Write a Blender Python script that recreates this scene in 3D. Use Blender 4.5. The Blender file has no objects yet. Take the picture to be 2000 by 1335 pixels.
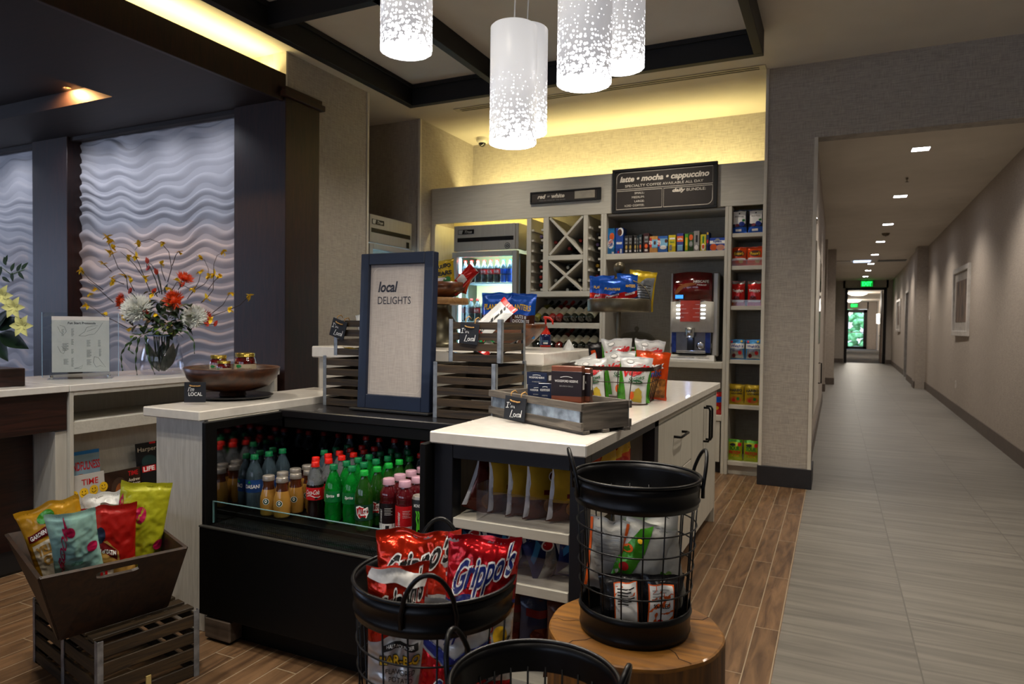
import bpy, math, random
from mathutils import Vector, Matrix, noise, Euler
PI = math.pi
SC = bpy.context.scene
COL = SC.collection
rnd = random.Random(7)

# ------------------------------------------------------------------ camera
# world: X right, Y into the corridor, Z up, metres; eye height 1.28 m
YAW, PITCH, ROLL, FPX, EYE = -0.4424670, -0.0255374, 0.0118364, 1335.1, 1.28
_f = Vector((math.sin(YAW)*math.cos(PITCH), math.cos(YAW)*math.cos(PITCH), math.sin(PITCH)))
_r = Vector((math.cos(YAW), -math.sin(YAW), 0)); _u = _r.cross(_f)
RIGHT = _r*math.cos(ROLL) + _u*math.sin(ROLL)
UP = -_r*math.sin(ROLL) + _u*math.cos(ROLL)
FWD = _f
cam = bpy.data.cameras.new('camera'); camo = bpy.data.objects.new('camera', cam); COL.objects.link(camo)
camo.matrix_world = Matrix(((RIGHT.x, UP.x, -FWD.x, 0), (RIGHT.y, UP.y, -FWD.y, 0), (RIGHT.z, UP.z, -FWD.z, EYE), (0, 0, 0, 1)))
cam.sensor_width = 36; cam.lens = FPX/2000*36; cam.clip_start = .05; cam.clip_end = 200
cam.dof.use_dof = True; cam.dof.focus_distance = 2.4; cam.dof.aperture_fstop = 5.6
SC.camera = camo
SC.view_settings.view_transform = 'Standard'; SC.view_settings.look = 'None'
SC.view_settings.gamma = 1; SC.view_settings.use_curve_mapping = False
SC.view_settings.exposure = 0.6

# survey helpers: where a line of sight meets a measured plane of the room
def ray(x, y): return RIGHT*((x-1000)/FPX) - UP*((y-667.5)/FPX) + FWD
def PZ(x, y, z): d = ray(x, y); t = (z-EYE)/d.z; return Vector((d.x*t, d.y*t, z))
def PY(x, y, Y): d = ray(x, y); t = Y/d.y; return Vector((d.x*t, Y, EYE+d.z*t))
def PX(x, y, X): d = ray(x, y); t = X/d.x; return Vector((X, d.y*t, EYE+d.z*t))

# ------------------------------------------------------------------ world and lights
w = bpy.data.worlds.new('world'); SC.world = w; w.use_nodes = True
w.node_tree.nodes['Background'].inputs[0].default_value = (0.93, 0.95, 1.0, 1)
w.node_tree.nodes['Background'].inputs[1].default_value = 1.5

def lamp(name, kind, loc, power, color=(1, 1, 1), size=.1, size_y=None, rot=(0, 0, 0), spot=None, blend=.5, shape=None):
    l = bpy.data.lights.new(name, kind); l.energy = power; l.color = color
    if kind == 'AREA':
        l.size = size
        if size_y: l.shape = 'RECTANGLE'; l.size_y = size_y
        if shape: l.shape = shape
    elif kind == 'SPOT':
        l.shadow_soft_size = size; l.spot_size = spot or 1.6; l.spot_blend = blend
    else: l.shadow_soft_size = size
    o = bpy.data.objects.new(name, l); o.location = loc; o.rotation_euler = rot; COL.objects.link(o)
    return o
WARM = (1, .80, .52); YEL = (1, .84, .36); NEUT = (1, .90, .76); COOL = (.62, .76, 1)
# cove strip behind the top of the back shelving, shining on wall and ceiling
lamp('cove_light', 'AREA', (-2.2, 6.70, 2.72), 22, YEL, 3.1, .10, (PI-.75, 0, 0))
lamp('cove_light_wood', 'AREA', (-4.02, 2.2, 3.17), 26, (1, .82, .36), .10, 3.7, (PI, -.45, 0))
# unseen lobby ceiling lamps, and spots without fixtures added to brighten the back
for i, (x, y, p) in enumerate([(-1.0, 0.6, 22), (-2.4, 0.9, 20), (.6, .2, 5), (-1.0, 3.7, 20), (-2.9, 3.9, 14), (.5, 4.0, 30), (1.7, 4.1, 26), (1.6, 2.6, 7), (-1.5, 5.45, 16), (-2.9, 5.45, 12), (-3.3, 1.6, 24)]):
    lamp('ceiling_fill_spot', 'SPOT', (x, y, 3.33), p*3.2, NEUT, .06, None, (0, 0, 0), 2.1, .9)
# added spots grazing the relief wall, and one brightening the desk flowers
for x in (-4.7, -5.3, -5.9, -6.4, -7.5, -8.3): lamp('wall_fill_spot', 'SPOT', (x, 3.72, 2.955), 7.0, (.90, .91, 1), .04, None, (.42, 0, 0), 2.2, 1)
lamp('desk_fill_spot', 'SPOT', (-2.7, 1.5, 3.32), 90, (.95, .96, 1), .06, None, (.60, 0, .75), .85, .9)
lamp('niche_fill_spot', 'SPOT', (-3.0, 5.3, 3.32), 26, NEUT, .06, None, (0, -.75, 0), 1.5, .9)  # added spot brightening the left niche, no fixture there
# added bluish fill lamp lighting the reception from the far left
lamp('blue_fill_lamp', 'AREA', (-11.93, 0.4, 1.8), 42, (.55, .68, 1), 2.8, 1.8, (PI/2, 0, -PI/2))
# ------------------------------------------------------------------ materials
def lin(h):
    if not isinstance(h, str): return tuple(h)+(1,) if len(h) == 3 else tuple(h)
    h = h.lstrip('#'); o = []
    for i in (0, 2, 4):
        c = int(h[i:i+2], 16)/255; o.append(c/12.92 if c <= .04045 else ((c+.055)/1.055)**2.4)
    return tuple(o)+(1,)
_M = {}
def mat(name, col='#888888', rough=.5, metal=0, var=.08, vscale=12, bump=0, bscale=60, coat=0, trans=0, ior=1.45, emit=None, estr=0, alpha=1, spec=.5, stretch=None, col2=None, aniso=None):
    if name in _M: return _M[name]
    m = bpy.data.materials.new(name); m.use_nodes = True; nt = m.node_tree; b = nt.nodes['Principled BSDF']
    I = b.inputs; c = lin(col)
    I['Base Color'].default_value = c; I['Roughness'].default_value = rough; I['Metallic'].default_value = metal
    I['Coat Weight'].default_value = coat; I['Transmission Weight'].default_value = trans; I['IOR'].default_value = ior
    I['Alpha'].default_value = alpha; I['Specular IOR Level'].default_value = spec
    if emit: I['Emission Color'].default_value = lin(emit); I['Emission Strength'].default_value = estr
    tc = nt.nodes.new('ShaderNodeTexCoord'); mp = nt.nodes.new('ShaderNodeMapping')
    if stretch: mp.inputs['Scale'].default_value = stretch
    nt.links.new(tc.outputs['Object'], mp.inputs['Vector'])
    if var or col2:
        n = nt.nodes.new('ShaderNodeTexNoise'); n.inputs['Scale'].default_value = vscale; n.inputs['Detail'].default_value = 4
        nt.links.new(mp.outputs[0], n.inputs['Vector'])
        r = nt.nodes.new('ShaderNodeValToRGB')
        c2 = lin(col2) if col2 else tuple(x*(1-2.2*var) for x in c[:3])+(1,)
        r.color_ramp.elements[0].color = c2; r.color_ramp.elements[0].position = .35
        r.color_ramp.elements[1].color = c if col2 else tuple(min(1, x*(1+.6*var)) for x in c[:3])+(1,); r.color_ramp.elements[1].position = .65
        nt.links.new(n.outputs['Fac'], r.inputs[0]); nt.links.new(r.outputs[0], I['Base Color'])
    if bump:
        n2 = nt.nodes.new('ShaderNodeTexNoise'); n2.inputs['Scale'].default_value = bscale; n2.inputs['Detail'].default_value = 3
        nt.links.new(mp.outputs[0], n2.inputs['Vector'])
        bp = nt.nodes.new('ShaderNodeBump'); bp.inputs['Strength'].default_value = bump; bp.inputs['Distance'].default_value = .01
        nt.links.new(n2.outputs['Fac'], bp.inputs['Height']); nt.links.new(bp.outputs[0], I['Normal'])
    _M[name] = m; return m
def glass(name, tint='#ffffff', rough=.02, ior=1.45):
    """thin clear sheet: mostly see-through with a mirror-like skin"""
    if name in _M: return _M[name]
    m = bpy.data.materials.new(name); m.use_nodes = True; nt = m.node_tree; nt.nodes.clear()
    o = nt.nodes.new('ShaderNodeOutputMaterial'); mx = nt.nodes.new('ShaderNodeMixShader')
    t = nt.nodes.new('ShaderNodeBsdfTransparent'); g = nt.nodes.new('ShaderNodeBsdfGlossy'); lw_ = nt.nodes.new('ShaderNodeLayerWeight'); pw_ = nt.nodes.new('ShaderNodeMath'); fr = nt.nodes.new('ShaderNodeMath')
    ns = nt.nodes.new('ShaderNodeTexNoise'); ns.inputs['Scale'].default_value = 8
    mr = nt.nodes.new('ShaderNodeMapRange'); mr.inputs['To Min'].default_value = rough; mr.inputs['To Max'].default_value = rough+.03
    nt.links.new(ns.outputs['Fac'], mr.inputs['Value']); nt.links.new(mr.outputs[0], g.inputs['Roughness'])
    t.inputs[0].default_value = lin(tint); g.inputs[0].default_value = (1, 1, 1, 1); pw_.operation = 'POWER'; pw_.inputs[1].default_value = 4; fr.operation = 'MULTIPLY_ADD'; fr.inputs[1].default_value = .7; fr.inputs[2].default_value = .035; nt.links.new(lw_.outputs['Facing'], pw_.inputs[0]); nt.links.new(pw_.outputs[0], fr.inputs[0])
    nt.links.new(fr.outputs[0], mx.inputs[0]); nt.links.new(t.outputs[0], mx.inputs[1]); nt.links.new(g.outputs[0], mx.inputs[2])
    nt.links.new(mx.outputs[0], o.inputs[0]); _M[name] = m; return m
def emis(name, col, s):
    return mat(name, col, .5, 0, 0, emit=col, estr=s)
def woodmat(name, c1, c2, axis='x', rough=.5, scale=1.0, coat=0, bump=.15):
    if name in _M: return _M[name]
    m = bpy.data.materials.new(name); m.use_nodes = True; nt = m.node_tree; b = nt.nodes['Principled BSDF']
    tc = nt.nodes.new('ShaderNodeTexCoord'); mp = nt.nodes.new('ShaderNodeMapping')
    s = {'x': (1.2, 14, 14), 'y': (14, 1.2, 14), 'z': (14, 14, 1.2)}[axis]
    mp.inputs['Scale'].default_value = tuple(v*scale for v in s); nt.links.new(tc.outputs['Object'], mp.inputs['Vector'])
    n = nt.nodes.new('ShaderNodeTexNoise'); n.inputs['Scale'].default_value = 2.2; n.inputs['Detail'].default_value = 8; n.inputs['Distortion'].default_value = 1.2
    nt.links.new(mp.outputs[0], n.inputs['Vector'])
    r = nt.nodes.new('ShaderNodeValToRGB'); e = r.color_ramp.elements
    e[0].position = .33; e[0].color = lin(c1); e[1].position = .68; e[1].color = lin(c2)
    nt.links.new(n.outputs['Fac'], r.inputs[0]); nt.links.new(r.outputs[0], b.inputs['Base Color'])
    b.inputs['Roughness'].default_value = rough; b.inputs['Coat Weight'].default_value = coat
    bp = nt.nodes.new('ShaderNodeBump'); bp.inputs['Strength'].default_value = bump; bp.inputs['Distance'].default_value = .004
    nt.links.new(n.outputs['Fac'], bp.inputs['Height']); nt.links.new(bp.outputs[0], b.inputs['Normal'])
    _M[name] = m; return m
def linen(name, c1, c2, scale=1):
    """woven vinyl wallpaper: fine crossing threads"""
    if name in _M: return _M[name]
    m = bpy.data.materials.new(name); m.use_nodes = True; nt = m.node_tree; b = nt.nodes['Principled BSDF']
    tc = nt.nodes.new('ShaderNodeTexCoord'); outs = []
    for s in ((260, 260, 12), (14, 14, 260)):
        mp = nt.nodes.new('ShaderNodeMapping'); mp.inputs['Scale'].default_value = tuple(v*scale for v in s)
        nt.links.new(tc.outputs['Object'], mp.inputs['Vector'])
        n = nt.nodes.new('ShaderNodeTexNoise'); n.inputs['Scale'].default_value = 1; n.inputs['Detail'].default_value = 2
        nt.links.new(mp.outputs[0], n.inputs['Vector']); outs.append(n)
    a = nt.nodes.new('ShaderNodeMath'); a.operation = 'ADD'; nt.links.new(outs[0].outputs['Fac'], a.inputs[0]); nt.links.new(outs[1].outputs['Fac'], a.inputs[1])
    r = nt.nodes.new('ShaderNodeValToRGB'); e = r.color_ramp.elements
    md = nt.nodes.new('ShaderNodeMath'); md.operation = 'MULTIPLY'; md.inputs[1].default_value = .5; nt.links.new(a.outputs[0], md.inputs[0])
    e[0].position = .36; e[0].color = lin(c1); e[1].position = .62; e[1].color = lin(c2)
    nt.links.new(md.outputs[0], r.inputs[0]); nt.links.new(r.outputs[0], b.inputs['Base Color'])
    b.inputs['Roughness'].default_value = .72; b.inputs['Specular IOR Level'].default_value = .25
    bp = nt.nodes.new('ShaderNodeBump'); bp.inputs['Strength'].default_value = .25; bp.inputs['Distance'].default_value = .002
    nt.links.new(md.outputs[0], bp.inputs['Height']); nt.links.new(bp.outputs[0], b.inputs['Normal'])
    _M[name] = m; return m

# ------------------------------------------------------------------ mesh building
class MB:
    def __init__(s): s.sub = None; s.v = []; s.f = []; s.m = []; s.s = []; s.mats = []; s.X = Matrix()
    def mi(s, m):
        if m not in s.mats: s.mats.append(m)
        return s.mats.index(m)
    def add(s, vs, fs, m, smooth=False):
        o = len(s.v); s.v += [s.X @ Vector(p) for p in vs]; k = s.mi(m)
        for f in fs: s.f.append(tuple(i+o for i in f)); s.m.append(k); s.s.append(smooth)
    def box(s, lo, hi, m, b=.002):
        """chamfered box"""
        x0, y0, z0 = (min(lo[i], hi[i]) for i in range(3)); x1, y1, z1 = (max(lo[i], hi[i]) for i in range(3))
        b = min(b, (x1-x0)*.3, (y1-y0)*.3, (z1-z0)*.3)
        vs = []; 
        for cx in (0, 1):
            for cy in (0, 1):
                for cz in (0, 1):
                    X = (x0, x1)[cx]; Y = (y0, y1)[cy]; Z = (z0, z1)[cz]
                    xi = X+(b if cx == 0 else -b); yi = Y+(b if cy == 0 else -b); zi = Z+(b if cz == 0 else -b)
                    vs += [(X, yi, zi), (xi, Y, zi), (xi, yi, Z)]
        def I(cx, cy, cz, k): return (cx*4+cy*2+cz)*3+k
        fs = []
        for c in (0, 1):
            q = [I(c, 0, 0, 0), I(c, 1, 0, 0), I(c, 1, 1, 0), I(c, 0, 1, 0)]; fs.append(q if c else q[::-1])
            q = [I(0, c, 0, 1), I(1, c, 0, 1), I(1, c, 1, 1), I(0, c, 1, 1)]; fs.append(q[::-1] if c else q)
            q = [I(0, 0, c, 2), I(1, 0, c, 2), I(1, 1, c, 2), I(0, 1, c, 2)]; fs.append(q if c else q[::-1])
        for a in (0, 1):
            for c in (0, 1):
                fs.append([I(a, c, 0, 0), I(a, c, 1, 0), I(a, c, 1, 1), I(a, c, 0, 1)])
                fs.append([I(a, 0, c, 0), I(a, 1, c, 0), I(a, 1, c, 2), I(a, 0, c, 2)])
                fs.append([I(0, a, c, 1), I(1, a, c, 1), I(1, a, c, 2), I(0, a, c, 2)])
        for a in (0, 1):
            for c in (0, 1):
                for d in (0, 1): fs.append([I(a, c, d, 0), I(a, c, d, 1), I(a, c, d, 2)])
        s.add(vs, fs, m)
    def quad(s, a, b, c, d, m): s.add([a, b, c, d], [(0, 1, 2, 3)], m)
    def lathe(s, prof, m, n=24, c=(0, 0, 0), smooth=True, ax=None, mats=None):
        """profile [(r, z)...] about the z axis (or the matrix ax)"""
        A = ax or Matrix.Translation(c); vs = []; fs = []
        for (r, z) in prof:
            for i in range(n):
                a = 2*PI*i/n; vs.append(A @ Vector((r*math.cos(a), r*math.sin(a), z)))
        k = len(prof)
        if mats:
            for j in range(k-1):
                sub = [(j*n+i, j*n+(i+1) % n, (j+1)*n+(i+1) % n, (j+1)*n+i) for i in range(n)]
                if j == 0: s.add(vs, sub, mats[j], smooth); base = len(s.v)-len(vs)
                else:
                    q = s.mi(mats[j])
                    for f in sub: s.f.append(tuple(x+base for x in f)); s.m.append(q); s.s.append(smooth)
            return
        for j in range(k-1):
            for i in range(n): fs.append((j*n+i, j*n+(i+1) % n, (j+1)*n+(i+1) % n, (j+1)*n+i))
        s.add(vs, fs, m, smooth)
    def cyl(s, c, r, h, m, n=24, r2=None, ax=None):
        r2 = r if r2 is None else r2; e = min(.002, r*.2, h*.2)
        s.lathe([(0, 0), (r-e, 0), (r, e), (r2, h-e), (r2-e, h), (0, h)], m, n, c, False if n < 9 else True, ax)
    def tube(s, pts, r, m, n=8, closed=False, cap=True):
        P = [Vector(p) for p in pts]; N = len(P); vs = []; fs = []; prev = None
        for i, p in enumerate(P):
            a = P[(i-1) % N] if closed or i else p; b = P[(i+1) % N] if closed or i < N-1 else p
            t = (b-a); t = t.normalized() if t.length > 1e-9 else Vector((0, 0, 1))
            if prev is None:
                u = t.cross(Vector((0, 0, 1))); u = u.normalized() if u.length > .05 else t.cross(Vector((1, 0, 0))).normalized()
            else: u = (prev - t*prev.dot(t)); u = u.normalized() if u.length > 1e-6 else t.orthogonal().normalized()
            prev = u; v = t.cross(u); rr = r[i] if isinstance(r, (list, tuple)) else r
            for k in range(n): a_ = 2*PI*k/n; vs.append(p+u*math.cos(a_)*rr+v*math.sin(a_)*rr)
        L = N if closed else N-1
        for i in range(L):
            j = (i+1) % N
            for k in range(n): fs.append((i*n+k, i*n+(k+1) % n, j*n+(k+1) % n, j*n+k))
        if cap and not closed: fs.append(tuple(range(n))[::-1]); fs.append(tuple((N-1)*n+k for k in range(n)))
        s.add(vs, fs, m, True)
    def sphere(s, c, r, m, n=16, k=10, sc=(1, 1, 1)):
        c = Vector(c)
        s.lathe([(max(1e-4, r*math.sin(PI*j/k))*1, -r*math.cos(PI*j/k)) for j in range(k+1)], m, n, ax=Matrix.Translation(c) @ Matrix.Diagonal((sc[0], sc[1], sc[2], 1)))
    def shape(s, S, pts, m, off=.0006, rings=1, smooth=False):
        """filled star-shaped outline laid on the surface S(u, v, off)"""
        cu = sum(p[0] for p in pts)/len(pts); cv = sum(p[1] for p in pts)/len(pts); n = len(pts); vs = [S(cu, cv, off)]; fs = []
        for r in range(1, rings+1):
            t = r/rings
            for p in pts: vs.append(S(cu+(p[0]-cu)*t, cv+(p[1]-cv)*t, off))
        if s.sub:
            s.fine(S, [(cu, cv)]+list(pts), [(0, 1+i, 1+(i+1) % n) for i in range(n)], m, off, smooth); return
        for i in range(n): fs.append((0, 1+i, 1+(i+1) % n))
        for r in range(1, rings):
            a = 1+(r-1)*n; b = 1+r*n
            for i in range(n): fs.append((a+i, b+i, b+(i+1) % n, a+(i+1) % n))
        s.add(vs, fs, m, smooth)
    def grid(s, S, u0, v0, u1, v1, m, off=.0006, nu=1, nv=1, smooth=False):
        vs = [S(u0+(u1-u0)*i/nu, v0+(v1-v0)*j/nv, off) for j in range(nv+1) for i in range(nu+1)]
        s.add(vs, [(j*(nu+1)+i, j*(nu+1)+i+1, (j+1)*(nu+1)+i+1, (j+1)*(nu+1)+i) for j in range(nv) for i in range(nu)], m, smooth)
    def stroke(s, S, pts, w, m, off=.0008, closed=False):
        n = len(pts); L = []; R = []
        for i in range(n):
            a = pts[(i-1) % n] if (closed or i) else pts[i]; b = pts[(i+1) % n] if (closed or i < n-1) else pts[i]
            dx, dy = b[0]-a[0], b[1]-a[1]; l = math.hypot(dx, dy) or 1
            L.append((pts[i][0]-dy/l*w/2, pts[i][1]+dx/l*w/2)); R.append((pts[i][0]+dy/l*w/2, pts[i][1]-dx/l*w/2))
        vs = [S(p[0], p[1], off) for p in L]+[S(p[0], p[1], off) for p in R]
        s.add(vs, [(i, (i+1) % n, n+(i+1) % n, n+i) for i in range(n if closed else n-1)], m)
    def text(s, S, txt, uc, vc, w, h, m, bold=0, shear=0, off=.001, spacing=1, rot=0, wave=0):
        V, F = glyphs(txt, bold, shear, spacing); cr, sr = math.cos(rot), math.sin(rot); vs = []
        for (x, y) in V:
            x, y = x*w, y*h + (wave*math.sin(x*6) if wave else 0)
            vs.append((uc+x*cr-y*sr, vc+x*sr+y*cr))
        if s.sub: s.fine(S, vs, F, m, off)
        else: s.add([S(p[0], p[1], off) for p in vs], F, m)
    def fine(s, S, V2, F, m, off, smooth=False):
        """lay triangles on a crumpled surface, splitting long edges so they follow it"""
        sx, sy, mx = s.sub; tris = []; st = []
        for f in F:
            for k in range(1, len(f)-1): st.append((V2[f[0]], V2[f[k]], V2[f[k+1]]))
        while st:
            t = st.pop(); best = 0; bi = 0
            for k in range(3):
                a, b = t[k], t[(k+1) % 3]; l = math.hypot((a[0]-b[0])*sx, (a[1]-b[1])*sy)
                if l > best: best = l; bi = k
            if best > mx:
                a, b, c = t[bi], t[(bi+1) % 3], t[(bi+2) % 3]; q = ((a[0]+b[0])/2, (a[1]+b[1])/2); st += [(a, q, c), (q, b, c)]
            else: tris.append(t)
        vs = []; ix = {}; fs = []
        for t in tris:
            f = []
            for p in t:
                k = (round(p[0], 6), round(p[1], 6))
                if k not in ix: ix[k] = len(vs); vs.append(S(p[0], p[1], off))
                f.append(ix[k])
            if len(set(f)) == 3: fs.append(tuple(f))
        s.add(vs, fs, m, smooth)
_G = {}
def glyphs(txt, bold=0, shear=0, spacing=1):
    """outline of a word, scaled to a unit box centred on the origin"""
    k = (txt, bold, shear, spacing)
    if k in _G: return _G[k]
    cu = bpy.data.curves.new('t', 'FONT'); cu.body = txt; cu.size = 1; cu.offset = bold; cu.shear = shear; cu.resolution_u = 3; cu.space_character = spacing
    cu.align_x = 'CENTER'
    o = bpy.data.objects.new('t', cu); me = o.to_mesh()
    V = [(v.co.x, v.co.y) for v in me.vertices]; F = [tuple(p.vertices) for p in me.polygons]; o.to_mesh_clear()
    bpy.data.objects.remove(o); bpy.data.curves.remove(cu)
    if not V: _G[k] = ([], []); return _G[k]
    x0 = min(p[0] for p in V); x1 = max(p[0] for p in V); y0 = min(p[1] for p in V); y1 = max(p[1] for p in V)
    W = (x1-x0) or 1; Hh = (y1-y0) or 1
    V = [((x-x0)/W-.5, (y-y0)/Hh-.5) for x, y in V]; _G[k] = (V, F); return _G[k]
def flat(O, U, V, N=None):
    O, U, V = Vector(O), Vector(U).normalized(), Vector(V).normalized(); N = Vector(N) if N else U.cross(V)
    return lambda u, v, off=0: O+U*u+V*v+N*off
def drum(c, r, a0=0):
    """surface of an upright drum: u = arc length round from angle a0, v = height"""
    c = Vector(c); rr = r if callable(r) else (lambda v: r)
    return lambda u, v, off=0: c+Vector((math.cos(a0+u/rr(v))*(rr(v)+off), math.sin(a0+u/rr(v))*(rr(v)+off), v))
def ell(uc, vc, ru, rv, n=24): return [(uc+ru*math.cos(2*PI*i/n), vc+rv*math.sin(2*PI*i/n)) for i in range(n)]
def rrect(u0, v0, u1, v1, r, corners=(1, 1, 1, 1), k=6):
    """rounded outline; corners = bottom-left, bottom-right, top-right, top-left"""
    P = []
    for (cx, cy, a, on) in ((u0+r, v0+r, PI, corners[0]), (u1-r, v0+r, 1.5*PI, corners[1]), (u1-r, v1-r, 0, corners[2]), (u0+r, v1-r, .5*PI, corners[3])):
        if on: P += [(cx+r*math.cos(a+i*PI/2/k), cy+r*math.sin(a+i*PI/2/k)) for i in range(k+1)]
        else: P.append((u0 if cx < (u0+u1)/2 else u1, v0 if cy < (v0+v1)/2 else v1))
    return P

def obj(name, mb, parent=None, loc=None, rot=None):
    me = bpy.data.meshes.new(name); me.from_pydata([tuple(v) for v in mb.v], [], mb.f)
    for m in mb.mats: me.materials.append(m)
    me.polygons.foreach_set('material_index', mb.m); me.polygons.foreach_set('use_smooth', mb.s); me.update()
    o = bpy.data.objects.new(name, me); COL.objects.link(o)
    if parent: o.parent = parent
    if loc is not None: o.location = loc
    if rot is not None: o.rotation_euler = rot
    return o
def tag(o, label, cat, group=None):
    o['label'] = label; o['category'] = cat
    if group: o['group'] = group
    return o
def thing(name, label, cat, loc=(0, 0, 0), rot=(0, 0, 0), group=None):
    o = bpy.data.objects.new(name, None); o.empty_display_size = .05; COL.objects.link(o); o.location = loc; o.rotation_euler = rot
    return tag(o, label, cat, group)
def struct(name, mb):
    o = obj(name, mb); o['kind'] = 'structure'; return o
def dup(o, loc=None, rot=None, label=None, group=None, scale=None):
    def cp(a, p):
        c = a.copy(); COL.objects.link(c)
        if p: c.parent = p
        for k in [x for x in KIDS.get(a.name, ())]: cp(bpy.data.objects[k], c)
        return c
    KIDS = {}
    for a in bpy.data.objects:
        if a.parent: KIDS.setdefault(a.parent.name, []).append(a.name)
    c = cp(o, None)
    if loc is not None: c.location = loc
    if rot is not None: c.rotation_euler = rot
    if label: c['label'] = label
    if group: c['group'] = group
    if scale is not None: c.scale = (scale,)*3 if isinstance(scale, (int, float)) else scale
    return c
def seg(a, b, n): return [Vector(a).lerp(Vector(b), i/n) for i in range(n+1)]
def arc(c, r, a0, a1, n, plane='xy', z=0):
    P = []
    for i in range(n+1):
        a = a0+(a1-a0)*i/n; x, y = r*math.cos(a), r*math.sin(a)
        P.append(Vector(c)+{'xy': Vector((x, y, 0)), 'xz': Vector((x, 0, y)), 'yz': Vector((0, x, y))}[plane])
    return P

# ------------------------------------------------------------------ soft bags
def bag_mesh(w, h, t, front, back, prints=(), seed=0, crump=.006, bands=None, slump=0, n=(12, 16), curl=0):
    """pillow bag standing on z=0, printed face towards -y; pinched and crimped at both ends"""
    mb = MB(); q = seed*7.3; mb.sub = (w/2, h, .007 if n[0] > 20 else .02)
    def pos(u, v, side, off=0):
        vv = min(1, max(0, (v-.045)/.91)); pr = math.sin(PI*vv)**.5 if 0 < vv < 1 else 0
        ed = max(0, 1-abs(u)**2.4)**.62
        th = t/2*ed*pr
        x = u*w/2*(1-.07*pr+.025*noise.noise(Vector((v*3, q, 1)))); z = v*h+.012*noise.noise(Vector((u*1.7+q, 0, v*2)))*h/.25*v
        p = Vector((x*13+q, z*13, side*3.1))
        nn = crump*(noise.noise(p)+.7*(.35-abs(noise.noise(p*2.1+Vector((5, q, 0)))))*1.6)
        nn += crump*.45*(.3-abs(noise.noise(p*3.3+Vector((0, 7, q)))))*2
        nn *= (.25+.75*pr)*(1 if abs(u) < .97 else .3)
        sway = crump*2.2*noise.noise(Vector((u*1.3+q, v*1.6, 9)))*(1-pr*.6)+slump*(v*v)
        y = side*(th+nn+off)+sway
        y += curl*x*x
        if vv in (0, 1): y = sway+curl*x*x+side*(.0006+off)+.0012*math.sin(u*60)
        return Vector((x, y, z))
    nu, nv = n
    vrows = [0, .02, .045]+[.045+.91*(j/nv) for j in range(1, nv)]+[.955, .98, 1]
    for side, mt in ((-1, front), (1, back)):
        vs = [pos(-1+2*i/nu, v, side) for v in vrows for i in range(nu+1)]
        for j in range(len(vrows)-1):
            vm = (vrows[j]+vrows[j+1])/2; mm = mt
            if bands and side == -1:
                for lim, bm in bands:
                    if vm <= lim: mm = bm; break
            k = mb.mi(mm)
            if j == 0: o = len(mb.v); mb.v += vs
            for i in range(nu):
                a = o+j*(nu+1)+i; f = (a, a+1, a+nu+2, a+nu+1); mb.f.append(f if side == -1 else f[::-1]); mb.m.append(k); mb.s.append(True)
    S = lambda u, v, off=0: pos(max(-1, min(1, u)), max(0, min(1, v)), -1, off)
    for i, p in enumerate(prints):
        off = .0018+.0005*i
        if p[0] == 't': mb.text(S, p[1], p[2], p[3], p[4], p[5], p[6], p[7] if len(p) > 7 else 0, p[8] if len(p) > 8 else 0, off, rot=p[9] if len(p) > 9 else 0)
        elif p[0] == 'e': mb.shape(S, ell(p[1], p[2], p[3], p[4]), p[5], off, 3, True)
        elif p[0] == 'r': mb.grid(S, p[1], p[2], p[3], p[4], p[5], off, max(1, int(abs(p[3]-p[1])*6)), max(1, int(abs(p[4]-p[2])*14)), True)
        elif p[0] == 'p': mb.shape(S, p[1], p[2], off, 5, True)
    return mb
def bag(name, label, loc, size, front, back, prints=(), rz=0, rx=0, ry=0, seed=0, crump=.006, bands=None, group=None, cat='snack bag', slump=0, n=(12, 16), curl=0):
    o = obj(name, bag_mesh(*size, front, back, prints, seed, crump, bands, slump, n, curl), None, loc, (rx, ry, rz))
    return tag(o, label, cat, group)
# ------------------------------------------------------------------ room materials
WALL = linen('linen_wall', '#8f8880', '#b0a79c')
WALLD = linen('linen_wall_grey', '#968c82', '#b2a799')
CEIL = mat('ceiling_paint', '#cfc6b8', .85, var=.02, vscale=3)
TRIMW = mat('pale_trim', '#c9c2b4', .5, var=.03)
CAB = woodmat('pale_laminate', '#b3aea1', '#c0bbae', 'z', .5, 1.4, bump=.05)
CABX = woodmat('pale_laminate_flat', '#b3aea1', '#c0bbae', 'x', .5, 1.4, bump=.05)
WHITEP = woodmat('white_grained_panel', '#b9b5ac', '#cdc9c0', 'z', .5, 2.5, bump=.1)
QUARTZ = mat('white_quartz', '#d9d4cb', .22, var=.025, vscale=30, coat=.3)
BLACKB = mat('black_beam', '#0b0a0a', .55, var=.1)
BASEB = mat('dark_baseboard', '#232225', .5, var=.08)
BASEG = mat('taupe_baseboard', '#5d5249', .55, var=.06)
WOODD = woodmat('dark_mahogany', '#150705', '#2e130b', 'z', .5, 1.6, coat=.0, bump=.06)
WOODDX = woodmat('dark_mahogany_level', '#1a0a06', '#3a190f', 'y', .5, 1.2, coat=.0, bump=.06)
WOODS = woodmat('soffit_veneer', '#150a08', '#20100c', 'x', .6, .8, coat=.0, bump=.03)
DARKMET = mat('bronze_frame', '#191513', .45, .4)
H = 3.36

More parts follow.
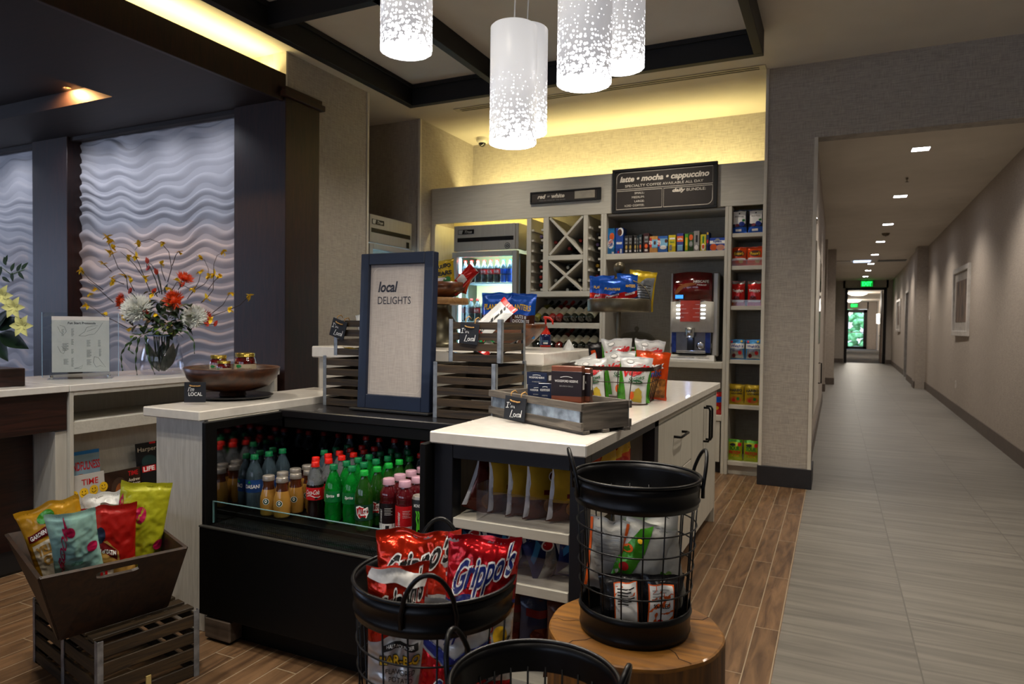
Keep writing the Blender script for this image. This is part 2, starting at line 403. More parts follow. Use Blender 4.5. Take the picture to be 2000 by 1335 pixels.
def floor_mat(name, plank):
    m = bpy.data.materials.new(name); m.use_nodes = True; nt = m.node_tree; b = nt.nodes['Principled BSDF']; N = nt.nodes.new; L = nt.links.new
    tc = N('ShaderNodeTexCoord'); sp = N('ShaderNodeSeparateXYZ'); L(tc.outputs['Object'], sp.inputs[0])
    wd, ln, sh, off = (.0975, .66, .215, -.0925) if plank else (.655, 1.3, .43, -.34)
    a = N('ShaderNodeMath'); a.operation = 'SUBTRACT'; a.inputs[1].default_value = off; L(sp.outputs[0], a.inputs[0])
    d = N('ShaderNodeMath'); d.operation = 'DIVIDE'; d.inputs[1].default_value = wd; L(a.outputs[0], d.inputs[0])
    f = N('ShaderNodeMath'); f.operation = 'FLOOR'; L(d.outputs[0], f.inputs[0])
    mu = N('ShaderNodeMath'); mu.operation = 'MULTIPLY_ADD'; mu.inputs[1].default_value = sh; L(f.outputs[0], mu.inputs[0]); L(sp.outputs[1], mu.inputs[2])
    cb = N('ShaderNodeCombineXYZ'); L(mu.outputs[0], cb.inputs[0]); L(a.outputs[0], cb.inputs[1])
    br = N('ShaderNodeTexBrick'); br.offset = 0; br.inputs['Scale'].default_value = 1; br.inputs['Brick Width'].default_value = ln; br.inputs['Row Height'].default_value = wd
    br.inputs['Mortar Size'].default_value = .0022 if plank else .003; br.inputs['Mortar Smooth'].default_value = .1; br.inputs['Bias'].default_value = 0
    br.inputs['Color1'].default_value = (0, 0, 0, 1); br.inputs['Color2'].default_value = (1, 1, 1, 1); br.inputs['Mortar'].default_value = (.5, .5, .5, 1)
    L(cb.outputs[0], br.inputs['Vector'])
    mp = N('ShaderNodeMapping'); mp.inputs['Scale'].default_value = (26, 3.0, 1) if plank else (1.4, 22, 1); L(tc.outputs['Object'], mp.inputs['Vector'])
    sc = N('ShaderNodeVectorMath'); sc.operation = 'MULTIPLY'; sc.inputs[1].default_value = (7, 7, 7); L(br.outputs['Color'], sc.inputs[0])
    ad = N('ShaderNodeVectorMath'); L(mp.outputs[0], ad.inputs[0]); L(sc.outputs[0], ad.inputs[1])
    n = N('ShaderNodeTexNoise'); n.inputs['Scale'].default_value = 1; n.inputs['Detail'].default_value = 7; n.inputs['Distortion'].default_value = .9; L(ad.outputs[0], n.inputs['Vector'])
    r = N('ShaderNodeValToRGB'); e = r.color_ramp.elements
    c1, c2, g = ('#4a3422', '#7d5f42', '#94846c') if plank else ('#5c5851', '#7a756c', '#57534c')
    e[0].position = .30; e[0].color = lin(c1); e[1].position = .66; e[1].color = lin(c2); L(n.outputs['Fac'], r.inputs[0])
    mx0 = N('ShaderNodeMix'); mx0.data_type = 'RGBA'; mx0.blend_type = 'MULTIPLY'; mx0.inputs['Factor'].default_value = .22 if plank else .08
    L(r.outputs[0], mx0.inputs['A']); L(br.outputs['Color'], mx0.inputs['B'])
    mx = N('ShaderNodeMix'); mx.data_type = 'RGBA'; L(br.outputs['Fac'], mx.inputs['Factor']); L(mx0.outputs['Result'], mx.inputs['A']); mx.inputs['B'].default_value = lin(g)
    L(mx.outputs['Result'], b.inputs['Base Color']); b.inputs['Roughness'].default_value = .42 if plank else .45
    bp = N('ShaderNodeBump'); bp.inputs['Strength'].default_value = .25; bp.inputs['Distance'].default_value = .002; bp.invert = True
    L(br.outputs['Fac'], bp.inputs['Height']); L(bp.outputs[0], b.inputs['Normal'])
    return m
FW = floor_mat('wood_look_plank_tile', True); FT = floor_mat('streaked_stone_tile', False)
mb = MB(); mb.box((-12, -4, -.1), (-.185, 7.3, 0), FW, 0); struct('floor', mb)
mb = MB(); mb.box((-.185, -4, -.1), (3.4, 5.9, 0), FT, 0); mb.box((-.185, 5.9, -.1), (2.6, 28.6, 0), FT, 0); mb.box((-.7, 7.3, -.1), (-.185, 28.6, 0), FT, 0); struct('floor', mb)
mb = MB(); mb.box((-.4, 28.6, -.1), (3.2, 48.3, 0), mat('blue_carpet', '#34404c', .95, var=.5, vscale=2.2, col2='#6b6258'), 0); struct('floor', mb)

# walls -------------------------------------------------------------
CR = lambda Y: 1.60+(Y-7)*.0152            # the corridor's right wall runs very slightly outwards
mb = MB()
mb.box((-.54, 5.9, 0), (-.17, 6.28, H), WALL, 0); mb.box((-.17, 5.9, 2.775), (3.4, 6.05, H), WALL, 0)
mb.box((-.54, 6.28, 0), (-.40, 7.2, H), WALL, 0); mb.box((2.0, 5.9, 0), (3.4, 6.05, 2.775), WALL, 0)
struct('wall_right', mb)
mb = MB()
mb.box((-.552, 5.885, 0), (-.528, 5.91, H), TRIMW); mb.box((-.185, 5.886, 0), (-.158, 5.91, 2.775), TRIMW, .001)
struct('trim_1', mb)
mb = MB(); mb.box((-.56, 5.878, 0), (-.15, 5.92, .158), BASEB, .003); mb.box((-.172, 5.91, 0), (-.150, 6.3, .158), BASEB, .002); struct('baseboard_pilaster', mb)
mb = MB(); mb.box((-4.0, 7.05, 0), (-.40, 7.2, H), WALL, 0); struct('wall_back', mb)
mb = MB(); mb.box((-4.0, 5.93, 0), (-3.87, 7.1, H), WALL, 0); mb.box((-4.9, 5.93, 0), (-4.0, 6.08, H), WALLD, 0); mb.box((-3.885, 5.915, 0), (-3.86, 5.94, H), TRIMW, .001)
struct('wall_left', mb)
mb = MB(); mb.box((-4.0, 4.05, 0), (-3.87, 5.06, H), WALL, 0); mb.box((-3.885, 5.05, 0), (-3.86, 5.075, H), TRIMW, .001); mb.box((-4.85, 5.0, 0), (-3.9, 5.06, H), WALLD, 0); mb.box((-4.9, 5.0, 0), (-4.8, 6.1, H), WALLD, 0)
mb.box((-4.0, 4.045, 2.97), (-3.866, 4.06, H), TRIMW, .001)
struct('wall_left', mb)
# lobby shell behind and beside the viewer
mb = MB()
mb.box((3.4, -4, 0), (3.55, 6.05, H), WALL, 0); struct('wall_east', mb)
mb = MB()
for x0, x1 in ((-12, -10.6), (-7.4, -6.6), (-3.4, -2.6), (.6, 3.5)): mb.box((x0, -4.15, 0), (x1, -4, H), WALL, 0)
mb.box((-12, -4.15, 0), (3.5, -4, .9), WALL, 0); mb.box((-12, -4.15, 2.7), (3.5, -4, H), WALL, 0); struct('wall_rear', mb)
mb = MB(); mb.box((-12.1, -4, 0), (-12, -1.1, H), WALL, 0); mb.box((-12.1, 1.9, 0), (-12, 4.5, H), WALL, 0); mb.box((-12.1, -1.1, 0), (-12, 1.9, .85), WALL, 0); mb.box((-12.1, -1.1, 2.75), (-12, 1.9, H), WALL, 0); struct('wall_west', mb)
PANE = glass('window_glass', '#eef4ff')
for i, (x0, x1) in enumerate(((-10.6, -7.4), (-6.6, -3.4), (-2.6, .6))):
    mb = MB(); mb.box((x0, -4.09, .9), (x1, -4.08, 2.7), PANE, 0)
    for x in (x0, (x0+x1)/2, x1): mb.box((x-.04, -4.12, .9), (x+.04, -4.03, 2.7), DARKMET)
    for z in (.9, 2.7): mb.box((x0, -4.12, z-.04), (x1, -4.03, z+.04), DARKMET)
    struct('window_%d' % (i+1), mb)
mb = MB(); mb.box((-12.06, -1.1, .85), (-12.05, 1.9, 2.75), PANE, 0)
for y in (-1.1, .4, 1.9): mb.box((-12.09, y-.04, .85), (-12.0, y+.04, 2.75), DARKMET)
for z in (.85, 2.75): mb.box((-12.09, -1.1, z-.04), (-12.0, 1.9, z+.04), DARKMET)
struct('window_4', mb)  # unseen window, added to go with the bluish fill lamp
# corridor
mb = MB()
mb.box((-.40, 6.28, 0), (-.20, 13.0, 3.07), WALLD, 0)
mb.box((-.40, 13.0, 0), (-.62, 15.2, 3.07), WALLD, 0)
mb.box((-.40, 15.2, 0), (-.19, 15.6, 3.07), WALLD, 0); mb.box((-.40, 17.2, 0), (-.03, 17.7, 3.07), WALLD, 0)
mb.box((-.40, 17.7, 0), (-.1, 28.5, 3.07), WALLD, 0); mb.box((-.40, 15.6, 0), (-.36, 17.2, 3.07), WALLD, 0)
struct('wall_corridor_left', mb)
mb = MB()
for y0, y1, dx in ((6.05, 16.1, 0), (16.1, 17.1, .0), (17.1, 17.7, -.20), (17.7, 20.0, -.16), (21.2, 28.55, -.10)):
    a, b = CR(y0)+dx, CR(y1)+dx
    mb.add([(a, y0, 0), (b, y1, 0), (b, y1, 3.07), (a, y0, 3.07), (3, y0, 0), (3, y1, 0), (3, y1, 3.07), (3, y0, 3.07)], [(0, 1, 2, 3), (0, 3, 7, 4), (1, 5, 6, 2)], WALLD)
mb.box((CR(20.6)-.1, 19.98, 2.3), (3, 21.22, 3.07), WALLD, 0)
struct('wall_corridor_right', mb)
mb = MB()
for y0, y1, dx in ((6.05, 17.1, 0), (17.1, 17.7, -.20), (17.7, 19.95, -.16), (21.25, 28.5, -.10)):
    a, b = CR(y0)+dx-.013, CR(y1)+dx-.013
    mb.add([(a, y0, 0), (b, y1, 0), (b, y1, .15), (a, y0, .15), (a+.02, y0, .15), (b+.02, y1, .15), (a+.02, y0, 0)], [(0, 1, 2, 3), (3, 2, 5, 4), (0, 3, 4, 6)], BASEG)
struct('baseboard_right', mb)
mb = MB()
for y0, y1, x in ((6.3, 13, -.188), (15.2, 15.62, -.178), (17.2, 17.72, -.018), (17.7, 28.5, -.088)): mb.box((x-.01, y0, 0), (x, y1, .15), BASEG, .001)
mb.box((-.4, 15.19, 0), (-.178, 15.2, .15), BASEG, .001); mb.box((-.4, 17.19, 0), (-.018, 17.2, .15), BASEG, .001)
struct('baseboard_left', mb)
mb = MB(); mb.box((-.4, 28.5, 0), (.28, 28.7, 3.07), WALLD, 0); mb.box((1.63, 28.5, 0), (2.3, 28.7, 3.07), WALLD, 0); mb.box((.2, 28.5, 2.79), (1.7, 28.7, 3.07), WALLD, 0)
mb.box((-.1, 28.485, 0), (.26, 28.5, .15), BASEG, .001); mb.box((1.66, 28.485, 0), (1.95, 28.5, .15), BASEG, .001)
struct('wall_corridor_end', mb)
mb = MB(); mb.box((-.5, 6.05, 3.07), (3, 28.6, 3.17), CEIL, 0); struct('ceiling', mb)
mb = MB(); mb.box((-.6, 28.7, 2.95), (3.2, 48.4, 3.05), CEIL, 0); struct('ceiling', mb)
# the hall beyond the far door
LW = mat('far_hall_wall', '#b5aaa0', .8, var=.03)
mb = MB(); mb.box((-.6, 28.7, 0), (-.1, 48.2, 2.95), LW, 0); struct('wall_far_hall_left', mb)
mb = MB(); mb.box((2.05, 28.7, 0), (2.4, 36, 2.95), LW, 0); mb.box((2.25, 36, 0), (2.6, 48.2, 2.95), LW, 0); mb.box((1.98, 33.4, 0), (2.1, 33.9, 2.95), BLACKB, 0); struct('wall_far_hall_right', mb)
mb = MB(); mb.box((-.5, 48.2, 0), (.50, 48.4, 2.95), LW, 0); mb.box((1.73, 48.2, 0), (2.6, 48.4, 2.95), LW, 0); mb.box((.4, 48.2, 2.5), (1.8, 48.4, 2.95), LW, 0); struct('wall_far_hall_end', mb)

# lobby ceiling
mb = MB(); mb.box((-3.9, -4, H), (3.5, 7.2, H+.1), CEIL, 0); mb.box((-4.9, 3.9, H), (-3.9, 6.2, H+.1), CEIL, 0); mb.box((-4.30, -4, H), (-3.9, 3.9, H+.1), CEIL, 0); struct('ceiling', mb)
# beam grid
mb = MB(); z0, z1 = 3.18, H-.001
mb.box((-3.45, 5.06, z0), (-.5, 5.12, z1), BLACKB, .002); mb.box((-3.45, -1.2, z0), (-3.39, 5.06, z1), BLACKB, .002); mb.box((-.56, -1.2, z0), (-.5, 5.06, z1), BLACKB, .002)
mb.box((-2.56, -1.2, z0+.03), (-2.50, 5.06, z1), BLACKB, .002); mb.box((-1.53, -1.2, z0+.03), (-1.49, 3.40, z1), BLACKB, .002); mb.box((-3.4, 3.38, z0+.03), (-2.5, 3.44, z1), BLACKB, .002); mb.box((-3.4, 1.2, z0), (-.55, 1.26, z1), BLACKB, .002)
mb.box((-3.39, 5.045, 3.325), (-.56, 5.06, H-.002), BLACKB, .001); mb.box((-3.39, -1.2, 3.325), (-3.375, 5.05, H-.002), BLACKB, .001)
struct('trim_2', mb)
# linear slot diffuser
mb = MB(); SW = mat('diffuser_white', '#b9b19e', .5); SB = mat('slot_dark', '#15130f', .8)
mb.box((-3.40, 5.78, H-.006), (-.55, 5.88, H-.0005), SW, .001)
for y in (5.805, 5.845): mb.box((-3.34, y, H-.0075), (-.60, y+.014, H-.006), SB, 0)
tag(obj('linear_vent', mb), 'long white slot vent in the ceiling above the coffee nook', 'vent')

# reception soffit -------------------------------------------------
mb = MB()
mb.box((-12, 3.45, 2.985), (-3.90, 4.3, 3.16), WOODS, 0); mb.box((-5.04, -4, 2.985), (-3.90, 3.45, 3.16), WOODS, 0); mb.box((-12, -4, 3.10), (-5.04, 3.45, 3.16), WOODS, 0)
struct('ceiling', mb)
mb = MB(); mb.box((-3.90, -4, 2.972), (-3.868, 4.045, 3.185), WOODD, .003); mb.box((-12, 4.05, 2.95), (-3.95, 4.12, 2.99), WOODS, .002); struct('trim_3', mb)
mb = MB(); mb.box((-4.32, -4, 3.16), (-4.28, 4.1, H), mat('cove_back', '#d8cfae', .8), 0); mb.box((-4.9, 4.05, 3.16), (-4.0, 4.12, H), mat('cove_back', '#d8cfae'), 0); struct('trim_4', mb)
def pilaster(x0, x1, lab):
    t = thing('wood_column', lab, 'column', ((x0+x1)/2, 4.2, 0), group=None)
    a = MB(); hw = (x1-x0)/2; a.box((-hw, -.18, 0), (hw, .20, 3.0), WOODD, .004); obj('shaft', a, t)
    a = MB(); a.box((-hw-.10, -.215, 3.0), (hw+.03, .235, 3.045), WOODDX, .003); a.box((-hw-.06, -.20, 3.045), (hw+.015, .215, 3.08), WOODDX, .003); obj('cap', a, t)
pilaster(-4.39, -3.845, 'dark reddish wood column with moulded cap beside the beige wall')
pilaster(-7.07, -6.53, 'dark wood column behind the acrylic sign on the reception desk')
# carved wave panels
WAVE = mat('white_plaster_relief', '#bcbcc2', .6, var=.02, vscale=5)
def wave_panel(x0, x1, lab):
    a = MB(); nx, nz = 150, 250; z0, z1 = .75, 2.955; vs = []
    def hgt(x, z):
        ph = z/.108 + .26*math.sin(2*PI*x/.52+1.6*math.sin(z*2.1)+z*1.1) + 1.5*noise.noise(Vector((x*1.0, z*1.3, 4))) + .45*noise.noise(Vector((x*2.7, z*3.4, 8)))+.25*noise.noise(Vector((x*1.2, z*9, 2)))
        s = ph-math.floor(ph); rdg = (s/.70 if s < .70 else (1-s)/.30); rdg = rdg*rdg*(3-2*rdg)
        return .030*rdg*(.7+.6*noise.noise(Vector((x*1.6, z*1.3, 1))))
    for j in range(nz+1):
        for i in range(nx+1):
            x = x0+(x1-x0)*i/nx; z = z0+(z1-z0)*j/nz; vs.append((x, 4.165-hgt(x, z), z))
    a.add(vs, [(j*(nx+1)+i, j*(nx+1)+i+1, (j+1)*(nx+1)+i+1, (j+1)*(nx+1)+i) for j in range(nz) for i in range(nx)], WAVE, True)
    a.box((x0, 4.16, 0), (x1, 4.2, 2.97), WAVE, 0)
    return a
o = struct('wall_wave_panel', wave_panel(-6.53, -4.39, '')); o = struct('wall_wave_panel', wave_panel(-9.1, -7.07, ''))
mb = MB(); mb.box((-12, 4.2, 0), (-3.95, 4.32, 3.2), WALLD, 0); struct('wall_reception', mb)
# light grille in the recess
EM_ORG = emis('lamp_amber', '#ffb060', .8)
t = thing('downlight', 'small amber recessed light glowing against the dark wood soffit', 'ceiling light', (-5.50, 3.40, 3.10))
a = MB(); a.lathe([(.018, 0), (.02, -.003), (.024, -.002), (.026, 0)], DARKMET, 20); obj('trim_ring', a, t)
a = MB(); a.cyl((0, 0, -.002), .018, .0015, EM_ORG, 20); obj('lens', a, t)
lamp('downlight_lamp', 'SPOT', (-5.52, 3.37, 3.097), 42, (1, .50, .18), .012, None, (.5, 0, 0), 2.9, .5)
# ------------------------------------------------------------------ pendants
def pendant_mat():
    m = bpy.data.materials.new('perforated_shade'); m.use_nodes = True; nt = m.node_tree; b = nt.nodes['Principled BSDF']; N = nt.nodes.new; L = nt.links.new
    b.inputs['Base Color'].default_value = lin('#e8e8e2'); b.inputs['Roughness'].default_value = .35
    tc = N('ShaderNodeTexCoord'); sp = N('ShaderNodeSeparateXYZ'); L(tc.outputs['Object'], sp.inputs[0])
    at = N('ShaderNodeMath'); at.operation = 'ARCTAN2'; L(sp.outputs[1], at.inputs[0]); L(sp.outputs[0], at.inputs[1])
    sc = N('ShaderNodeMath'); sc.operation = 'MULTIPLY'; sc.inputs[1].default_value = .075; L(at.outputs[0], sc.inputs[0])
    cb = N('ShaderNodeCombineXYZ'); L(sc.outputs[0], cb.inputs[0]); L(sp.outputs[2], cb.inputs[1])
    vo = N('ShaderNodeTexVoronoi'); vo.inputs['Scale'].default_value = 105; vo.inputs['Randomness'].default_value = .65; L(cb.outputs[0], vo.inputs['Vector'])
    mr = N('ShaderNodeMapRange'); mr.inputs['From Min'].default_value = 0; mr.inputs['From Max'].default_value = .24; mr.inputs['To Min'].default_value = .62; mr.inputs['To Max'].default_value = .05; L(sp.outputs[2], mr.inputs['Value'])
    dn = N('ShaderNodeTexNoise'); dn.inputs['Scale'].default_value = 16; L(cb.outputs[0], dn.inputs['Vector'])
    ad = N('ShaderNodeMath'); ad.operation = 'MULTIPLY_ADD'; ad.inputs[1].default_value = .25; ad.inputs[2].default_value = -.12; L(dn.outputs['Fac'], ad.inputs[0])
    th = N('ShaderNodeMath'); th.operation = 'ADD'; L(mr.outputs[0], th.inputs[0]); L(ad.outputs[0], th.inputs[1])
    ls = N('ShaderNodeMath'); ls.operation = 'LESS_THAN'; L(vo.outputs['Distance'], ls.inputs[0]); L(th.outputs[0], ls.inputs[1])
    lim = N('ShaderNodeMath'); lim.operation = 'LESS_THAN'; lim.inputs[1].default_value = .235; L(sp.outputs[2], lim.inputs[0])
    e = N('ShaderNodeMath'); e.operation = 'MULTIPLY'; L(ls.outputs[0], e.inputs[0]); L(lim.outputs[0], e.inputs[1])
    e2 = N('ShaderNodeMath'); e2.operation = 'MULTIPLY'; e2.inputs[1].default_value = 2.6; e2.operation = 'MULTIPLY_ADD'; e2.inputs[2].default_value = .22; L(e.outputs[0], e2.inputs[0])
    b.inputs['Emission Color'].default_value = (1, .97, 1, 1); L(e2.outputs[0], b.inputs['Emission Strength'])
    return m
PM = pendant_mat(); PGL = emis('lamp_diffuser', '#fff8f4', 7.5); CORD = mat('white_cord', '#e6e2da', .5)
PR, PH = .0755, .372
def make_pendant(x, y, zb, lab):
    t = thing('pendant_lamp', lab, 'pendant light', (x, y, zb), group='perforated cylinder pendants')
    a = MB(); a.lathe([(PR-.003, 0), (PR, .0), (PR, PH-.004), (PR-.004, PH), (.012, PH)], PM, 64); obj('lamp_shade', a, t)
    a = MB(); a.lathe([(0, .006), (PR-.006, .006), (PR-.004, .010), (0, .014)], PGL, 40); obj('diffuser', a, t)
    a = MB(); a.tube([(.0+.004*math.sin(k*1.3), 0, PH+(3.34-zb-PH)*k/8) for k in range(9)], .0024, CORD, 8); a.cyl((0, 0, PH), .014, .02, CORD, 16); obj('cord', a, t)
    a = MB(); a.cyl((0, 0, 3.325-zb), .05, .034, CORD, 24); obj('ceiling_canopy', a, t)
    lamp('pendant_bulb', 'SPOT', (x, y, zb-.01), 12, NEUT, .06, None, (0, 0, 0), 2.6, .6)
for px_, d, pb, lab in ((1001.5, 2.205, 281, 'lowest white pendant lamp at the front of the cluster, its top plain'), (1027, 2.47, 261, 'white pendant lamp half hidden right behind the lowest one'),
                        (1140.5, 1.90, 164, 'large white pendant lamp right of the lowest one, its top out of view'), (1213, 2.24, 133, 'rightmost white pendant lamp, partly behind its neighbour'),
                        (793.5, 2.0, 100, 'leftmost white pendant lamp hanging alone over the cooler')):
    r = ray(px_, pb)*d; make_pendant(r.x, r.y, EYE+r.z, lab)

# ------------------------------------------------------------------ corridor fittings
SQ = emis('corridor_lamp', '#f2f4ff', 26)
for i, Y in enumerate((7.90, 10.6, 13.35, 15.95, 18.7, 21.3, 23.7, 26.4)):
    x = .72+.01*(Y-7.9)*.8
    t = thing('recessed_light', ['nearest', 'second', 'third', 'fourth', 'fifth', 'sixth', 'seventh', 'farthest'][i]+' square recessed light along the corridor ceiling', 'ceiling light', (x, Y, 3.07), group='square corridor downlights')
    a = MB()
    for q in ((-.085, -.085, .085, -.075), (-.085, .075, .085, .085), (-.085, -.075, -.075, .075), (.075, -.075, .085, .075)): a.box((q[0], q[1], -.006), (q[2], q[3], 0), TRIMW, .001)
    obj('trim_ring', a, t); a = MB(); a.box((-.075, -.075, -.004), (.075, .075, -.001), SQ, 0); obj('lens', a, t)
    lamp('corridor_lamp', 'SPOT', (x, Y, 3.05), 80, (1, .91, .82), .06, None, (0, 0, 0), 2.3, .7)
# wall-wash cans close to the right wall
for i, Y in enumerate((8.6, 11.0, 13.6, 16.2, 19.0, 22.6, 26.0)):
    x = CR(Y)-.30
    t = thing('wall_washer', 'small round downlight close to the right wall of the corridor', 'ceiling light', (x, Y, 3.07), group='small wall wash lights')
    a = MB(); a.lathe([(.03, 0), (.034, -.005), (.04, 0)], TRIMW, 20); obj('trim_ring', a, t)
    lamp('wall_wash', 'SPOT', (x, Y, 3.05), 24, (1, .88, .76), .03, None, (0, .22, 0), 1.15, .9)
SPR = mat('sprinkler_metal', '#6a5f50', .4, .6)
mb = MB(); mb.cyl((0, 0, -.02), .012, .02, SPR, 12); mb.cyl((0, 0, -.045), .004, .03, SPR, 8); mb.cyl((0, 0, -.05), .02, .004, SPR, 16)
tag(obj('sprinkler', mb, None, (.72, 9.35, 3.07)), 'small brass sprinkler head between the first two corridor lights', 'sprinkler')
mb = MB(); mb.lathe([(0, -.05), (.04, -.05), (.06, -.03), (.07, 0)], SPR, 20); mb.cyl((0, 0, -.06), .012, .02, SPR, 10)
tag(obj('smoke_detector', mb, None, (.80, 14.6, 3.07)), 'round smoke detector on the corridor ceiling', 'smoke detector')
mb = MB(); mb.box((-.05, 20.2, 3.055), (.30, 20.6, 3.069), TRIMW); mb.box((.38, 20.2, 3.05), (.78, 20.6, 3.069), emis('bluish_panel', '#bcd4ff', 2.0)); mb.box((.95, 20.2, 3.055), (1.6, 20.6, 3.069), mat('grille_grey', '#55524e'))
tag(obj('ceiling_grille', mb), 'grey air grille and panel across the far corridor ceiling', 'vent')
# framed pictures on the right wall
GALV = mat('silver_frame', '#cfcac2', .4, .25); MATB = mat('picture_mount', '#a9a39a', .8)
ART = mat('abstract_art', '#86705e', .6, var=.1, vscale=3.0, col2='#34302f', stretch=(.6, 4, 1))
def picture(Y, w_, h_, zc, lab, dx=0):
    x = CR(Y)+dx; t = thing('framed_picture', lab, 'picture', (x, Y, zc), (0, 0, .0))
    a = MB(); f = .075
    for (y0, z0_, y1, z1_) in ((-w_/2, -h_/2, w_/2, -h_/2+f), (-w_/2, h_/2-f, w_/2, h_/2), (-w_/2, -h_/2+f, -w_/2+f, h_/2-f), (w_/2-f, -h_/2+f, w_/2, h_/2-f)): a.box((-.045, y0, z0_), (0, y1, z1_), GALV, .004)
    obj('frame', a, t)
    a = MB(); a.box((-.02, -w_/2+f, -h_/2+f), (-.006, w_/2-f, h_/2-f), MATB, 0); a.box((-.024, -w_/2+f+.16, -h_/2+f+.13), (-.019, w_/2-f-.16, h_/2-f-.13), ART, 0); obj('print', a, t)
picture(11.95, 1.38, 1.02, 1.70, 'silver framed abstract print on the right wall near the opening', 0)
picture(24.3, 1.4, 1.0, 1.70, 'small looking framed print on the right wall near the far door', -.10)
OUTL = mat('switch_plate', '#cfc8bd', .4)
mb = MB(); mb.box((-.008, -.035, -.057), (0, .035, .057), OUTL, .002); mb.box((-.012, -.015, -.03), (-.008, .015, -.003), OUTL); mb.box((-.012, -.015, .004), (-.008, .015, .03), OUTL)
tag(obj('wall_outlet', mb, None, (CR(12.4), 12.4, .44)), 'white wall outlet low on the right corridor wall', 'outlet')
mb = MB(); mb.box((-.02, -.05, -.08), (0, .05, .08), OUTL, .004); mb.box((-.03, -.02, -.03), (-.02, .02, .03), OUTL, .002)
tag(obj('thermostat', mb, None, (CR(16.3), 16.35, 1.55)), 'white wall control just before the corridor recess', 'thermostat')
# side door in the corridor, ajar
STEEL = mat('steel_door', '#a8a39c', .35, .5); CHR = mat('chrome', '#c8c8c8', .2, 1)
mb = MB(); X = CR(20.6)-.11
for (y0, y1, z0_, z1_) in ((20.0, 20.06, 0, 2.3), (21.14, 21.2, 0, 2.3), (20.0, 21.2, 2.24, 2.3)): mb.box((X-.03, y0, z0_), (X+.12, y1, z1_), STEEL, .003)
mb.box((X+.03, 20.06, .01), (X+.07, 21.14, 2.24), mat('door_leaf_grey', '#7d766e', .5), .002)
t = struct('door_1', mb); a = MB(); a.box((X-.04, 20.14, 1.0), (X+.03, 20.20, 1.05), CHR, .005); a.box((X-.05, 20.14, 1.01), (X-.035, 20.28, 1.04), CHR, .005); obj('door_handle', a, t)
# far double frame and leaf
mb = MB()
for q in ((.28, .37, 0, 2.79), (1.55, 1.64, 0, 2.79), (.28, 1.64, 2.71, 2.79)): mb.box((q[0], 28.46, q[2]), (q[1], 28.74, q[3]), DARKMET, .004)
mb.box((1.50, 28.8, .01), (1.545, 29.7, 2.7), mat('door_leaf_brown', '#8a7465', .5), .003)
t = struct('door_2', mb); a = MB(); a.box((1.46, 28.95, 1.0), (1.50, 29.12, 1.05), CHR, .004); obj('door_handle', a, t)
# glazed exit door at the very end with garden light behind it
mb = MB()
for q in ((.52, .70, 0, 2.48), (1.54, 1.73, 0, 2.48), (.52, 1.73, 2.28, 2.48), (.52, 1.73, 0, .16)): mb.box((q[0], 48.1, q[2]), (q[1], 48.35, q[3]), DARKMET, .004)
t = struct('door_3', mb)
a = MB(); a.box((.70, 48.18, .16), (1.54, 48.2, 2.28), PANE, 0); obj('pane', a, t); a = MB(); a.box((.70, 48.1, 1.02), (1.54, 48.16, 1.08), CHR, .004); obj('push_bar', a, t)
mb = MB(); LAWN = mat('lawn', '#6fa05a', .9, var=.3, vscale=3); mb.box((-8, 48.4, -.3), (10, 70, -.02), mat('concrete_walk', '#d4d2cc', .8), 0); struct('ground_outside', mb)
mb = MB(); rr = random.Random(3); LEAF = mat('garden_leaf', '#4c8f4a', .7, var=.4, vscale=4, col2='#9ccf9a')
for i in range(260):
    c = Vector((rr.uniform(-3, 5), rr.uniform(56, 58), rr.uniform(0, 3.6))); mb.sphere(c, rr.uniform(.15, .4), LEAF, 6, 4, (1, 1, rr.uniform(.5, 1)))
tag(obj('hedge', mb), 'tall green hedge seen through the far glass door', 'hedge')
lamp('garden_sun', 'AREA', (1, 52, 6), 900, (.55, .88, 1), 6, 6, (0, 0, 0))
# exit signs
GRN = emis('exit_green', '#14ff50', 3.2); GB = mat('exit_body', '#0e2a16', .4)
def exit_sign(loc, w_, h_, lab):
    t = thing('exit_sign', lab, 'exit sign', loc)
    a = MB(); a.box((-w_/2, -.04, -h_/2), (w_/2, .0, h_/2), GB, .003); a.box((-.04, -.03, h_/2), (.04, -.005, h_/2+.12), GB, .002); obj('housing', a, t)
    a = MB(); S = flat((0, -.041, 0), (1, 0, 0), (0, 0, 1), (0, -1, 0)); a.grid(S, -w_/2+.015, -h_/2+.015, w_/2-.015, h_/2-.015, emis('exit_face', '#0c8a2c', .9)); a.text(S, 'EXIT', 0, 0, w_*.74, h_*.62, GRN, .03, 0, .003); obj('lit_face', a, t)
exit_sign((.985, 28.40, 2.93), .42, .24, 'green lit exit sign above the dark far doorway')
exit_sign((.99, 47.9, 2.72), .46, .26, 'green lit exit sign above the glass door at the very end')
# bowl lights and a sconce in the far hall
GL = emis('bowl_glow', '#fff2dc', 6)
for Y, lab in ((35.5, 'nearer white bowl ceiling light beyond the far doorway'), (44.5, 'farther white bowl ceiling light beyond the far doorway')):
    t = thing('bowl_light', lab, 'ceiling light', (.86, Y, 2.94)); a = MB(); a.lathe([(0, -.14), (.25, -.12), (.38, -.06), (.42, 0)], GL, 28); obj('glass_bowl', a, t)
    a = MB(); a.cyl((0, 0, -.02), .1, .02, TRIMW); obj('ceiling_plate', a, t); lamp('hall_lamp', 'POINT', (.86, Y, 2.5), 60, (1, .92, .82), .2)
t = thing('wall_sconce', 'white glowing wall sconce beside the far glass door', 'wall light', (1.98, 40.0, 1.8)); a = MB(); a.lathe([(0, -.26), (.10, -.24), (.11, .24), (0, .26)], GL, 20, (-.0, 0, 0)); obj('shade', a, t)
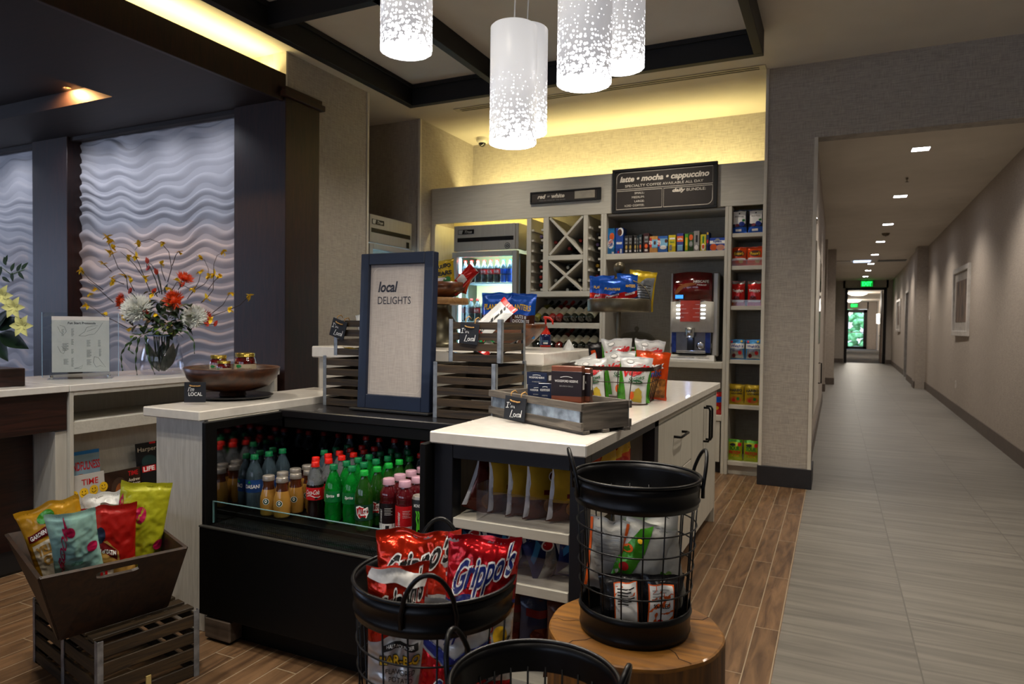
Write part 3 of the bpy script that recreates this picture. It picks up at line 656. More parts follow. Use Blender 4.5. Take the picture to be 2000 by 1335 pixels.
# left corridor wall: glass extinguisher-style cabinet frame with pull
mb = MB(); mb.box((-.200, 7.2, .42), (-.182, 9.2, 2.12), TRIMW, .003); t = tag(obj('wall_panel', mb), 'pale wall panel with mirror insert on the left corridor wall', 'wall panel')
a = MB(); a.box((-.182, 8.3, 1.1), (-.174, 9.1, 2.05), mat('mirror', '#e8e8e8', .04, 1, 0), 0); obj('mirror_insert', a, t)
a = MB(); a.tube([(-.182, 9.0, .62), (-.150, 9.0, .62), (-.150, 9.0, .86), (-.182, 9.0, .86)], .008, DARKMET, 8); obj('pull_handle', a, t)
mb = MB(); mb.lathe([(0, .03), (.03, .02), (.045, 0)], CHR, 18, ax=Matrix.Translation((-.2, 7.0, 2.28)) @ Matrix.Rotation(PI/2, 4, 'Y')); tag(obj('wall_bell', mb), 'small round chrome fitting high on the left corridor wall', 'wall fitting')
# dome camera
t = thing('security_camera', 'small white dome camera in the upper back corner of the coffee nook', 'camera', (-3.62, 6.80, H))
a = MB(); a.lathe([(.062, 0), (.066, -.03), (.055, -.055), (.04, -.06)], mat('camera_white', '#d5d0c4', .4), 24); obj('housing', a, t)
a = MB(); a.sphere((0, 0, -.058), .042, mat('smoked_dome', '#1a1a1c', .08, 0, 0, coat=1), 20, 12); obj('lens_dome', a, t)
# ------------------------------------------------------------------ back wall shelving (front plane Y = 6.15)
FY = 6.15; BY = 6.62
CABW = BY-.022
def cab(nm, lab): return thing(nm, lab, 'shelving', (0, 0, 0))
HD = cab('shelving_header', 'wide pale header board running above the fridge, wine cubbies and snack shelves')
a = MB(); a.box((-3.865, FY, 2.322), (-.56, FY+.03, 2.69), CABX, .002); obj('front_board', a, HD)
a = MB(); a.box((-3.865, FY+.031, 2.66), (-.56, BY, 2.69), CABX, .002); obj('top_board', a, HD)
BACKP = linen('shelf_back', '#928c7f', '#a8a192')
def upright(t, x0, x1, z0_=0): a = MB(); a.box((x0, FY, z0_), (x1, CABW, 2.321), CAB, .002); obj('upright', a, t)
def backp(t, x0, x1): a = MB(); a.box((x0, BY-.02, 0), (x1, BY, 2.64), BACKP, 0); obj('back_panel', a, t)
def shelf(t, x0, x1, ztop, th=.03, y0=FY, y1=BY-.022, m=None):
    a = MB(); a.box((x0, y0, ztop-th), (x1, y1, ztop), m or CABX, .0015); return obj('shelf', a, t)
UW = cab('wine_rack', 'pale wine rack with cross cubbies, side cradles and two open bottle shelves'); WR_ = UW
for q in ((-2.768, -2.721), (-2.592, -2.535, 1.6065), (-2.180, -2.136, 1.6065), (-2.008, -1.982)): upright(UW, *q)
backp(UW, -2.76, -1.982)
shelf(UW, -2.72, -2.009, 1.606, .052); shelf(UW, -2.72, -2.009, 1.302, .052); shelf(UW, -2.72, -2.009, 1.03, .05); shelf(UW, -2.534, -2.181, 1.95, .045)
a = MB(); a.box((-2.72, FY+.01, .1), (-2.009, FY+.03, .97), CAB, .002); obj('door', a, UW)
US = cab('snack_shelving', 'pale open shelving bay holding snack cartons above and the coffee machine below')
for q in ((-1.981, -1.954), (-.888, -.861)): upright(US, *q)
backp(US, -1.981, -.861)
shelf(US, -1.953, -.889, 1.946, .052); shelf(US, -1.953, -.889, .970, .054); shelf(US, -1.953, -.889, .506, .045); shelf(US, -1.953, -.889, 2.320, .02, FY+.04)
for x0, x1 in ((-1.94, -1.42), (-1.41, -.90)): a = MB(); a.box((x0, FY+.01, .10), (x1, FY+.03, .455), CAB, .002); obj('door', a, US)
a = MB(); a.box((-1.953, FY+.06, 0), (-.889, FY+.08, .09), BASEB, 0); obj('toe_kick', a, US)
UT = cab('snack_tower', 'narrow pale shelf tower of candy pouches beside the right pilaster')
for q in ((-.860, -.832), (-.580, -.556)): upright(UT, *q)
backp(UT, -.860, -.556)
for z in (2.088, 1.808, 1.463, .999, .607, .116): shelf(UT, -.831, -.581, z, .034, FY+.012)
a = MB(); a.box((-.831, FY+.05, 0), (-.581, FY+.07, .08), CABX, 0); obj('toe_kick', a, UT)
# X dividers of the wine cubbies
for z0_, z1_ in ((1.606, 1.905), (1.95, 2.322)):
    a = MB(); xa, xb = -2.533, -2.182; cx_, cz = (xa+xb)/2, (z0_+z1_)/2
    for sgn in (1, -1):
        L_ = math.hypot(xb-xa, z1_-z0_); ang = math.atan2(z1_-z0_, xb-xa)*sgn
        a.X = Matrix.Translation((cx_, 0, cz)) @ Matrix.Rotation(-ang, 4, 'Y'); a.box((-L_/2+.012, FY+.004+(.001 if sgn > 0 else 0), -.011), (L_/2-.012, BY-.03, .011), CABX, .001)
    obj('cross_divider', a, UW)
CRZ = [2.205, 2.105, 2.005, 1.905, 1.805, 1.705, 1.625]
for xa, xb in ((-2.720, -2.592), (-2.136, -2.008)):
    for z in CRZ:
        for q0, q1 in ((xa, xa+.026), (xb-.026, xb)): a = MB(); a.box((q0, FY+.01, z-.012), (q1, BY-.03, z+.008), CABX, .001); obj('bottle_cradle', a, UW)
# fridge alcove linings
mb = MB(); mb.box((-3.868, FY, 0), (-3.822, CABW, 2.321), CAB, .002); mb.box((-3.868, BY, 0), (-2.77, BY+.02, 2.65), mat('alcove_paint', '#cdbd86', .8, var=.02), 0); mb.box((-3.822, FY+.04, 2.60), (-2.772, BY, 2.65), mat('alcove_paint', '#cdbd86'), 0); struct('wall_alcove', mb)
lamp('alcove_light', 'AREA', (-3.2, 6.32, 2.56), 5, YEL, .9, .05, (0, 0, 0))

# ------------------------------------------------------------------ fridges
SS = mat('brushed_steel', '#a5a29b', .38, .6, var=.05, vscale=2, stretch=(60, 1, 1)); BLK = mat('black_gloss', '#08080a', .25, var=.1); SSD = mat('brushed_steel_side', '#55534e', .4, .8)
FGL = glass('fridge_glass', '#e6f2f4'); FIN = mat('fridge_white', '#dfe9ec', .5); WIRE = mat('white_wire', '#cfdbe0', .35, .3)
def fridge(lab, loc, rz, round_logo):
    W, D, Hh = .74, .68, 2.29; t = thing('glass_door_fridge', lab, 'fridge', loc, (0, 0, rz))
    a = MB(); a.box((0, .05, .12), (.03, D, Hh-.3), SSD); a.box((W-.03, .05, .12), (W, D, Hh-.3), SSD); a.box((0, D-.03, .12), (W, D, Hh-.3), FIN); a.box((0, .05, .10), (W, D, .14), FIN)
    a.box((0, .0, Hh-.262), (W, D, Hh), SS, .006); a.box((0, .03, 0.03), (W, D, .10), BLK); obj('cabinet_body', a, t)
    a = MB(); a.box((.03, -.012, Hh-.262), (W-.03, 0, Hh-.004), SS, .004); a.box((.05, -.0135, Hh-.170), (W-.05, -.011, Hh-.128), BLK, .001); a.box((W-.12, -.0145, Hh-.26), (W-.07, -.011, Hh-.20), BLK if not round_logo else SS, .002)
    obj('top_grille', a, t)
    S = flat((0, -.0145, 0), (1, 0, 0), (0, 0, 1), (0, -1, 0))
    a = MB(); a.box((.06, -.016, Hh-.092), (.245, -.012, Hh-.045), BLK, .001); S2 = flat((0, -.016, 0), (1, 0, 0), (0, 0, 1), (0, -1, 0))
    LT = mat('badge_silver', '#b9b9b6', .3, .7); a.shape(S2, [(.066, Hh-.088), (.105, Hh-.088), (.118, Hh-.05), (.066, Hh-.05)], LT, .0008); a.text(S2, 'True', .18, Hh-.069, .085, .028, LT, .02, .3); obj('badge', a, t)
    if round_logo:
        a = MB(); a.shape(S, ell(W-.115, Hh-.225, .030, .030), BLK, .002); a.shape(S, ell(W-.115, Hh-.225, .024, .024), LT, .003); a.shape(S, ell(W-.115, Hh-.225, .017, .017), BLK, .004); a.text(S, 'S', W-.115, Hh-.225, .014, .02, LT, .04, 0, .005); obj('round_emblem', a, t)
    z0_, z1_ = .14, Hh-.275
    a = MB(); f = .052
    for q in ((.0, f, z0_, z1_), (W-f, W, z0_, z1_), (f, W-f, z1_-f, z1_), (f, W-f, z0_, z0_+f)): a.box((q[0], -.035, q[2]), (q[1], .02, q[3]), SS, .005)
    dr = obj('door', a, t); a = MB(); a.box((f, -.012, z0_+f), (W-f, -.008, z1_-f), FGL, 0); obj('pane', a, dr)
    a = MB(); a.tube([(W-.03, -.035, 1.0), (W-.03, -.07, 1.0), (W-.03, -.07, 1.45), (W-.03, -.035, 1.45)], .008, SS); obj('door_handle', a, dr)
    zs = [1.705, 1.306, .96, .66, .36]
    for z in zs:
        a = MB(); a.box((.035, .06, z-.012), (W-.035, .075, z), WIRE, .001)
        for k in range(9): yy = .08+k*.06; a.tube([(.035, yy, z-.004), (W-.035, yy, z-.004)], .003, WIRE, 5)
        obj('wire_shelf', a, t)
    a = MB(); a.box((.035, .055, .2), (.055, .075, 1.96), emis('fridge_tube', '#cfe8ff', 9), .002); a.box((W-.055, .055, .2), (W-.035, .075, 1.96), emis('fridge_tube', '#cfe8ff', 9), .002); obj('light_tube', a, t)
    M_ = Matrix.Translation(loc) @ Matrix.Rotation(rz, 4, 'Z')
    for z in (1.93, 1.60, 1.22):
        p = M_ @ Vector((W/2, .09, z)); lamp('fridge_lamp', 'AREA', p, 6.0, (.62, .85, 1), .6, .02, (PI/2-.6, 0, rz))
    return t, zs
fridge('stainless glass-door fridge full of soda bottles in the yellow lit alcove', (-3.60, FY+.01, 0), 0, True)
fridge('stainless fridge top showing above the framed sign in the left niche', (-3.915, 5.12, 0), PI/2, False)
# ------------------------------------------------------------------ counters
def slab(mb, x0, y0, x1, y1, zt, th=.04, b=.004): mb.box((x0, y0, zt-th), (x1, y1, zt), QUARTZ, b)
NAVY = mat('navy_black_laminate', '#101219', .42, var=.08)
# left counter
a = MB(); slab(a, -2.646, 1.94, -2.308, 2.99, .915); tag(obj('countertop', a), 'white quartz top of the narrow left counter under the walnut bowl', 'countertop')
t = thing('counter_base', 'pale grained base of the left counter beside the black cooler', 'counter', (-2.45, 2.45, 0))
a = MB(); a.box((-.165, -.47, 0), (.125, .50, .874), WHITEP, .002); obj('body', a, t); a = MB(); a.box((.127, -.465, 0), (.142, .50, .874), CAB, .001); obj('end_panel', a, t)
# raised bar behind the cooler
a = MB(); slab(a, -2.63, 2.95, -1.235, 3.72, 1.148, .062, .006); tag(obj('countertop', a), 'white raised bar top behind the crates and framed sign', 'countertop')
WPAINT = mat('white_panel', '#c9c4b8', .45, var=.02)
a = MB(); a.box((-2.615, 2.995, 0), (-1.262, 3.66, 1.085), WPAINT, .004); a.box((-2.60, 2.99, 1.06), (-1.255, 3.67, 1.085), CAB, .002); tag(obj('bar_wall', a), 'white knee wall carrying the raised bar top', 'counter')
# open cooler
t = thing('open_cooler', 'black open-front drinks cooler set between the two counters', 'cooler', (-1.77, 2.4, 0))
BL = mat('cooler_black', '#040404', .5, var=.15, spec=.25); BLT = mat('cooler_top_black', '#161517', .28, var=.1, coat=.2)
X0, X1 = -.530, .530
a = MB(); a.box((X0, -.035, .845), (X1, .54, .88), BLT, .004); a.box((X0+.03, -.03, .80), (X1-.03, .0, .846), BL, .002); obj('top', a, t)
a = MB(); a.box((X0, -.455, .10), (X0+.022, .54, .872), BL, .003); obj('side_panel', a, t)
a = MB(); a.box((X1-.022, -.455, .10), (X1+.002, .54, .876), BL, .003); obj('side_panel', a, t)
a = MB(); a.box((X0+.022, .50, .10), (X1-.022, .54, .846), BL, 0); a.box((X0+.02, -.2, .10), (X1-.02, .5, .40), BL, 0); obj('back_wall', a, t)
a = MB(); a.box((X0, -.468, .10), (X1, -.445, .452), BL, .003); obj('front_panel', a, t)
LIPM = mat('lip_grey', '#5c5a55', .3, .7)
a = MB(); a.box((X0, -.470, .452), (X1, -.452, .459), LIPM, .001); obj('front_lip', a, t)
a = MB(); a.box((X0+.02, -.445, .395), (X1-.02, .5, .452), BL, .001)
for k in range(9): a.box((X0+.03, -.435+k*.011, .452), (X1-.03, -.431+k*.011, .4555), mat('grille_bar', '#2a2a2c', .35, .6), 0)
for k in range(96): a.box((X0+.035+k*.0106, -.437, .4535), (X0+.037+k*.0106, -.345, .4565), mat('grille_bar', '#2a2a2c'), 0)
a.box((X0+.025, -.30, .452), (X1-.025, .5, .4715), mat('deck_rack', '#141416', .35, .6), .001); obj('air_grille', a, t)
a = MB(); a.box((X0+.0222, -.40, .46), (X0+.0245, .49, .84), mat('mirror_side', '#9a9a9c', .06, 1, var=.03), 0); obj('mirror_liner', a, t)
EDG = mat('glass_edge', '#7fa5a8', .2, trans=.3, var=0)
a = MB(); a.box((X0+.03, -.425, .462), (X1-.03, -.420, .548), glass('cooler_glass', '#e2efee'), 0); a.box((X0+.03, -.4255, .548), (X1-.03, -.4195, .5505), EDG, 0); a.box((X0+.028, -.4255, .462), (X0+.032, -.4195, .5505), EDG, 0); obj('glass_guard', a, t)
a = MB(); a.box((X0+.02, -.40, 0), (X1-.02, .5, .10), BL, 0); obj('toe_kick', a, t)
a = MB(); a.box((X0+.03, -.468, .01), (X0+.17, -.40, .095), woodmat('grey_wood_block', '#3e342d', '#5a4d42', 'x'), .006); obj('corner_foot', a, t)

# island ---------------------------------------------------------------
a = MB(); slab(a, -1.243, 1.975, -.680, 4.645, .915, .040); tag(obj('countertop', a), 'long white quartz island top carrying the wooden tray and veggie chips', 'countertop')
t = thing('island_cabinet', 'island with black open shelf frame in front and pale drawers behind', 'cabinet', (0, 0, 0))
a = MB()
a.box((-1.238, 2.0, 0), (-1.165, 2.06, .875), NAVY, .002); a.box((-.742, 2.0, 0), (-.692, 2.06, .875), NAVY, .002); a.box((-1.165, 2.0, .825), (-.742, 2.06, .875), NAVY, .002)
a.box((-.745, 2.06, .845), (-.692, 2.97, .875), NAVY, .002); a.box((-.745, 2.90, 0), (-.692, 2.97, .875), NAVY, .002); a.box((-1.165, 2.01, 0), (-.742, 2.06, .06), NAVY, .001); a.box((-.745, 2.06, 0), (-.70, 2.97, .06), NAVY, .001)
obj('front_frame', a, t)
a = MB(); a.box((-1.238, 2.06, .0), (-1.215, 2.95, .875), CAB, 0); a.box((-1.215, 2.93, .0), (-.745, 2.95, .875), CAB, 0); obj('inner_carcass', a, t)
for zt in (.622, .437): a = MB(); a.box((-1.165, 2.004, zt-.034), (-.744, 2.92, zt), CABX, .002); a.box((-1.214, 2.06, zt-.034), (-1.165, 2.92, zt), CABX, .001); obj('shelf', a, t)
a = MB(); a.box((-1.214, 2.06, .06), (-.744, 2.92, .09), CABX, 0); obj('bottom_board', a, t)
a = MB(); a.box((-1.235, 2.97, .08), (-.715, 4.60, .872), CAB, .002); a.box((-1.2, 3.0, 0), (-.76, 4.56, .08), BASEB, 0); a.box((-.72, 2.975, .842), (-.706, 4.60, .872), CABX, .001); obj('body', a, t)
a = MB(); a.box((-1.235, 4.60, .0), (-.700, 4.62, .875), CAB, .001); obj('end_panel', a, t)
HB = mat('black_handle', '#0a0a0b', .35, .5)
def handle(mb, x, y, z, dy, dz, r=.0065, out=.036): mb.tube([(x, y-dy, z-dz), (x+out*.8, y-dy*1.0, z-dz*1.0), (x+out, y-dy*.85, z-dz*.85), (x+out, y+dy*.85, z+dz*.85), (x+out*.8, y+dy, z+dz), (x, y+dy, z+dz)], r, HB, 8)
for (y0, y1, z0_, z1_) in ((2.985, 3.775, .56, .838), (2.985, 3.775, .10, .555)):
    a = MB(); a.box((-.716, y0, z0_), (-.700, y1, z1_), CAB, .0025); d = obj('drawer', a, t)
    a = MB(); handle(a, -.700, 3.42, .745 if z0_ > .5 else .46, .095, 0); obj('pull_handle', a, d)
for i, (y0, y1, hy) in enumerate(((3.785, 4.185, 4.15), (4.19, 4.59, 4.235))):
    a = MB(); a.box((-.716, y0, .10), (-.700, y1, .838), CAB, .0025); d = obj('door', a, t)
    a = MB(); handle(a, -.700, hy, .70, 0, .10); obj('pull_handle', a, d)
# acrylic stops on the shelf edges
ACR = glass('acrylic_clear', '#f2f2f4', .06)
a = MB(); a.box((-1.075, 2.012, .624), (-.748, 2.016, .725), ACR, 0); a.box((-1.078, 2.010, .624), (-1.072, 2.14, .745), ACR, .0005); tag(obj('acrylic_divider', a), 'clear acrylic divider holding back the chip bags on the upper front shelf', 'divider')
a = MB(); a.box((-1.075, 2.012, .439), (-.748, 2.016, .53), ACR, 0); tag(obj('acrylic_divider', a), 'clear acrylic strip on the lower front shelf of the island', 'divider')

# reception desk --------------------------------------------------------
a = MB(); a.box((-4.62, -2.0, .878), (-3.83, 2.366, .915), QUARTZ, .003); tag(obj('countertop', a), 'white reception desk top left of the seam under the wood block', 'countertop')
a = MB(); a.box((-4.62, 2.369, .878), (-3.83, 3.95, .915), QUARTZ, .003); tag(obj('countertop', a), 'white reception desk top right of the seam under sign and vase', 'countertop')
DW = woodmat('desk_veneer', '#160806', '#331710', 'y', .38, 1.3, coat=.1, bump=.05)
t = thing('reception_desk', 'dark veneered front of the reception desk with recessed base', 'desk', (0, 0, 0))
a = MB(); a.box((-3.90, -2.0, .665), (-3.85, 2.365, .877), DW, .003); obj('upper_panel', a, t)
a = MB(); a.box((-4.10, -2.0, .0), (-4.05, 2.30, .68), DW, .003); obj('lower_panel', a, t)
a = MB(); a.box((-3.83, -2.0, .0), (-3.70, 2.2, .012), DARKMET, 0); a.box((-4.05, -2.0, 0), (-3.83, 2.28, .012), DARKMET, 0); obj('dark_floor_strip', a, t)  # thin dark strip on the floor along the desk front
t = thing('magazine_shelf', 'pale open shelving unit with magazines under the reception desk', 'shelving', (0, 0, 0))
for q in ((-4.25, 2.37, -3.835, 2.392, .877), (-4.25, 3.90, -3.835, 3.93, .877)): a = MB(); a.box((q[0], q[1], 0), (q[2], q[3], q[4]), CAB, .001); obj('side_panel', a, t)
a = MB(); a.box((-4.30, 2.37, 0), (-4.25, 3.93, .877), CAB, 0); obj('back_panel', a, t)
z1_ = PX(147, 822, -3.84).z; z2_ = PX(147, 848, -3.84).z
a = MB(); a.box((-4.25, 2.392, .855), (-3.835, 3.90, .877), CABX, .001); obj('top_rail', a, t)
a = MB(); a.box((-4.25, 2.392, z2_), (-3.84, 3.90, z1_-.004), CABX, .001); obj('shelf', a, t)
a = MB(); a.box((-4.10, 2.306, 0), (-3.86, 2.369, .66), CAB, .001); tag(obj('desk_end_panel', a), 'pale end panel beneath the dark desk front beside the magazine shelf', 'panel')
a = MB(); a.X = Matrix.Translation((-3.94, 0, .20)) @ Matrix.Rotation(-.18, 4, 'Y'); a.box((-.018, 2.40, 0), (0, 3.89, .46), CAB, .001); obj('display_board', a, t); a = MB(); a.box((-4.2, 2.393, .17), (-3.835, 3.899, .20), CABX, .001); obj('display_ledge', a, t)
a = MB(); a.box((-4.5, 1.4, .915), (-3.985, 2.226, 1.012), DW, .004); tag(obj('desk_riser', a), 'dark wood block standing on the reception desk at the left edge', 'desk riser')
# ------------------------------------------------------------------ bottles
ORD = ['first', 'second', 'third', 'fourth', 'fifth', 'sixth', 'seventh', 'eighth', 'ninth', 'tenth']
WHT = mat('print_white', '#e8e6e2', .45, var=.02); BLKP = mat('print_black', '#0d0c0c', .45); REDP = mat('print_red', '#c4141a', .4); BLUP = mat('print_blue', '#15318f', .4)
YELP = mat('print_yellow', '#e0b21c', .45); GRNP = mat('print_green', '#1f7a35', .45); GOLDP = mat('print_gold', '#b99b4a', .4); GRYP = mat('print_grey', '#8d8d8b', .5); ORGP = mat('print_orange', '#e4601c', .4)
SPRG = mat('green_plastic', '#0a8a2a', .12, var=.2, vscale=25, coat=.6, trans=.45, ior=1.2); GLQ = mat('dark_green_liquid', '#18400f', .12, coat=.6)
COLA = mat('cola_liquid', '#160806', .1, coat=.8, var=.1); CLR = mat('clear_plastic', '#7f8386', .12, var=.15, vscale=30, coat=.5, trans=.55, ior=1.2); WAT = mat('water_bottle_plastic', '#4a5d68', .1, var=.2, vscale=30, coat=.6, trans=.5, ior=1.25)
COFF = mat('coffee_drink', '#a57a35', .18, coat=.6, var=.08); COFT = mat('coffee_neck', '#4a2613', .18, coat=.6); CREAM = mat('tin_cap', '#9a938a', .35, .5); BRCAP = mat('cap_brown', '#33201a', .4)
PINKC = mat('frosted_cap', '#b890a0', .35); JUI = mat('dark_red_juice', '#4a0c12', .12, coat=.8, var=.1); JUIB = mat('juice_black_label', '#1a1214', .35)
REDC = mat('cap_red', '#d21c10', .35); GRC = mat('cap_green', '#0c7040', .35); GRC2 = mat('cap_bright_green', '#139a35', .35); WHC = mat('cap_white', '#dfe6ea', .35); BLUW = mat('label_blue', '#163a72', .35, var=.2, vscale=30)
def body_prof(h, r, style):
    if style == 'curvy': return [(0, 0), (r*.8, 0), (r*.97, .012), (r*.93, h*.10), (r*.99, h*.22), (r*.93, h*.33), (r*1.0, h*.37), (r*1.0, h*.57), (r*.97, h*.62), (r*.80, h*.72), (r*.48, h*.84), (r*.36, h*.89), (r*.36, h*.93)]
    if style == 'milk': return [(0, 0), (r*.9, 0), (r*.98, .008), (r, h*.30), (r*.96, h*.48), (r*.74, h*.66), (r*.62, h*.75), (r*.66, h*.85), (r*.62, h*.90)]
    if style == 'vita': return [(0, 0), (r*.9, 0), (r, .01), (r*.97, h*.18), (r, h*.20), (r, h*.56), (r*.93, h*.60), (r, h*.64), (r*.95, h*.74), (r*.62, h*.83), (r*.52, h*.87), (r*.52, h*.90)]
    return [(0, 0), (r*.85, 0), (r, .012), (r, h*.34), (r*.95, h*.36), (r, h*.38), (r, h*.58), (r*.92, h*.68), (r*.6, h*.80), (r*.38, h*.88), (r*.36, h*.93)]
def rad_at(prof, z):
    for (r0, z0), (r1, z1) in zip(prof, prof[1:]):
        if z0 <= z <= z1: return r0+(r1-r0)*(z-z0)/(z1-z0+1e-9)
    return prof[-1][0]
def bottle(name, h, r, style, low, high, fill, capm, lab, capr=.36, caph=.07, prints=None, small=False):
    """returns an Empty with body, cap, label; stands on z=0, label facing -y"""
    t = thing(name, 'x', 'bottle'); P = body_prof(h, r, style); n = 12 if small else 20
    a = MB(); mats = [low if (P[i][1]+P[i+1][1])/2 < fill*h else high for i in range(len(P)-1)]; a.lathe(P, low, n, mats=mats); obj('body', a, t)
    a = MB(); cr_ = r*capr+.003; a.lathe([(cr_, h*(1-caph)), (cr_, h-.002), (cr_-.002, h), (0, h)], capm, n); a.lathe([(cr_+.0015, h*(1-caph)-.003), (cr_+.0015, h*(1-caph)+.001)], capm, n); obj('cap', a, t)
    if lab:
        z0, z1, lm = lab; a = MB(); k = 5
        a.lathe([(rad_at(P, z0*h+(z1-z0)*h*j/k)+.0008, z0*h+(z1-z0)*h*j/k) for j in range(k+1)], lm, n)
        if prints: prints(a, lambda u, v, off=0: Vector((math.sin(u/r)*(rad_at(P, v)+.0012+off), -math.cos(u/r)*(rad_at(P, v)+.0012+off), v)), h, r)
        obj('label', a, t)
    return t
def pr_coke(a, S, h, r):
    a.text(S, 'Coca-Cola', -.004, h*.50, .056, .019, WHT, .01, .45, .0004); a.stroke(S, [(-.028+.008*k, h*.425+.004*math.sin(k*.9)) for k in range(8)], .003, WHT, .0004); a.grid(S, .006, h*.38, .016, h*.41, BLKP, .0005, 2, 1)
def pr_sprite(a, S, h, r):
    a.shape(S, [(-.03, h*.47), (-.02, h*.52), (.0, h*.50), (.012, h*.56), (.018, h*.50), (.02, h*.44), (0, h*.43)], GRC, .0003, 2); a.text(S, 'Sprite', -.004, h*.485, .034, .015, WHT, .02, .2, .0007); a.grid(S, .024, h*.47, .034, h*.52, WHT, .0005, 1, 1)
def pr_dasani(a, S, h, r): a.text(S, 'DASANI', 0, h*.44, .062, .016, WHT, .01, .0, .0004); a.shape(S, [(-.02, h*.50), (-.012, h*.55), (-.006, h*.50)], GRC2, .0004)
def pr_sbux(a, S, h, r):
    a.shape(S, ell(0, h*.38, .013, .013), WHT, .0004, 2, True); a.shape(S, ell(0, h*.38, .0112, .0112), mat('siren_green', '#123d2a', .4), .0007, 2, True)
    a.shape(S, ell(0, h*.385, .005, .007, 10), WHT, .001, 1); a.shape(S, ell(0, h*.39, .0026, .003, 8), mat('siren_green'), .0013, 1)
def pr_ale(a, S, h, r):
    a.shape(S, [(-.024, h*.29), (-.027, h*.42), (-.010, h*.45), (.0, h*.43), (.022, h*.42), (.026, h*.33), (.016, h*.24), (-.012, h*.235)], WHT, .0004, 3)
    a.shape(S, [(-.020, h*.295), (-.023, h*.40), (-.009, h*.43), (.0, h*.415), (.018, h*.40), (.022, h*.33), (.013, h*.255), (-.010, h*.25)], REDP, .0007, 3)
    a.text(S, 'ALE8', .0, h*.34, .036, .026, WHT, .03, .1, .0011)
def pr_vita(c):
    def f(a, S, h, r):
        a.grid(S, -.04, h*.02, .04, h*.17, WHT, .0004, 8, 1)
        a.text(S, 'vitaminwater', -.024, h*.24, .085, .012, WHT, .0, 0, .0007, rot=PI/2)
        for k in range(5): a.grid(S, -.008, h*(.34+.03*k), .022-.006*(k % 2), h*(.345+.03*k), WHT, .0005, 3, 1)
        a.grid(S, -.004, h*.06, .010, h*.14, BLKP, .0008, 2, 1)
    return f
def pr_mon(a, S, h, r):
    for dx in (-.008, 0, .008): a.stroke(S, [(dx-.003, h*.68), (dx+.002, h*.60), (dx-.001, h*.5), (dx+.003, h*.38+.02*(dx == 0)), (dx, h*.26-abs(dx)*3)], .005, mat('claw_green', '#5fd02a', .35), .0005)
    a.text(S, 'MONSTER', 0, h*.80, .04, .012, WHT, .02, 0, .0005)
Hs = .235; R0 = .036
BT = {}
def proto(k):
    if k in BT: return dup(BT[k])
    if k == 'cola': o = bottle('soda_bottle', Hs, R0, 'curvy', COLA, CLR, .66, REDC, (.36, .575, REDP), prints=pr_coke)
    elif k == 'sprite': o = bottle('soda_bottle', Hs, R0, 'curvy', SPRG, SPRG, .7, GRC, (.38, .57, mat('label_green', '#0f6e32', .35)), prints=pr_sprite)
    elif k == 'water': o = bottle('water_bottle', Hs, R0, 'straight', WAT, WAT, .7, GRC, (.33, .56, BLUW), prints=pr_dasani)
    elif k == 'coffee': o = bottle('coffee_bottle', .165, .0345, 'milk', COFF, COFT, .62, CREAM, (.25, .5, COFF), .62, .10, prints=pr_sbux)
    elif k == 'ale': o = bottle('soda_bottle', Hs, R0, 'curvy', GLQ, GLQ, .7, GRC2, (.20, .46, mat('label_dark_green', '#173c2c', .35)), prints=pr_ale)
    elif k == 'vita': o = bottle('juice_bottle', .205, .036, 'vita', JUI, JUI, .9, PINKC, (.02, .55, JUIB), .56, .10, prints=pr_vita(0))
    elif k == 'vitared': o = bottle('juice_bottle', .205, .036, 'vita', JUI, JUI, .9, PINKC, (.02, .55, REDP), .56, .10, prints=pr_vita(1))
    elif k == 'monster':
        o = thing('drink_can', 'x', 'can'); a = MB(); h, r = .165, .031
        P = [(0, .002), (r*.8, 0), (r, .01), (r, h*.93), (r*.86, h*.985), (r*.86, h), (r*.80, h-.004), (0, h-.004)]; a.lathe(P, BLKP, 24, mats=[BLKP]*3+[CREAM]*4)
        pr_mon(a, lambda u, v, off=0: Vector((math.sin(u/r)*(r+.0006+off), -math.cos(u/r)*(r+.0006+off), v)), h, r); obj('can_body', a, o); a = MB(); a.box((-.004, -.012, h-.003), (.004, .004, h-.001), CREAM, .0005); obj('pull_tab', a, o)
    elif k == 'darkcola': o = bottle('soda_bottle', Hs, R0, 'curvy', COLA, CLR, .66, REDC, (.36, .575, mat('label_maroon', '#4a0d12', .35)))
    BT[k] = o; return o
DECK = .4725
COLAW = 'cola bottle with red cap and red label'; WATW = 'water bottle with green cap and blue label'; CFW = 'tan coffee drink bottle with silver cap'; SPW = 'green soda bottle with green cap'; ALW = 'dark green ginger ale bottle with bright green cap'
VBW = 'dark juice bottle with black label and frosted cap'; VRW = 'red juice bottle with red label and frosted cap'
LANES = [('water', -2.250, 2.177, 3, WATW, 'the leftmost lane'), ('coffee', -2.136, 2.140, 5, CFW, 'the left coffee lane'), ('coffee', -2.058, 2.140, 3, CFW, 'the right coffee lane'), ('water', -2.060, 2.40, 3, WATW, 'the lane behind the coffee'), ('cola', -1.992, 2.262, 5, COLAW, 'the left cola lane'), ('cola', -1.917, 2.181, 6, COLAW, 'the right cola lane'),
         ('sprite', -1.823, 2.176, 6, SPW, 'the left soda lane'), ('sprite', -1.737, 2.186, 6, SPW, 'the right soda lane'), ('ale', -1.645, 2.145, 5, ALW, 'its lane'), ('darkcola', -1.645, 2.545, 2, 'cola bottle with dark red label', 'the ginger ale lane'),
         ('vita', -1.562, 2.190, 6, VBW, 'its lane'), ('vitared', -1.481, 2.185, 5, VRW, 'its lane'), ('monster', -1.397, 2.157, 1, 'tall black energy drink can with green claw marks', 'the rightmost lane'), ('vita', -1.395, 2.240, 5, VBW, 'the lane behind the energy drink')]
LIST = []
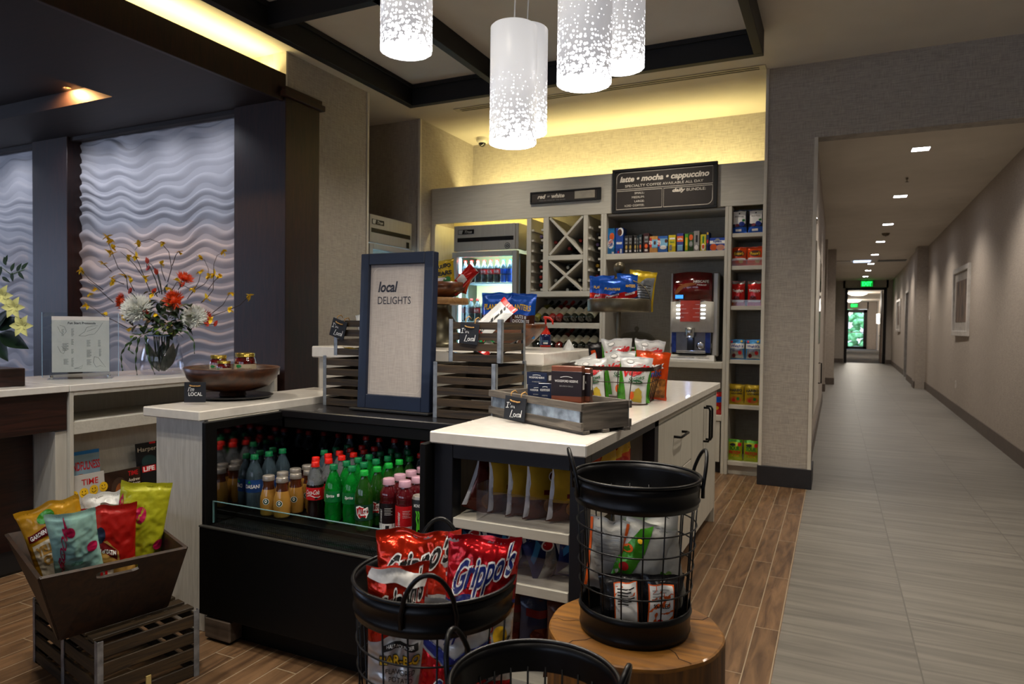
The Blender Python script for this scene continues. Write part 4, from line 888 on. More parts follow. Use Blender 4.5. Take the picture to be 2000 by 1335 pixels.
for k, x, y, n, wd, ln in LANES:
    for i in range(n): LIST.append((k, x+.003*math.sin(i*5+x*40), y+i*.0795, wd, i, ln))
used = {}
for k, x, y, wd, i, ln in LIST:
    o = proto(k); o.location = (x, y, DECK); o.rotation_euler = (0, 0, rnd.uniform(-.15, .15)-math.atan2(x, y)*.75)
    pos = 'frontmost' if i == 0 else ORD[i]+' from the front'
    lab = '%s, %s in %s' % (wd, pos, ln)
    if len(lab.replace(',', '').split()) > 16: lab = '%s, %s in %s' % (' '.join(wd.split()[:3]), pos, ln)
    tag(o, lab, 'can' if k == 'monster' else 'bottle', 'drinks in the open cooler')
# dark stock at the back of the cooler
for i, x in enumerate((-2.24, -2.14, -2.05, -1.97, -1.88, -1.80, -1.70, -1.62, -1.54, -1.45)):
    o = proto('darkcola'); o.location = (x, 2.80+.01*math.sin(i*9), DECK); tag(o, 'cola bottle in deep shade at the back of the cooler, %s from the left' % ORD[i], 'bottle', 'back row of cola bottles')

# fridge bottles behind the glass
def fr_b(k, x, z, lab, y=FY+.20):
    o = proto(k); o.location = (x, y, z+.004); o.rotation_euler = (0, 0, rnd.uniform(-.2, .2)); tag(o, lab, 'bottle', 'bottles in the alcove fridge')
BT['blue'] = None; del BT['blue']
def alt(k, lm, cm, low, high, fill=.6, pr=None):
    o = bottle('soda_bottle', Hs, R0, 'curvy', low, high, fill, cm, (.36, .58, lm), prints=pr, small=True); BT[k] = o; o.location = (0, 0, 0); return o
SILV = mat('label_silver', '#c9ccd0', .3, .3); BLUP2 = mat('sports_blue', '#1c4fc0', .2, coat=.5, trans=.4)
alt('diet', SILV, WHC, COLA, CLR); alt('diet2', SILV, REDC, COLA, CLR, pr=lambda a, S, h, r: a.text(S, 'Diet', 0, h*.47, .04, .018, REDP, .02, .3)); alt('bluew', BLUP2, GRC, BLUP2, WAT, .3)
row1 = ['darkcola', 'cola', 'darkcola', 'cola', 'cola', 'cola', 'bluew', 'bluew', 'bluew']; row2 = ['darkcola', 'darkcola', 'cola', 'diet', 'diet', 'diet2', 'diet2', 'diet', 'diet']
proto_used = set()
for z, row, rn in ((1.705, row1, 'top shelf'), (1.306, row2, 'second shelf'), (.96, ['sprite']*9, 'third shelf')):
    for i, k in enumerate(row):
        x = -3.525+i*.0745
        nm = {'darkcola': 'dark cola bottle', 'cola': 'cola bottle with red label', 'bluew': 'blue tinted bottle', 'diet': 'silver label soda bottle with white cap', 'diet2': 'silver label soda bottle with red cap', 'sprite': 'green soda bottle'}[k]
        if k in ('diet', 'diet2', 'bluew') and k not in proto_used: o = BT[k]; proto_used.add(k)
        else: o = proto(k)
        o.location = (x, FY+.13, z+.004); o.rotation_euler = (0, 0, rnd.uniform(-.3, .3)); tag(o, '%s on the fridge %s, %s from the left' % (nm, rn, ORD[i]), 'bottle', 'bottles in the alcove fridge')

# ------------------------------------------------------------------ wine
WG = mat('wine_glass_green', '#0b120a', .08, var=.1, coat=.8); WR = mat('wine_rose', '#6e1610', .1, coat=.8, var=.1); WW = mat('wine_white', '#6f6a22', .1, coat=.8, var=.1); LBL = mat('wine_label', '#ddd4b8', .6, var=.05)
def wine(name, gm, fm, lm):
    t = thing(name, 'x', 'bottle'); r = .037; a = MB()
    a.lathe([(0, .008), (r*.6, .002), (r*.95, 0), (r, .006), (r, .185), (r*.9, .205), (r*.5, .228), (.0145, .245), (.0145, .25)], gm, 20); obj('body', a, t)
    a = MB(); a.lathe([(.0155, .246), (.0155, .296), (.0165, .297), (.0165, .308), (.013, .31), (0, .31)], fm, 16); obj('foil_cap', a, t)
    if lm: a = MB(); a.lathe([(r+.0006, .055), (r+.0006, .155)], lm, 20); obj('label', a, t)
    return t
FR = mat('foil_red', '#8f2418', .35, .3); FW_ = mat('foil_white', '#b5b5a8', .35, .4); FP = mat('foil_purple', '#5c4a70', .35, .4); FY_ = mat('foil_gold', '#c29a2c', .35, .4); FB = mat('foil_black', '#15100f', .35, .3)
WP = {}
def wine_at(foil, loc, rot, lab, grp, gm=WG, lm=None):
    k = (foil.name, gm.name, lm.name if lm else '')
    o = dup(WP[k]) if k in WP else wine('wine_bottle', gm, foil, lm); WP.setdefault(k, o)
    o.location = loc; o.rotation_euler = rot; tag(o, lab, 'wine bottle', grp)
# lying, neck towards the room: local +z -> -y
for (fx, fy, foil, lab) in ((265, 550, FP, 'purple foil in the left cradle column, topmost'), (300, 735, FB, 'black foil in the left cradle column, second'), (285, 965, FR, 'red foil in the left cradle column, third down'), (280, 1155, FR, 'red foil in the left cradle column, fourth down'), (285, 1350, FR, 'red foil in the left cradle column, fifth down'), (270, 1545, FR, 'red foil at the bottom of the left cradle column'),
                            (1200, 490, FB, 'black foil at the top of the right cradle column'), (1200, 720, FP, 'purple foil in the right cradle column'), (1200, 930, FY_, 'gold foil in the right cradle column'), (1195, 1150, FR, 'red foil in the right cradle column'), (1190, 1340, FB, 'black foil low in the right cradle column')):
    xx = -2.656 if fx < 600 else -2.072; p = PY(1020+fx/8.333, 400+fy/8.333, FY+.10)
    j = min(CRZ, key=lambda c: abs(c+.045-p.z)); wine_at(foil, (xx, FY+.41, j+.038+.008), (PI/2, 0, 0), 'wine bottle with '+lab, 'wine in the cradles')
for (fx, fy, foil, lab) in ((540, 600, FR, 'red foil in the left cell of the upper cross'), (765, 700, FR, 'red foil in the bottom cell of the upper cross'), (945, 570, FR, 'red foil in the right cell of the upper cross'), (740, 1010, FW_, 'white foil in the top cell of the lower cross'), (540, 1225, FW_, 'white foil in the left cell of the lower cross'), (935, 1215, FW_, 'pale foil in the right cell of the lower cross'), (735, 1376, FW_, 'white foil in the bottom cell of the lower cross')):
    p = PY(1020+fx/8.333, 400+fy/8.333, FY+.10); wine_at(foil, (p.x, FY+.41, p.z-.004), (PI/2, 0, 0), 'wine bottle with '+lab, 'wine in the cross cubbies')
# leaning on the two open shelves: base to the front, neck up to the back right
for zi, (zt, nm) in enumerate(((1.302, 'upper'), (1.03, 'lower'))):
    for i in range(8):
        gm = [WW, WG, WR, WR, WG, WG, WG, WG, WG][i] if zi == 0 else [WG, WG, WG, WR, WG, WG, WG, WG, WG][i]
        x = -2.675+i*.0765
        wine_at(FB if gm is not WR else FR, (x, FY+.048, zt+.034), (-PI/2+.62, 0, -.30), 'wine bottle lying on the %s open wine shelf, %s from the left' % (nm, ORD[i]), 'wine on the open shelves', gm, LBL)
# ------------------------------------------------------------------ snack tower
def foil(n, c, r=.26, met=.35, v=.06): return mat(n, c, r, met, v, 9, bump=.25, bscale=30, coat=.3)
F_WHT = foil('foil_white_bag', '#c6c7c5', .35, .1); F_BLU = foil('foil_blue', '#1553b8'); F_RED = foil('foil_red_bag', '#c01512'); F_ORG = foil('foil_orange', '#d8480f'); F_YEL = foil('foil_yellow', '#b99b1b'); F_DRK = foil('foil_dark', '#1a1a1d'); F_SIL = foil('foil_silver', '#a8abad', .25, .75); F_BRN = foil('foil_brown', '#4a2414')
F_NVY = foil('foil_navy', '#1d2740'); F_GRN = foil('foil_green', '#3f8a1c'); F_LIM = foil('foil_lime', '#a8b820'); F_MAR = foil('foil_maroon', '#6a1014'); F_LBL = foil('foil_lightblue', '#3f8ac4'); F_TAN = foil('foil_tan', '#b08443')
TX = [-.776, -.643]
def tower_row(ztop, w_, h_, fr, prints, words, bands=None, t=.05, grp='snack bags in the tower'):
    for i, x in enumerate(TX):
        bag('snack_pouch', '%s, %s one of two' % (words.replace('on the', 'on the tower'), ('left', 'right')[i]), (x, FY+.075, ztop), (w_, h_, t), fr, fr, prints, seed=int(ztop*100)+i*5, crump=.004, bands=bands, group=grp, rz=(-.05, .06)[i], n=(8, 12))
tower_row(2.088, .125, .205, F_NVY, [('p', [(-.85, .42), (-.85, .95), (.85, .95), (.85, .42), (.1, .36)], WHT), ('t', 'BROOKSIDE', 0, .72, 1.2, .07, BLKP, .01), ('e', 0, .84, .09, .03, BLKP), ('e', .35, .40, .4, .10, BLUP), ('e', -.3, .36, .3, .06, F_MAR), ('e', .6, .55, .2, .05, GRNP), ('r', -.5, .10, .3, .19, WHT)], 'navy and white fruit chocolate pouch on the top shelf', [(.30, F_BLU)])
tower_row(1.808, .135, .165, F_ORG, [('e', 0, .66, .75, .16, mat('print_brown', '#4d2410')), ('t', "Reese's", 0, .66, 1.3, .17, YELP, .03, .2), ('e', .3, .25, .3, .1, GOLDP), ('r', -.9, .35, .9, .42, WHT)], 'orange candy pouch with yellow script on the second shelf')
tower_row(1.463, .115, .215, F_RED, [('r', -.95, .90, .95, .99, F_SIL), ('t', 'Twizzlers', 0, .63, 1.65, .11, WHT, .03), ('t', 'TWISTS', .2, .55, .8, .03, WHT), ('e', -.2, .30, .5, .12, F_MAR), ('r', -.9, .16, .9, .22, WHT)], 'red licorice bag with white lettering on the third shelf')
tower_row(.999, .128, .175, F_LBL, [('p', [(-1, .55), (-1, .80), (1, .80), (1, .55)], WHT), ('t', "Welch's", 0, .68, 1.7, .15, BLUP, .03), ('p', [(-.9, .05), (-.8, .52), (.8, .52), (.9, .05)], F_SIL), ('e', .45, .35, .25, .1, REDP), ('e', -.4, .2, .25, .1, F_MAR), ('t', 'FRUIT SNACKS', 0, .44, 1.2, .05, BLUP), ('e', -.7, .9, .15, .06, REDP), ('e', .6, .9, .15, .05, YELP)], 'blue silver fruit pouch on fourth shelf')
tower_row(.607, .135, .178, F_YEL, [('t', 'HARIBO', 0, .70, 1.6, .14, BLKP, .04), ('t', 'GOLD-BEARS', .1, .55, 1.5, .09, BLKP, .03), ('e', 0, .25, .75, .16, mat('print_amber', '#b0601a')), ('e', -.3, .22, .2, .08, REDP), ('e', .3, .30, .2, .08, GRNP)], 'gold gummy candy bag, black lettering, on the fifth shelf')
tower_row(.116, .128, .185, F_LIM, [('r', -.95, .88, .95, .99, F_GRN), ('t', 'SOUR', 0, .60, 1.4, .20, F_GRN, .06), ('t', 'PATCH', 0, .40, 1.6, .16, REDP, .05), ('t', 'KIDS', .1, .24, 1.0, .08, YELP, .04), ('e', .65, .78, .25, .09, REDP), ('e', -.3, .76, .4, .06, BLKP)], 'lime green sour candy bag on the bottom shelf')
ACRB = glass('acrylic_bin', '#f0eeee', .05)
for z, lab in ((1.808, 'clear acrylic stop in front of the orange pouches'), (1.463, 'clear acrylic stop in front of the red licorice bags')):
    a = MB(); a.box((-.828, FY+.018, z+.001), (-.584, FY+.022, z+.05), ACRB, 0); a.box((-.828, FY+.018, z+.048), (-.584, FY+.023, z+.051), WIRE, 0); tag(obj('acrylic_divider', a), lab, 'divider')
# ------------------------------------------------------------------ boxes on the upper shelf
BX = lambda n, c: mat(n, c, .45, var=.12, vscale=40)
def carton(x0, x1, h, m, lab, prints, d=.10, y=FY+.05, nm='snack_box'):
    a = MB(); w_ = x1-x0; a.box((-w_/2, 0, 0), (w_/2, d, h), m, .0015); S = flat((0, -.0006, 0), (1, 0, 0), (0, 0, 1), (0, -1, 0))
    for i, p in enumerate(prints):
        off = .0003*(i+1)
        if p[0] == 't': a.text(S, p[1], p[2]*w_/2, p[3]*h, p[4]*w_/2, p[5]*h, p[6], p[7] if len(p) > 7 else 0, 0, off, rot=p[8] if len(p) > 8 else 0)
        elif p[0] == 'r': a.grid(S, p[1]*w_/2, p[2]*h, p[3]*w_/2, p[4]*h, p[5], off)
        elif p[0] == 'e': a.shape(S, ell(p[1]*w_/2, p[2]*h, p[3]*w_/2, p[4]*h), p[5], off)
    return tag(obj(nm, a, None, ((x0+x1)/2, y, 1.947)), lab, 'snack box')
def XS(fx): return PY(1180+fx/8.333, 490, FY+.05).x
BR = mat('print_brown', '#4d2410'); BLU2 = mat('print_cyan', '#1c74b8')
carton(XS(35), XS(165), .245, BX('box_cyan', '#1c78b8'), 'tall cyan chocolate chip cookie box at the left end of the upper shelf', [('e', .35, .68, .6, .14, ORGP), ('e', .1, .4, .75, .18, WHT), ('t', 'CHIPS', .1, .36, 1.2, .12, BLUP, .05, .3), ('t', 'AHOY', .1, .48, 1.2, .12, REDP, .05, .3), ('r', .4, .03, .9, .10, WHT)])
carton(XS(182), XS(305), .243, BX('box_royal', '#16429c'), 'tall royal blue sandwich cookie box beside the cyan box', [('e', .3, .85, .75, .16, WHT), ('e', .1, .83, .6, .13, BR), ('t', 'OREO', 0, .42, .30*2, .42*.55, WHT, .06, PI/2), ('r', -.4, .04, .0, .12, REDP), ('r', .3, .04, .7, .2, WHT)], .12)
items = [(330, 390, .17, '#2a2420', 'dark'), (395, 455, .17, '#241f1c', 'dark'), (480, 530, .17, '#2c2723', 'brown'), (535, 555, .165, '#1d3038', 'teal'), (565, 610, .175, '#243238', 'teal and orange'), (635, 730, .182, '#3c1512', 'maroon')]
for i, (a0, a1, h, c, wd) in enumerate(items):
    carton(XS(a0), XS(a1), h, BX('box_small_%d' % i, c), '%s granola bar carton, %s in from the blue box' % (wd, ORD[i]), [('r', -.6, .55, .6, .85, GRYP), ('e', 0, .35, .5, .12, ORGP if i > 3 else GOLDP), ('r', -.5, .1, .5, .2, WHT), ('t', 'kind', 0, .7, 1.0, .14, BLKP, .03)], .12)
carton(XS(738), XS(868), .152, BX('box_tan', '#c7904a'), 'tan and sky blue energy bar carton with a red stripe, left one', [('r', -1, .35, -.5, .9, REDP), ('r', -.4, .3, 1, .8, mat('print_sky', '#7fb4d4')), ('e', .3, .6, .3, .12, BR), ('t', 'CLIF', -.72, .62, .9, .2, WHT, .05, PI/2)], .12)
carton(XS(875), XS(1030), .150, BX('box_blue_bar', '#2f62ae'), 'blue and white energy bar carton with a red stripe, right one', [('r', -.9, .4, 1, .85, mat('print_sky')), ('r', -1, .4, -.6, .85, REDP), ('e', .1, .32, .7, .12, WHT), ('e', .7, .7, .3, .12, BR), ('t', 'CLIF', -.78, .62, .9, .2, WHT, .05, PI/2)], .12)
carton(XS(1045), XS(1160), .155, BX('box_yellow', '#c9b614'), 'yellow bar carton with a small purple panel', [('r', -.7, .12, -.05, .42, BLUP), ('r', -.6, .16, -.15, .38, GRYP), ('r', -.7, .75, .8, .85, WHT), ('t', 'Nature', 0, .6, 1.2, .1, GRNP, .03)], .12)
carton(XS(1180), XS(1285), .168, BX('box_purple', '#3b3f86'), 'violet carton with an orange top beside the yellow one', [('r', -1, .55, 1, .85, ORGP), ('r', -.8, .08, .8, .38, mat('print_sky')), ('t', 'belVita', 0, .7, 1.5, .12, WHT, .03)], .12)
carton(XS(1310), XS(1365), .16, BX('box_green', '#4f9a1e'), 'narrow lime green carton', [('r', -.6, .1, .6, .8, YELP)], .12)
carton(XS(1370), XS(1450), .17, BX('box_forest', '#2b4a22'), 'dark green carton with an orange patch', [('e', 0, .75, .8, .15, ORGP), ('e', 0, .4, .7, .15, GRYP)], .12)
carton(XS(1455), XS(1545), .182, BX('box_ash', '#8d8a86'), 'tall grey and black carton near the right end', [('r', -.3, .45, .4, .8, BLKP), ('e', 0, .2, .7, .12, WHT)], .12)
carton(XS(1565), XS(1655), .148, BX('box_lemon', '#c8ba20'), 'lemon yellow carton with a round fruit picture', [('e', 0, .25, .7, .2, WHT), ('e', 0, .28, .45, .13, ORGP), ('r', -.3, .5, .3, .9, GRNP)], .12)
carton(XS(1660), XS(1700), .17, BX('box_navyslim', '#1c2c5c'), 'slim navy carton right of the lemon one', [('e', 0, .5, .7, .1, REDP), ('r', -.6, .85, .6, .97, YELP)], .12)
carton(XS(1715), XS(1968), .115, BX('box_pastry', '#1d3f9a'), 'low blue and orange pastry box at the right end of the shelf', [('r', -.98, .55, .98, .78, WHT), ('e', -.5, .28, .45, .25, ORGP), ('e', .4, .25, .55, .22, mat('print_pink', '#d89a86')), ('e', 0, .8, .3, .15, GRYP), ('t', 'Pop-Tarts', 0, .68, 1.1, .18, BLUP, .04)], .12)
a = MB(); a.box((-1.945, FY+.012, 1.947), (-.895, FY+.015, 1.999), ACRB, 0); tag(obj('acrylic_divider', a), 'long clear acrylic strip along the front of the upper snack shelf', 'divider')
# red pouch low by the tower
bag('snack_pouch', 'red and blue candy pouch on the low shelf beside the island', (-.955, FY+.08, .507), (.13, .20, .05), F_RED, F_RED, [('r', -1, .55, 1, .8, F_BLU), ('e', 0, .3, .6, .1, YELP)], seed=77, n=(8, 12))

# ------------------------------------------------------------------ coffee machine
t = thing('coffee_machine', 'silver and burgundy coffee vending machine on the back shelf', 'coffee machine', (-1.165, FY+.16, .970))
SV = mat('machine_silver', '#a8a49c', .35, .45, var=.03); SVD = mat('machine_side', '#3c3936', .5, .3); WTP = mat('machine_white', '#c8c4bb', .35); BUR = mat('burgundy_gloss', '#6e0a10', .12, var=.15, coat=1)
W2 = .215
def mz(py_, Y=FY+.16): return PY(1340, py_, Y).z-.970
a = MB(); a.box((-W2+.004, .02, .045), (W2-.004, .26, .79), SVD, .02); a.box((-W2, 0, .045), (-W2+.02, .05, .80), SV, .008); a.box((W2-.055, -.012, .045), (W2, .06, .80), SV, .012); a.box((-W2, .0, .12), (W2, .03, .16), SV, .004); obj('housing', a, t)
def curved(mb, x0, x1, z0, z1, m, depth, n=14, y0=-.03):
    vs = []; 
    for j in range(2):
        for i in range(n+1):
            s = i/n; vs.append((x0+(x1-x0)*s, y0-depth*math.sin(PI*s), (z0, z1)[j]+(0.012*math.sin(PI*s) if j else 0)))
    m0 = len(vs)
    for j in range(2):
        for i in range(n+1): vs.append((x0+(x1-x0)*i/n, .03, (z0, z1)[j]))
    fs = [(i, i+1, n+1+i+1, n+1+i) for i in range(n)]+[(n+1+i, n+2+i, m0+n+2+i, m0+n+1+i) for i in range(n)]+[(i+1, i, m0+i, m0+i+1) for i in range(n)]
    fs += [(0, n+1, m0+n+1, m0), (n, m0+n, m0+2*n+1, 2*n+1)]; mb.add(vs, fs, m, True)
a = MB(); curved(a, -W2+.028, W2-.06, .535, .79, BUR, .035)
SC_ = lambda u, v, off=0: Vector((u, -.03-.035*math.sin(PI*max(0, min(1, (u+W2-.028)/(2*W2-.088))))-off, v))
GOL = mat('swoosh_gold', '#8a4a10', .3); a.shape(SC_, [(-.17, .60), (-.165, .635), (-.13, .675), (-.07, .70), (-.0, .705), (.03, .69), (-.03, .685), (-.09, .665), (-.13, .63), (-.15, .605)], GOL, .002, 4)
a.text(SC_, 'NESCAFE', .065, .715, .13, .022, WHT, .02, 0, .003); a.text(SC_, 'Milano', .07, .685, .08, .016, WHT, .0, .3, .003)
a.box((-W2+.05, -.062, .555), (-W2+.135, -.045, .60), BLKP, .002); S3 = flat((0, -.063, 0), (1, 0, 0), (0, 0, 1), (0, -1, 0)); a.grid(S3, -W2+.055, .563, -W2+.125, .595, emis('lcd_blue', '#2f74d8', 1.6), .0005)
obj('upper_panel', a, t)
a = MB(); curved(a, -W2+.008, W2-.04, .26, .533, WTP, .03); obj('middle_panel', a, t)
SM = lambda u, v, off=0: Vector((u, -.03-.03*math.sin(PI*max(0, min(1, (u+W2-.008)/(2*W2-.048))))-off, v))
LED = emis('led_white', '#f2f8ff', 3); ORP = mat('orange_card', '#b8361c', .3, var=.1)
a = MB(); a.grid(SM, -.115, .355, .06, .545, ORP, .006, 6, 1)
for k in range(4): a.grid(SM, (-.11, -.11, -.11, -.11)[k], .505-k*.037, (-.085, -.06, -.04, -.08)[k], .5075-k*.037, WHT, .007, 1, 1); a.grid(SM, .02-.02*(k % 2), .507-k*.037, .058, .5095-k*.037, WHT, .007, 1, 1)
obj('selection_card', a, t)
for k in range(4):
    for sx in (-.135, .085):
        a = MB(); a.shape(SM, rrect(sx-.018, .5-k*.037-.0065, sx+.022, .5-k*.037+.0065, .0063), LED, .003, 2); obj('button', a, t)
a = MB(); a.cyl((-.025, -.05, .225), .045, .075, CHR, 20); a.box((-.055, -.08, .21), (.01, -.04, .24), CHR, .006); a.box((-.05, -.05, .075), (.005, -.02, .21), BLKP, .004); obj('spout', a, t)
BLG = mat('blue_tinted_panel', '#2a3f86', .15, .3, var=.2, vscale=20); a = MB(); a.box((-W2+.02, -.02, .075), (W2-.06, -.012, .258), mat('niche_mirror', '#7c7f88', .15, .8), .001); a.box((-W2+.02, -.024, .075), (-W2+.06, -.018, .255), BLG, .001); a.box((W2-.11, -.024, .075), (W2-.065, -.018, .255), BLG, .001)
a.box((-W2+.07, -.065, .072), (W2-.10, -.02, .095), CHR, .004); a.lathe([(.034, 0), (.036, .004), (.02, .006), (0, .006)], CHR, 20, ax=Matrix.Translation((.065, -.024, .14)) @ Matrix.Rotation(PI/2, 4, 'X')); obj('cup_niche', a, t)
lamp('machine_led', 'POINT', (-1.19, FY+.08, 1.19), .35, (.35, .5, 1), .02)
a = MB(); a.add([(-W2-.012, -.02, .055), (W2-.03, -.02, .055), (W2-.015, -.11, .012), (-W2-.018, -.11, .012), (-W2-.012, .02, .055), (W2-.03, .02, .055), (W2-.015, .02, .0), (-W2-.018, .02, 0), (-W2-.018, -.11, 0), (W2-.015, -.11, .0)], [(0, 1, 2, 3), (0, 4, 5, 1), (3, 2, 9, 8), (1, 5, 6, 9, 2), (0, 3, 8, 7, 4), (7, 8, 9, 6)], WTP)
a.text(lambda u, v, off=0: Vector((u, -.02-.09*(1-v)-off*.4, .055-.043*(1-v)+off)), 'DO NOT PLACE HANDS IN CUP AREA - IT DOES NOT DRAIN', -.02, .42, .34, .22, BLKP, .02, 0, .0015); obj('drip_tray', a, t)
a = MB()
for x in (-.10, .14): a.cyl((x, .02, .001), .014, .045, BLKP, 12); a.cyl((x, .22, .001), .014, .045, BLKP, 12)
obj('foot', a, t)
# cake dome on the back shelf
p = PY(1243, 674, FY+.22); t = thing('cake_dome', 'clear glass cake dome with round knob beside the coffee machine', 'cake dome', (p.x, FY+.22, .971)); GD = glass('dome_glass', '#dcdcd8', .03)
a = MB(); a.lathe([(0, 0), (.10, 0), (.11, .006), (.03, .02), (.02, .06), (.03, .08), (.2, .09), (.205, .10), (0, .10)], mat('stand_wood', '#3a2016', .4), 28); obj('stand', a, t)
a = MB(); a.lathe([(.19, .101), (.19, .14), (.175, .19), (.13, .235), (.06, .255), (0, .26)], GD, 32); a.lathe([(.192, .10), (.194, .106), (.19, .112)], GALV, 32); obj('dome', a, t); a = MB(); a.sphere((0, 0, .282), .024, GD, 16, 10); obj('knob', a, t)
# signs
SB_ = mat('sign_brown', '#2b241f', .55, var=.04); SL = mat('sign_line', '#e2d8c8', .6)
t = thing('menu_sign', 'framed dark coffee menu sign mounted above the upper snack shelf', 'sign', (-1.425, FY-.035, 2.513))
w_, h_ = .94, .40
a = MB()
for q in ((-w_/2, -h_/2, w_/2, -h_/2+.025), (-w_/2, h_/2-.025, w_/2, h_/2), (-w_/2, -h_/2+.025, -w_/2+.028, h_/2-.025), (w_/2-.028, -h_/2+.025, w_/2, h_/2-.025)): a.box((q[0], 0, q[1]), (q[2], .034, q[3]), BLACKB, .002)
obj('frame', a, t)
a = MB(); a.box((-w_/2+.028, .012, -h_/2+.025), (w_/2-.028, .02, h_/2-.025), SB_, 0); S = flat((0, .012, 0), (1, 0, 0), (0, 0, 1), (0, -1, 0))
for pts in (rrect(-.43, .015, .43, .165, .05, (0, 0, 0, 1)), rrect(-.43, -.165, -.01, .0, .05, (0, 0, 0, 0)), rrect(.005, -.165, .43, .0, .05, (0, 1, 0, 0))): a.stroke(S, pts, .004, SL, .0006, True)
a.text(S, 'latte • mocha • cappuccino', 0, .098, .80, .068, SL, .035, .25); a.text(S, 'SPECIALTY COFFEE AVAILABLE ALL DAY', 0, .043, .70, .022, SL)
for i, tx in enumerate(('SMALL:', 'MEDIUM:', 'LARGE:', 'ICED COFFEE:')): ww = (.09, .115, .09, .18)[i]; a.text(S, tx, -.17-ww/2, -.025-.037*i, ww, .018, SL)
a.text(S, 'daily', .14, -.028, .115, .042, SL, .04, .25); a.text(S, 'BUNDLE:', .29, -.026, .165, .024, SL); obj('menu_board', a, t)
t = thing('wine_sign', 'narrow framed red or white wine sign on the shelving header', 'sign', (-2.368, FY-.022, 2.512))
w_, h_ = .72, .115; a = MB()
for q in ((-w_/2, -h_/2, w_/2, -h_/2+.014), (-w_/2, h_/2-.014, w_/2, h_/2), (-w_/2, -h_/2+.014, -w_/2+.014, h_/2-.014), (w_/2-.035, -h_/2+.014, w_/2, h_/2-.014)): a.box((q[0], 0, q[1]), (q[2], .021, q[3]), BLACKB, .002)
obj('frame', a, t)
a = MB(); a.box((-w_/2+.014, .008, -h_/2+.014), (w_/2-.035, .014, h_/2-.014), SB_, 0); S = flat((0, .008, 0), (1, 0, 0), (0, 0, 1), (0, -1, 0)); a.text(S, 'red', -.24, .008, .085, .04, SL, .035, .25); a.text(S, 'or', -.165, .006, .03, .014, SL, 0, .2); a.text(S, 'white', -.07, .008, .135, .04, SL, .035, .25); a.text(S, 'CHILLED WINE BY THE GLASS', -.13, -.030, .27, .010, GRYP)
a.grid(S, .10, -.033, .30, .038, mat('paper_card', '#a59d8d', .7), .0008); a.text(S, 'ask at front desk', .20, .018, .14, .009, GRYP, 0, 0, .0014); obj('sign_board', a, t)
# ------------------------------------------------------------------ slatted crates with tin corners
SLAT = woodmat('stained_slat', '#1a1209', '#403019', 'x', .6, 1.6, bump=.3); SLATY = woodmat('stained_slat_y', '#1a1209', '#403019', 'y', .6, 1.6, bump=.3)
ZINC = mat('zinc_corner', '#8f9499', .38, .55, var=.18, vscale=28); ROPE = mat('jute_rope', '#a9834c', .85, var=.2, vscale=200)
def crate(lab, loc, W, D, Hh, ns, rz=0, slat=None, top=False):
    """front-left corner of the crate at loc; W along x, D along y"""
    t = thing('slatted_crate', lab, 'crate', loc, (0, 0, rz), group='dark slatted wood crates')
    gap = Hh/(ns*1.0); sh = gap*.68; th = .009; off = (gap-sh)/2
    sides = ((0, .001), (1, D-.001-th))
    for k, (s, y) in enumerate(sides):
        for i in range(ns):
            a = MB(); z = i*gap+off*.3; a.box((.004, y, z), (W-.004, y+th, z+sh), SLAT, .001); obj('slat', a, t)
    for x in (.001, W-.001-th):
        for i in range(ns):
            a = MB(); z = i*gap+off*.3; a.box((x, .012, z), (x+th, D-.012, z+sh), SLATY, .001); obj('slat', a, t)
    zc = .018
    for x, y in ((0, 0), (W, 0), (0, D), (W, D)):
        a = MB(); x0, x1 = (x-.002, x+zc) if x == 0 else (x-zc, x+.002); y0, y1 = (y-.002, y+zc) if y == 0 else (y-zc, y+.002)
        a.box((x0, -.002 if y == 0 else D, 0), (x1, 0 if y == 0 else D+.002, Hh), ZINC, .0005); a.box((-.002 if x == 0 else W, y0, 0), (0 if x == 0 else W+.002, y1, Hh), ZINC, .0005); obj('corner_bracket', a, t)
    if top:
        n = 8
        for i in range(n): a = MB(); x = .01+(W-.02)*i/n; a.box((x, .0, Hh-.010), (x+(W-.02)/n*.66, D, Hh), SLATY, .001); obj('top_slat', a, t)
    else:
        a = MB(); a.box((.012, .012, .002), (W-.012, D-.012, .010), SLAT, .001); obj('bottom_board', a, t)
    return t
CT = .8805
crate('lower slatted crate left of the framed sign on the black cooler top', (-2.228, 2.585, CT), .36, .30, .240, 5)
crate('lower slatted crate right of the framed sign on the black cooler top', (-1.545, 2.485, CT), .295, .30, .238, 5)
crate('small upper crate with chalk tag left of the framed sign', (-2.175, 2.60, CT+.242), .32, .26, .180, 4)
crate('small upper crate with chalk tag right of the framed sign', (-1.478, 2.50, CT+.240), .245, .235, .180, 4)
# framed sign
t = thing('framed_sign', 'tall navy framed sign reading local DELIGHTS standing on the cooler top', 'sign', (-1.785, 2.545, CT), (math.radians(-2), 0, math.radians(-1)))
NAVYF = mat('navy_frame', '#0e1a30', .42, var=.06, coat=.1); PAPER = linen('sign_paper', '#a29a94', '#b5ada6', 1.5)
fw, fh, ff = .395, .715, .047
a = MB()
for q in ((-fw/2, .01, -fw/2+ff, fh), (fw/2-ff, .01, fw/2, fh), (-fw/2+ff, .01, fw/2-ff, .075), (-fw/2+ff, fh-.052, fw/2-ff, fh)): a.box((q[0], -.022, q[1]), (q[2], .022, q[3]), NAVYF, .003)
obj('frame', a, t)
a = MB(); a.box((-fw/2+ff, -.006, .07), (fw/2-ff, .008, fh-.05), PAPER, 0); S = flat((0, -.006, 0), (1, 0, 0), (0, 0, 1), (0, -1, 0))
INK = mat('ink_slate', '#2a2d3a', .7)
a.stroke(S, rrect(-.135, .088, .137, fh-.066, .035, (0, 1, 0, 1)), .0022, mat('line_pale', '#cfc8c0', .7), .0006, True)
